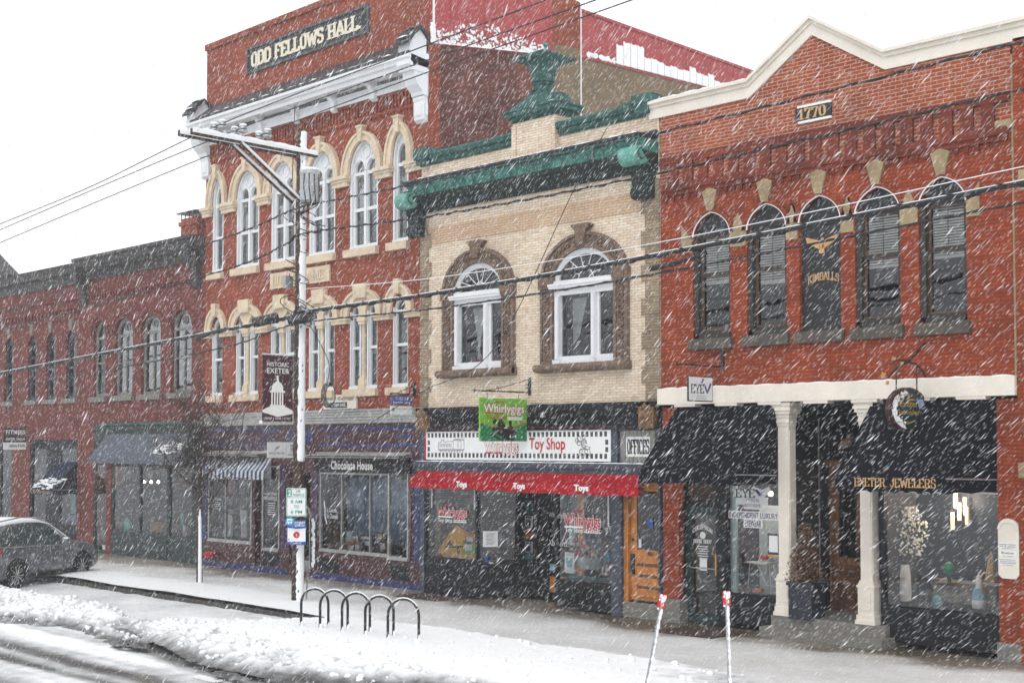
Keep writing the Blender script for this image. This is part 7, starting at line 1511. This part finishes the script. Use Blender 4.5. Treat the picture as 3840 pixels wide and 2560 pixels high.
# ================================================================ bare street tree
tb = Vector((-29.15, -2.4, 0)); tr = thing('street_tree', 'bare young street tree with fine twigs and snow plastered trunk', 'tree', tb)
rr = random.Random(31); trunk = MB(); limbs = MB(); sn = MB()
tp = [tb, tb+Vector((-.02, 0, .9)), tb+Vector((-.05, .02, 1.7)), tb+Vector((-.02, 0, 2.5)), tb+Vector((0, 0, 3.0))]
trunk.tube(tp, .08, 9, .05); trunk.build('trunk', K['bark'], tr)
sn.tube([tb+Vector((.05, -.02, 0)), tb+Vector((.045, -.02, .9)), tb+Vector((.015, -.01, 1.55))], .05, 8, .04); [sn.blob(tb+Vector((.03, -.02, 1.55+.05*k)), .05-.006*k, 7, .3) for k in range(6)]
sn.build('plastered_snow', K['snow'], tr)
cnt = [0]
def grow(p, d, L, r, lv):
    pts = [p]; q = p.copy(); dd = d.copy(); n = 5
    for k in range(n):
        dd = (dd+Vector((rr.gauss(0, .16), rr.gauss(0, .16), rr.gauss(0, .12)+.03))).normalized(); q = q+dd*L/n; pts.append(q.copy())
    limbs.tube(pts, r, 5 if lv < 2 else 3, max(r*.5, .003))
    if lv >= 4: return
    nb = (4, 5, 5, 5)[lv]
    for k in range(nb):
        i = rr.randint(1 if lv else 2, n); base = pts[i]; ax = Vector((rr.gauss(0, 1), rr.gauss(0, 1), rr.gauss(0, .7)+.15)).normalized(); nd = (dd*.75+ax*.8).normalized(); grow(base, nd, L*rr.uniform(.5, .78), max(r*.55, .0035), lv+1)
for k, (z, a) in enumerate(((1.7, .4), (2.0, 2.6), (2.25, 4.4), (2.5, 1.2), (2.7, 3.4), (2.9, 5.4), (3.0, 0.), (3.0, 2.2), (2.4, 5.9))):
    grow(tb+Vector((-.03, 0, z)), Vector((math.cos(a)*.75, math.sin(a)*.75, .85)).normalized(), rr.uniform(1.15, 1.6), .026, 1)
limbs.build('branches', K['bark'], tr)
# ================================================================ parked car
def make_car():
    al = math.radians(118); hx_, hy_ = math.cos(al), math.sin(al); ZR = -.15
    wr = G(45, 2209, ZR); ox, oy = wr[0]-hy_*.78*1, wr[1]+hx_*.78*1
    def W(x, y, z): return (ox+hx_*x-hy_*y, oy+hy_*x+hx_*y, ZR+z)
    t = thing('parked_car', 'grey compact SUV parked nose to the kerb and spattered with snow', 'car', (ox, oy, ZR))
    st = [(-.98, .42, .92, 1.02, .80, .74, .60), (-.92, .34, 1.0, 1.12, .88, .84, .66), (-.78, .30, 1.04, 1.38, .90, .88, .64), (-.5, .27, 1.05, 1.60, .92, .90, .62), (0, .25, 1.04, 1.66, .92, .905, .62), (.6, .24, 1.02, 1.68, .92, .905, .62), (1.2, .24, 1.0, 1.66, .92, .905, .61), (1.62, .24, .985, 1.58, .92, .90, .60), (2.0, .24, .975, 1.36, .92, .895, .62), (2.38, .24, .97, 1.10, .92, .89, .68), (2.8, .25, .95, 1.03, .92, .88, .66), (3.2, .27, .90, .97, .90, .85, .62), (3.48, .30, .80, .86, .84, .76, .55), (3.62, .36, .62, .70, .70, .62, .45)]
    def sec(s):
        x, zl, zb, zt, h0, h1, h2 = s
        half = [(h0*.80, zl-.04), (h0*.97, zl+.06), (h0, zl+.25*(zb-zl)), (h0*1.005, zl+.55*(zb-zl)), (h1+.01, zb-.08), (h1, zb), (h1-(h1-h2)*.12, zb+.12*(zt-zb)), (h1-(h1-h2)*.50, zb+.55*(zt-zb)), (h2+.05, zb+.88*(zt-zb)), (h2*.85, zt-.01), (h2*.4, zt+.02), (0, zt+.03)]
        return [(x, -a, b) for a, b in half]+[(x, a, b) for a, b in half[-2::-1]]
    vs = []; fs = []; n = 23
    for s in st: vs += [W(*q) for q in sec(s)]
    for i in range(len(st)-1):
        for k in range(n-1): fs.append((i*n+k, (i+1)*n+k, (i+1)*n+k+1, i*n+k+1))
    fs.append(tuple(range(n))); fs.append(tuple((len(st)-1)*n+k for k in range(n-1, -1, -1)))
    for i in range(len(st)-1): fs.append((i*n, i*n+n-1, (i+1)*n+n-1, (i+1)*n))
    body = MB().add(vs, fs).build('body', CARM, t, smooth=True)
    def ip(x):
        for i in range(len(st)-1):
            if st[i][0] <= x <= st[i+1][0]:
                u_ = (x-st[i][0])/(st[i+1][0]-st[i][0]); return [a+(b-a)*u_ for a, b in zip(st[i], st[i+1])]
        return st[-1]
    def gp(x, w, s, o=.014):      # w 0 belt .. 1 roof edge on the glasshouse
        _, zl, zb, zt, h0, h1, h2 = ip(x); ks = [(0, h1, zb), (.12, h1-(h1-h2)*.12, zb+.12*(zt-zb)), (.55, h1-(h1-h2)*.5, zb+.55*(zt-zb)), (.88, h2+.05, zb+.88*(zt-zb)), (1, h2*.85, zt-.01)]
        for a, b in zip(ks, ks[1:]):
            if a[0] <= w <= b[0]: u_ = (w-a[0])/(b[0]-a[0]); return W(x, s*(a[1]+(b[1]-a[1])*u_+o), a[2]+(b[2]-a[2])*u_)
    for s in (-1, 1):
        for (xa, xb, la, lb) in ((-.55, -.02, (.10, .55), (.06, .86)), (.03, .80, (.06, .87), (.06, .88)), (.86, 1.95, (.06, .88), (.06, .30))):
            m = MB(); N = 8; vs = []
            for i in range(N+1):
                u_ = i/N; x = xa+(xb-xa)*u_; w0 = la[0]+(lb[0]-la[0])*u_; w1 = la[1]+(lb[1]-la[1])*u_
                if xa > .8: w1 = .88 if x < 1.45 else .88-(x-1.45)*.9; 
                for j in range(5): vs.append(gp(x, w0+(w1-w0)*j/4, s))
            m.add(vs, [(i*5+j, (i+1)*5+j, (i+1)*5+j+1, i*5+j+1) for i in range(N) for j in range(4)]); m.build('side_window', K['carglass'], t, smooth=True)
        m = MB(); m.tube([gp(-.6, .05, s, .02)]+[gp(-.6+k*.3, .015, s, .02) for k in range(1, 10)], .012, 4); m.build('window_trim', K['galv'], t)
        for x in (0, 2.66):
            c = Vector(W(x, s*.78, .345)); ax = (Vector(W(x, s, .345))-Vector(W(x, 0, .345))).normalized(); wl = MB()
            w_ = MB(); w_.tube([c-ax*.10, c+ax*.125], .345, 24); o = w_.build('wheel', K['rubber'], t)
            q = MB(); q.tube([c+ax*.12, c+ax*.14], .24, 20); q.build('rim', K['black'], o); q = MB(); up_ = Vector((0, 0, 1)); fw = ax.cross(up_)
            for k in range(10): a = k*math.pi/5; dv = up_*math.sin(a)+fw*math.cos(a); q.tube([c+ax*.15+dv*.04, c+ax*.145+dv*.235], .017, 5)
            q.tube([c+ax*.14, c+ax*.16], .05, 10); q.build('spokes', K['galv'], o)
            m = MB(); pts = [(x+.44*math.cos(a), .345+.43*math.sin(a)) for a in [math.pi*k/14 for k in range(15)]]; m.add([W(a, s*.932, max(b, .25)) for a, b in pts]+[W(a, s*.80, max(b, .25)) for a, b in pts], [tuple(range(15))]); m.build('wheel_arch', K['rubber'], t)
        m = MB(); c = Vector(W(1.78, s*1.04, 1.08)); m.blob(c, .125, 10, .02, (1.1, 1.2, .85)); m.tube([W(1.78, s*.9, 1.0), c], .03, 6); mr = m.build('mirror', K['car'], t, smooth=True); q = MB(); q.blob(c+Vector((0, 0, .07)), .09, 9, .1, (1.1, 1.2, .35)); q.build('snow_cap', K['snow'], mr)
        m = MB(); m.add([W(-.97, s*.80, 1.0), W(-.62, s*.915, 1.04), W(-.55, s*.925, .98), W(-.62, s*.93, .90), W(-.97, s*.84, .86)], [(0, 1, 2, 3, 4)]); m.build('taillight', K['taillight'], t)
        m = MB(); m.add([W(a, s*.935, b) for a, b in ((.42, .26), (2.24, .26), (2.24, .34), (.42, .34))], [(0, 1, 2, 3)]); m.build('sill_trim', K['rubber'], t)
        m = MB()
        for x in (.83, 1.86, -.05): m.tube([W(x, s*.925, .36), W(x, s*.928, .7), W(x, s*.915, .98)], .006, 4)
        m.build('door_gap', K['rubber'], t)
        for x in (.62, 1.62): m = MB(); m.tube([W(x-.1, s*.94, .86), W(x+.08, s*.94, .865)], .016, 6); m.build('door_handle', K['car'], t)
        m = MB(); m.tube([W(-.35, s*.60, 1.67), W(.5, s*.59, 1.745), W(1.35, s*.58, 1.70)], .02, 6); m.build('roof_rail', K['galv'], t)
    # snow lying on the roof and bonnet
    def blanket(xa, xb, fw, th, nx=30, ny=12):
        vs = []; fs = []
        for i in range(nx+1):
            x = xa+(xb-xa)*i/nx; q = ip(x)
            for j in range(ny+1):
                v = (j/ny-.5)*2; e = max(0, 1-max(abs(v), abs(2*i/nx-1))**6); y = v*q[6]*fw; zt = q[3]+.03-.045*abs(v)**2.2; vs.append(W(x, y, zt-.015+(th*e**.5)*(1+.12*math.sin(x*9+y*7)+.06*math.sin(x*31+y*23))))
        for i in range(nx):
            for j in range(ny): k = i*(ny+1)+j; fs.append((k, k+ny+1, k+ny+2, k+1))
        return MB().add(vs, fs)
    blanket(-.62, 1.55, .97, .035).build('roof_snow', K['snow'], t, smooth=True); blanket(2.45, 3.3, .95, .02).build('bonnet_snow', K['snow'], t, smooth=True)
    m = MB()
    for s in (-1, 1): m.tube([gp(1.40, .92, s, .01), gp(1.60, .93, s, .01), gp(1.95, .90, s, .01), gp(2.25, .85, s, .01)], .028, 6, .015); m.tube([gp(x, .93, s, .012) for x in (-.7, -.4, 0, .5, 1, 1.45)], .035, 6)
    m.build('pillar_snow', K['snow'], t)
    m = MB(); N = 6; vs = []
    for i in range(N+1):
        x = 1.58+.80*i/N; q = ip(x)
        for j in range(5): v = (j/4-.5)*2; vs.append(W(x, v*(q[6]*.9), q[3]+.045-.05*v*v))
    m.add(vs, [(i*5+j, (i+1)*5+j, (i+1)*5+j+1, i*5+j+1) for i in range(N) for j in range(4)]); m.build('windscreen', K['carglass'], t)
CARM, nt_, b_, ns_, ln_ = newmat('snow spattered grey paint')
n1 = noise(ns_, ln_, 2.2, 6, rough=.7, sc3=(1, 1, 1.6)); r1 = ramp(ns_, ln_, n1.outputs[0], [(.50, (0, 0, 0)), (.66, (.75,)*3)]); n2 = noise(ns_, ln_, 30., 3); r2 = ramp(ns_, ln_, n2.outputs[0], [(.4, (.3,)*3), (.6, (1, 1, 1))]); f_ = mixc(ns_, ln_, 1., r1.outputs[0], r2.outputs[0], 'MULTIPLY')
ln_.new(mixc(ns_, ln_, f_, (.13, .14, .16), (.62, .64, .67)), b_.inputs['Base Color']); b_.inputs['Roughness'].default_value = .35; b_.inputs['Metallic'].default_value = .25; b_.inputs['Coat Weight'].default_value = .3
make_car()
# ================================================================ ground, road, snow
def vnoise(x, y, seed, scale):
    g = np.random.default_rng(seed).random((256, 256)); x = x*scale; y = y*scale; xi = np.floor(x).astype(int); yi = np.floor(y).astype(int); fx_ = x-xi; fy_ = y-yi; fx_ = fx_*fx_*(3-2*fx_); fy_ = fy_*fy_*(3-2*fy_)
    a = g[xi % 256, yi % 256]; b = g[(xi+1) % 256, yi % 256]; c = g[xi % 256, (yi+1) % 256]; d = g[(xi+1) % 256, (yi+1) % 256]
    return (a*(1-fx_)+b*fx_)*(1-fy_)+(c*(1-fx_)+d*fx_)*fy_-.5
def fbm(x, y, seed, scale, o=4, g=.55): return sum(vnoise(x+7.3*k, y-3.1*k, seed+k, scale*2**k)*g**k for k in range(o))
def billow(x, y, seed, scale, o=3): return sum((.5-abs(vnoise(x+5*k, y+9*k, seed+k, scale*2**k))*2)*.5**k for k in range(o))
def sst(a, b, x): t_ = np.clip((x-a)/(b-a), 0, 1); return t_*t_*(3-2*t_)
def grid_obj(name, X, Y, Z, S, mt, label=None, cat=None, kind=None, keep=None):
    ny, nx = X.shape; co = np.stack([X, Y, Z], -1).reshape(-1, 3); idx = np.arange(nx*ny).reshape(ny, nx)
    q = np.stack([idx[:-1, :-1], idx[:-1, 1:], idx[1:, 1:], idx[1:, :-1]], -1).reshape(-1, 4)
    if keep is not None:
        kv = keep.reshape(-1); q = q[kv[q].any(1)]; used = np.unique(q); mp = np.full(nx*ny, -1); mp[used] = np.arange(len(used)); q = mp[q]; co = co[used]; S = S.reshape(-1)[used]
    me = bpy.data.meshes.new(name); me.vertices.add(len(co)); me.vertices.foreach_set('co', co.astype(np.float32).ravel()); me.loops.add(q.size); me.loops.foreach_set('vertex_index', q.astype(np.int32).ravel()); me.polygons.add(len(q))
    me.polygons.foreach_set('loop_start', np.arange(0, q.size, 4, dtype=np.int32)); me.polygons.foreach_set('loop_total', np.full(len(q), 4, dtype=np.int32)); me.update(calc_edges=True); me.polygons.foreach_set('use_smooth', [True]*len(q))
    at_ = me.attributes.new('snow', 'FLOAT', 'POINT'); at_.data.foreach_set('value', S.astype(np.float32).ravel()); me.materials.append(mt)
    o = bpy.data.objects.new(name, me); C.objects.link(o); return tag(o, label, cat, None, kind)
def snowmat(name, stops, rough_w=.25):
    m, nt, b, ns, ln = newmat(name); a = ns.new('ShaderNodeAttribute'); a.attribute_name = 'snow'
    n = noise(ns, ln, 5., 6, rough=.65); mm = ns.new('ShaderNodeMath'); mm.operation = 'MULTIPLY_ADD'; ln.new(n.outputs[0], mm.inputs[0]); mm.inputs[1].default_value = .34; sb_ = ns.new('ShaderNodeMath'); sb_.operation = 'SUBTRACT'; ln.new(a.outputs['Fac'], sb_.inputs[0]); sb_.inputs[1].default_value = .17; ln.new(sb_.outputs[0], mm.inputs[2])
    r = ramp(ns, ln, mm.outputs[0], stops); ln.new(r.outputs[0], b.inputs['Base Color']); rg = ramp(ns, ln, mm.outputs[0], [(.1, (rough_w,)*3), (.6, (.7,)*3)]); ln.new(rg.outputs[0], b.inputs['Roughness'])
    n3 = noise(ns, ln, 22., 5); bp = ns.new('ShaderNodeBump'); bp.inputs['Strength'].default_value = .35; bp.inputs['Distance'].default_value = .03; ln.new(n3.outputs[0], bp.inputs['Height']); ln.new(bp.outputs[0], b.inputs['Normal']); b.inputs['Specular IOR Level'].default_value = .3; return m
SM = snowmat('street snow', [(0, (.055, .052, .05)), (.22, (.13, .13, .13)), (.4, (.34, .345, .35)), (.62, (.60, .61, .62)), (.85, (.86, .87, .88))])
PM = snowmat('pavement snow', [(0, (.11, .085, .06)), (.2, (.2, .17, .14)), (.4, (.42, .41, .39)), (.62, (.60, .60, .60)), (.85, (.86, .87, .88))])
MB().add([(-150, -150, -.45), (150, -150, -.45), (150, 150, -.45), (-150, 150, -.45)], [(0, 1, 2, 3)]).build('ground', mat('distant snowy ground', (.6, .61, .62), .8, .1)); tag(bpy.data.objects['ground'], kind='structure')
KY = -4.15; XC = -21.4                              # kerb line; corner where the kerb swings out
# sidewalk
xs = np.arange(-54, -2, .07); ys = np.arange(-4.33, .9, .06); X, Y = np.meshgrid(xs, ys)
near = sst(-1.5, -.25, Y+.9*fbm(X, Y, 5, .9, 3)); tongue = np.exp(-((X+22.5)/1.5)**2)+np.exp(-((X+16.2)/1.6)**2)*1.2+.8*np.exp(-((X+12)/1.3)**2)
S = .64+.16*fbm(X, Y, 3, .7)-.42*near-.22*tongue*sst(-2.2, -.6, Y)
S = S+.42*sst(-2.1, -3.5, Y+.5*fbm(X, Y, 8, .35, 2))*sst(-20, -23.5, X)
S = S-.06*sst(-24, -14, X)
Z = .012*fbm(X, Y, 9, 1.2)+.10*np.clip(S-.7, 0, 1)*1.4
Z = Z-.02*np.exp(-((Y+3.75)/.03)**2)*(X > -21)
grid_obj('sidewalk', X, Y, Z, S, PM, kind='structure')
# kerb
m = MB(); x = -54
while x < XC: m.box(x, min(x+1.8, XC)-.012, KY-.15, KY+.03, -.3, -.03); x += 1.8
m.build('kerb', K['kerb']); tag(bpy.data.objects['kerb'], kind='structure')
# road with slush and wheel tracks
xs = np.arange(-54, 0, .06); ys = np.arange(-20, KY-.1, .06); X, Y = np.meshgrid(xs, ys)
w = fbm(X, Y, 21, .25, 3)*.7; Yw = Y+w*.5
tr_ = lambda c, s: np.exp(-((Yw-c)/s)**2)
st = fbm(X*.18, Y*3.0, 33, 1.2, 4)
S = .50+.25*st-.52*tr_(-9.95, .28)-.45*tr_(-10.5, .16)-.30*tr_(-11.6, .3)-.45*tr_(-12.6, .4)+.18*tr_(-9.2, .35)
S = np.where(Y > -8.2, .52+.16*fbm(X, Y, 14, .8)+.20*np.exp(-((X+22.5)/2.2)**2-((Y+5.6)/.55)**2)*1.5, S)
S = S+.10
# the turning rut through the bank
rutx = np.clip((X+24.2)/5.3, 0, 1); ruty = -7.35-1.65*rutx**1.1; rut = np.exp(-((Y-ruty)/.33)**2)*sst(-24.6, -23.8, X)*(1-sst(-17.5, -15.5, X)); S -= .42*rut
S += .14*fbm(X, Y, 90, 3.5, 4)*(Y < -8.2)+.05*fbm(X, Y, 91, 9., 2)
Z = -.15+.03*np.clip(S, 0, 1)*(1+1.2*fbm(X, Y, 40, 3.))+.022*np.clip(fbm(X, Y, 44, 4.5, 3)+.05, 0, 1)*sst(.35, .6, S)
grid_obj('road', X, Y, Z, S, SM, kind='structure')
# snow bank
xs = np.arange(-54, -3, .035); ys = np.arange(-10.2, -3.9, .035); X, Y = np.meshgrid(xs, ys)
n1 = fbm(X, Y, 51, .55, 4); n2 = billow(X, Y, 61, 3.2, 4); n3 = fbm(X, Y, 71, 7, 4)
lo = np.interp(X, [-54, -27, -24.6, -23, -21.1, -19.8, -18.3, -17, -15.6, -14.4, -12], [-8.6, -8.7, -8.15, -8.4, -8.75, -8.75, -9.2, -9.1, -8.7, -7.9, -6.8])-.2
hi = np.interp(X, [-54, -32.5, -29.8, -27, -25, -23.4, -22.1, -21.3, -20.8], [-6.2, -6.0, -5.8, -6.0, -6.4, -6.5, -5.6, -4.4, -3.3])
e_lo = sst(0, .75, (Y-lo)+.55*n1+.12*n3); e_hi = sst(0, .85, (hi-Y)+.6*n1+.1*n3)
bump = sst(-22.0, -20.6, X+.5*(Y+5)*-.3)                # paved bulb with smooth snow
base = -.15+.12*bump
lump = .05+.13*np.clip(n2+.25, 0, 1)+.07*n3
left_h = e_lo*e_hi*(lump+.045)
smooth_zone = bump*sst(-7.6, -6.3, Y)
hgt = left_h*(1-smooth_zone)+smooth_zone*(.10+.10*np.clip(-(Y+4.2)/2.5, 0, 1)+.02*n1+.012*n3)*e_hi*e_lo
hgt *= 1-.93*np.exp(-((Y-(-7.35-1.65*np.clip((X+24.2)/5.3, 0, 1)**1.1+.08*n1))/.36)**2)*sst(-24.7, -23.8, X)*(1-sst(-17.0, -15.5, X))
rightlow = sst(-15.0, -10.5, X)*sst(-5.6, -4.7, Y+.4*n1); hgt = hgt*(1-.75*rightlow)
Z = base+hgt-.03*(1-sst(.0, .05, hgt))
S = np.clip(.30+2.6*hgt+.25*n3, 0, 1)+.55*smooth_zone-.45*rightlow
S -= .30*np.exp(-((Y-lo-.25)/.25)**2)
grid_obj('snow_bank', X, Y, Z, S, SM, 'lumpy ploughed snow bank between the road and the pavement', 'snow bank', 'stuff', keep=(hgt > .012) & (e_lo*e_hi > .03))
m = MB(); rr = random.Random(77); hh_ = hgt; cnt_ = 0
while cnt_ < 1100:
    i = rr.randrange(X.shape[0]); j = rr.randrange(X.shape[1])
    if left_h[i, j] < .05 or smooth_zone[i, j] > .3 and rr.random() < .85 or hh_[i, j] < .04: continue
    if X[i, j] < -34: continue
    r_ = .022+.05*rr.random()**3; m.blob((X[i, j], Y[i, j], Z[i, j]+r_*.3), r_, 6, .35, (1, 1, .8)); cnt_ += 1
o = m.build('snow_clods', K['snow'], smooth=True); tag(o, 'loose clods of ploughed snow strewn over the snow bank', 'snow', None, 'stuff')
# yellow centre line and white bar
m = MB(); y0 = -11.88; m.box(-30, -16, y0-.07, y0+.07, -.125, -.095); m.build('yellow_line', K['yellow']); tag(bpy.data.objects['yellow_line'], kind='structure')
m = MB(); m.box(-17.9, -17.3, -9.45, -9.3, -.12, -.095); m.build('road_marking', K['letter_w']); tag(bpy.data.objects['road_marking'], kind='structure')
# ================================================================ falling snow
def flakes():
    fwd = np.array(Fv); rt = np.array(Rv); upv = np.array(Uv); N = NFL
    z = (4.5**3+RNG.random(N)*(34.**3-4.5**3))**(1/3.); a = (RNG.random(N)-.5)*2*.46; b = (RNG.random(N)-.5)*2*.31+.04
    c = np.array([0, -D, H])+z[:, None]*(fwd+a[:, None]*rt+b[:, None]*upv)
    ok = (c[:, 1] < -.15) & (c[:, 2] > .0) & (c[:, 2] < 18); c = c[ok]; z = z[ok]; n = len(c)
    d = np.array([-1.15, .0, -1.0])+RNG.normal(0, .10, (n, 3)); d /= np.linalg.norm(d, axis=1)[:, None]
    s1 = np.cross(d, RNG.normal(0, 1, (n, 3))); s1 /= np.linalg.norm(s1, axis=1)[:, None]; s2 = np.cross(d, s1)
    L = (.020+.018*RNG.random(n)**1.5)[:, None]; r = (.0009+.0023*RNG.random(n)**3)[:, None]
    v = np.stack([c-d*L, c+s1*r-d*L*.3, c+s2*r+d*L*.1, c-s1*r+d*L*.3, c-s2*r-d*L*.1, c+d*L], 1).reshape(-1, 3)
    f = np.array([[0, 2, 1], [0, 3, 2], [0, 4, 3], [0, 1, 4], [5, 1, 2], [5, 2, 3], [5, 3, 4], [5, 4, 1]]); q = (f[None]+(np.arange(n)*6)[:, None, None]).reshape(-1, 3)
    me = bpy.data.meshes.new('falling_snow'); me.vertices.add(len(v)); me.vertices.foreach_set('co', v.astype(np.float32).ravel()); me.loops.add(q.size); me.loops.foreach_set('vertex_index', q.astype(np.int32).ravel()); me.polygons.add(len(q))
    me.polygons.foreach_set('loop_start', np.arange(0, q.size, 3, dtype=np.int32)); me.polygons.foreach_set('loop_total', np.full(len(q), 3, dtype=np.int32)); me.update(calc_edges=True); me.polygons.foreach_set('use_smooth', [True]*len(q)); me.materials.append(FM)
    o = bpy.data.objects.new('falling_snow', me); C.objects.link(o); tag(o, 'wet snow flakes driving down and leftward across the whole street', 'snow', None, 'stuff')
NFL = 260000
FM, nt_, b_, ns_, ln_ = newmat('snow flake'); b_.inputs['Base Color'].default_value = (.92, .93, .95, 1); b_.inputs['Roughness'].default_value = .8; b_.inputs['Subsurface Weight'].default_value = 0; b_.inputs['Specular IOR Level'].default_value = .1
tl_ = ns_.new('ShaderNodeBsdfTranslucent'); tl_.inputs[0].default_value = (.98, .99, 1, 1); mx_ = ns_.new('ShaderNodeMixShader'); mx_.inputs[0].default_value = .5; ln_.new(b_.outputs[0], mx_.inputs[1]); ln_.new(tl_.outputs[0], mx_.inputs[2]); ln_.new(mx_.outputs[0], ns_['Material Output'].inputs[0])
flakes()

# thin snowy air
hz = MB().box(-155, 155, -155, 155, -1.45, 19).build('haze', bpy.data.materials.new('snowy air')); tag(hz, kind='stuff'); hm = hz.data.materials[0]; hm.use_nodes = True; nt_ = hm.node_tree; nt_.nodes.clear()
ho = nt_.nodes.new('ShaderNodeOutputMaterial'); hv = nt_.nodes.new('ShaderNodeVolumePrincipled'); hv.inputs['Color'].default_value = (.93, .95, .98, 1); hv.inputs['Density'].default_value = .0018; nt_.links.new(hv.outputs[0], ho.inputs['Volume'])

# the lit lamps of the shops
for (x, y, z, e, c) in ((fx(3600, 1920, 1.2), 1.0, 2.45, 38, (1, .88, .75)), (fx(2890, 1850, 1.), .9, 3.0, 40, (1, .95, .85)), (P(567, 1806, 1.0)[0], .9, 2.7, 50, (1, .85, .65))):
    l = bpy.data.lights.new('shop_lamp', 'POINT'); l.energy = e; l.color = c; l.shadow_soft_size = .15; o = bpy.data.objects.new('shop_lamp', l); C.objects.link(o); o.location = (x, y, z)
# ================================================================ light, world, camera
w = bpy.data.worlds.new('World'); sc.world = w; w.use_nodes = True; nt = w.node_tree; ns, ln = nt.nodes, nt.links
bg = ns['Background']; sky = ns.new('ShaderNodeTexSky'); sky.sky_type = 'NISHITA'; sky.sun_disc = False
SE, SR = math.radians(48), math.radians(150)
sky.sun_elevation = SE; sky.sun_rotation = SR; sky.dust_density = 4; sky.air_density = 1.2
hs = ns.new('ShaderNodeHueSaturation'); hs.inputs['Saturation'].default_value = .12; ln.new(sky.outputs[0], hs.inputs['Color'])
mx = ns.new('ShaderNodeMix'); mx.data_type = 'RGBA'; mx.inputs[0].default_value = .82; ln.new(hs.outputs[0], mx.inputs[6]); mx.inputs[7].default_value = (11.6, 11.8, 12.1, 1)
ln.new(mx.outputs[2], bg.inputs[0]); bg.inputs[1].default_value = .1
sl_ = bpy.data.lights.new('sun', 'SUN'); sl_.energy = .7; sl_.angle = math.radians(30); sl_.color = (1, .985, .96)
so = bpy.data.objects.new('sun', sl_); sc.collection.objects.link(so)
dv = Vector((math.sin(SR)*math.cos(SE), math.cos(SR)*math.cos(SE), math.sin(SE))); so.rotation_euler = dv.to_track_quat('Z', 'Y').to_euler()
cam = bpy.data.cameras.new('camera'); co = bpy.data.objects.new('camera', cam); sc.collection.objects.link(co); sc.camera = co
from mathutils import Matrix
co.matrix_world = Matrix(((Rv[0], Uv[0], -Fv[0], 0), (Rv[1], Uv[1], -Fv[1], -D), (Rv[2], Uv[2], -Fv[2], H), (0, 0, 0, 1)))
cam.sensor_width = 36; cam.lens = FL/3840*36; cam.shift_y = SH/3840; cam.clip_end = 2000; cam.clip_start = .1
sc.view_settings.view_transform = 'Standard'; sc.view_settings.look = 'None'; sc.view_settings.gamma = 1; sc.view_settings.exposure = 0.34
sc.cycles.transparent_max_bounces = 16; sc.cycles.max_bounces = 6
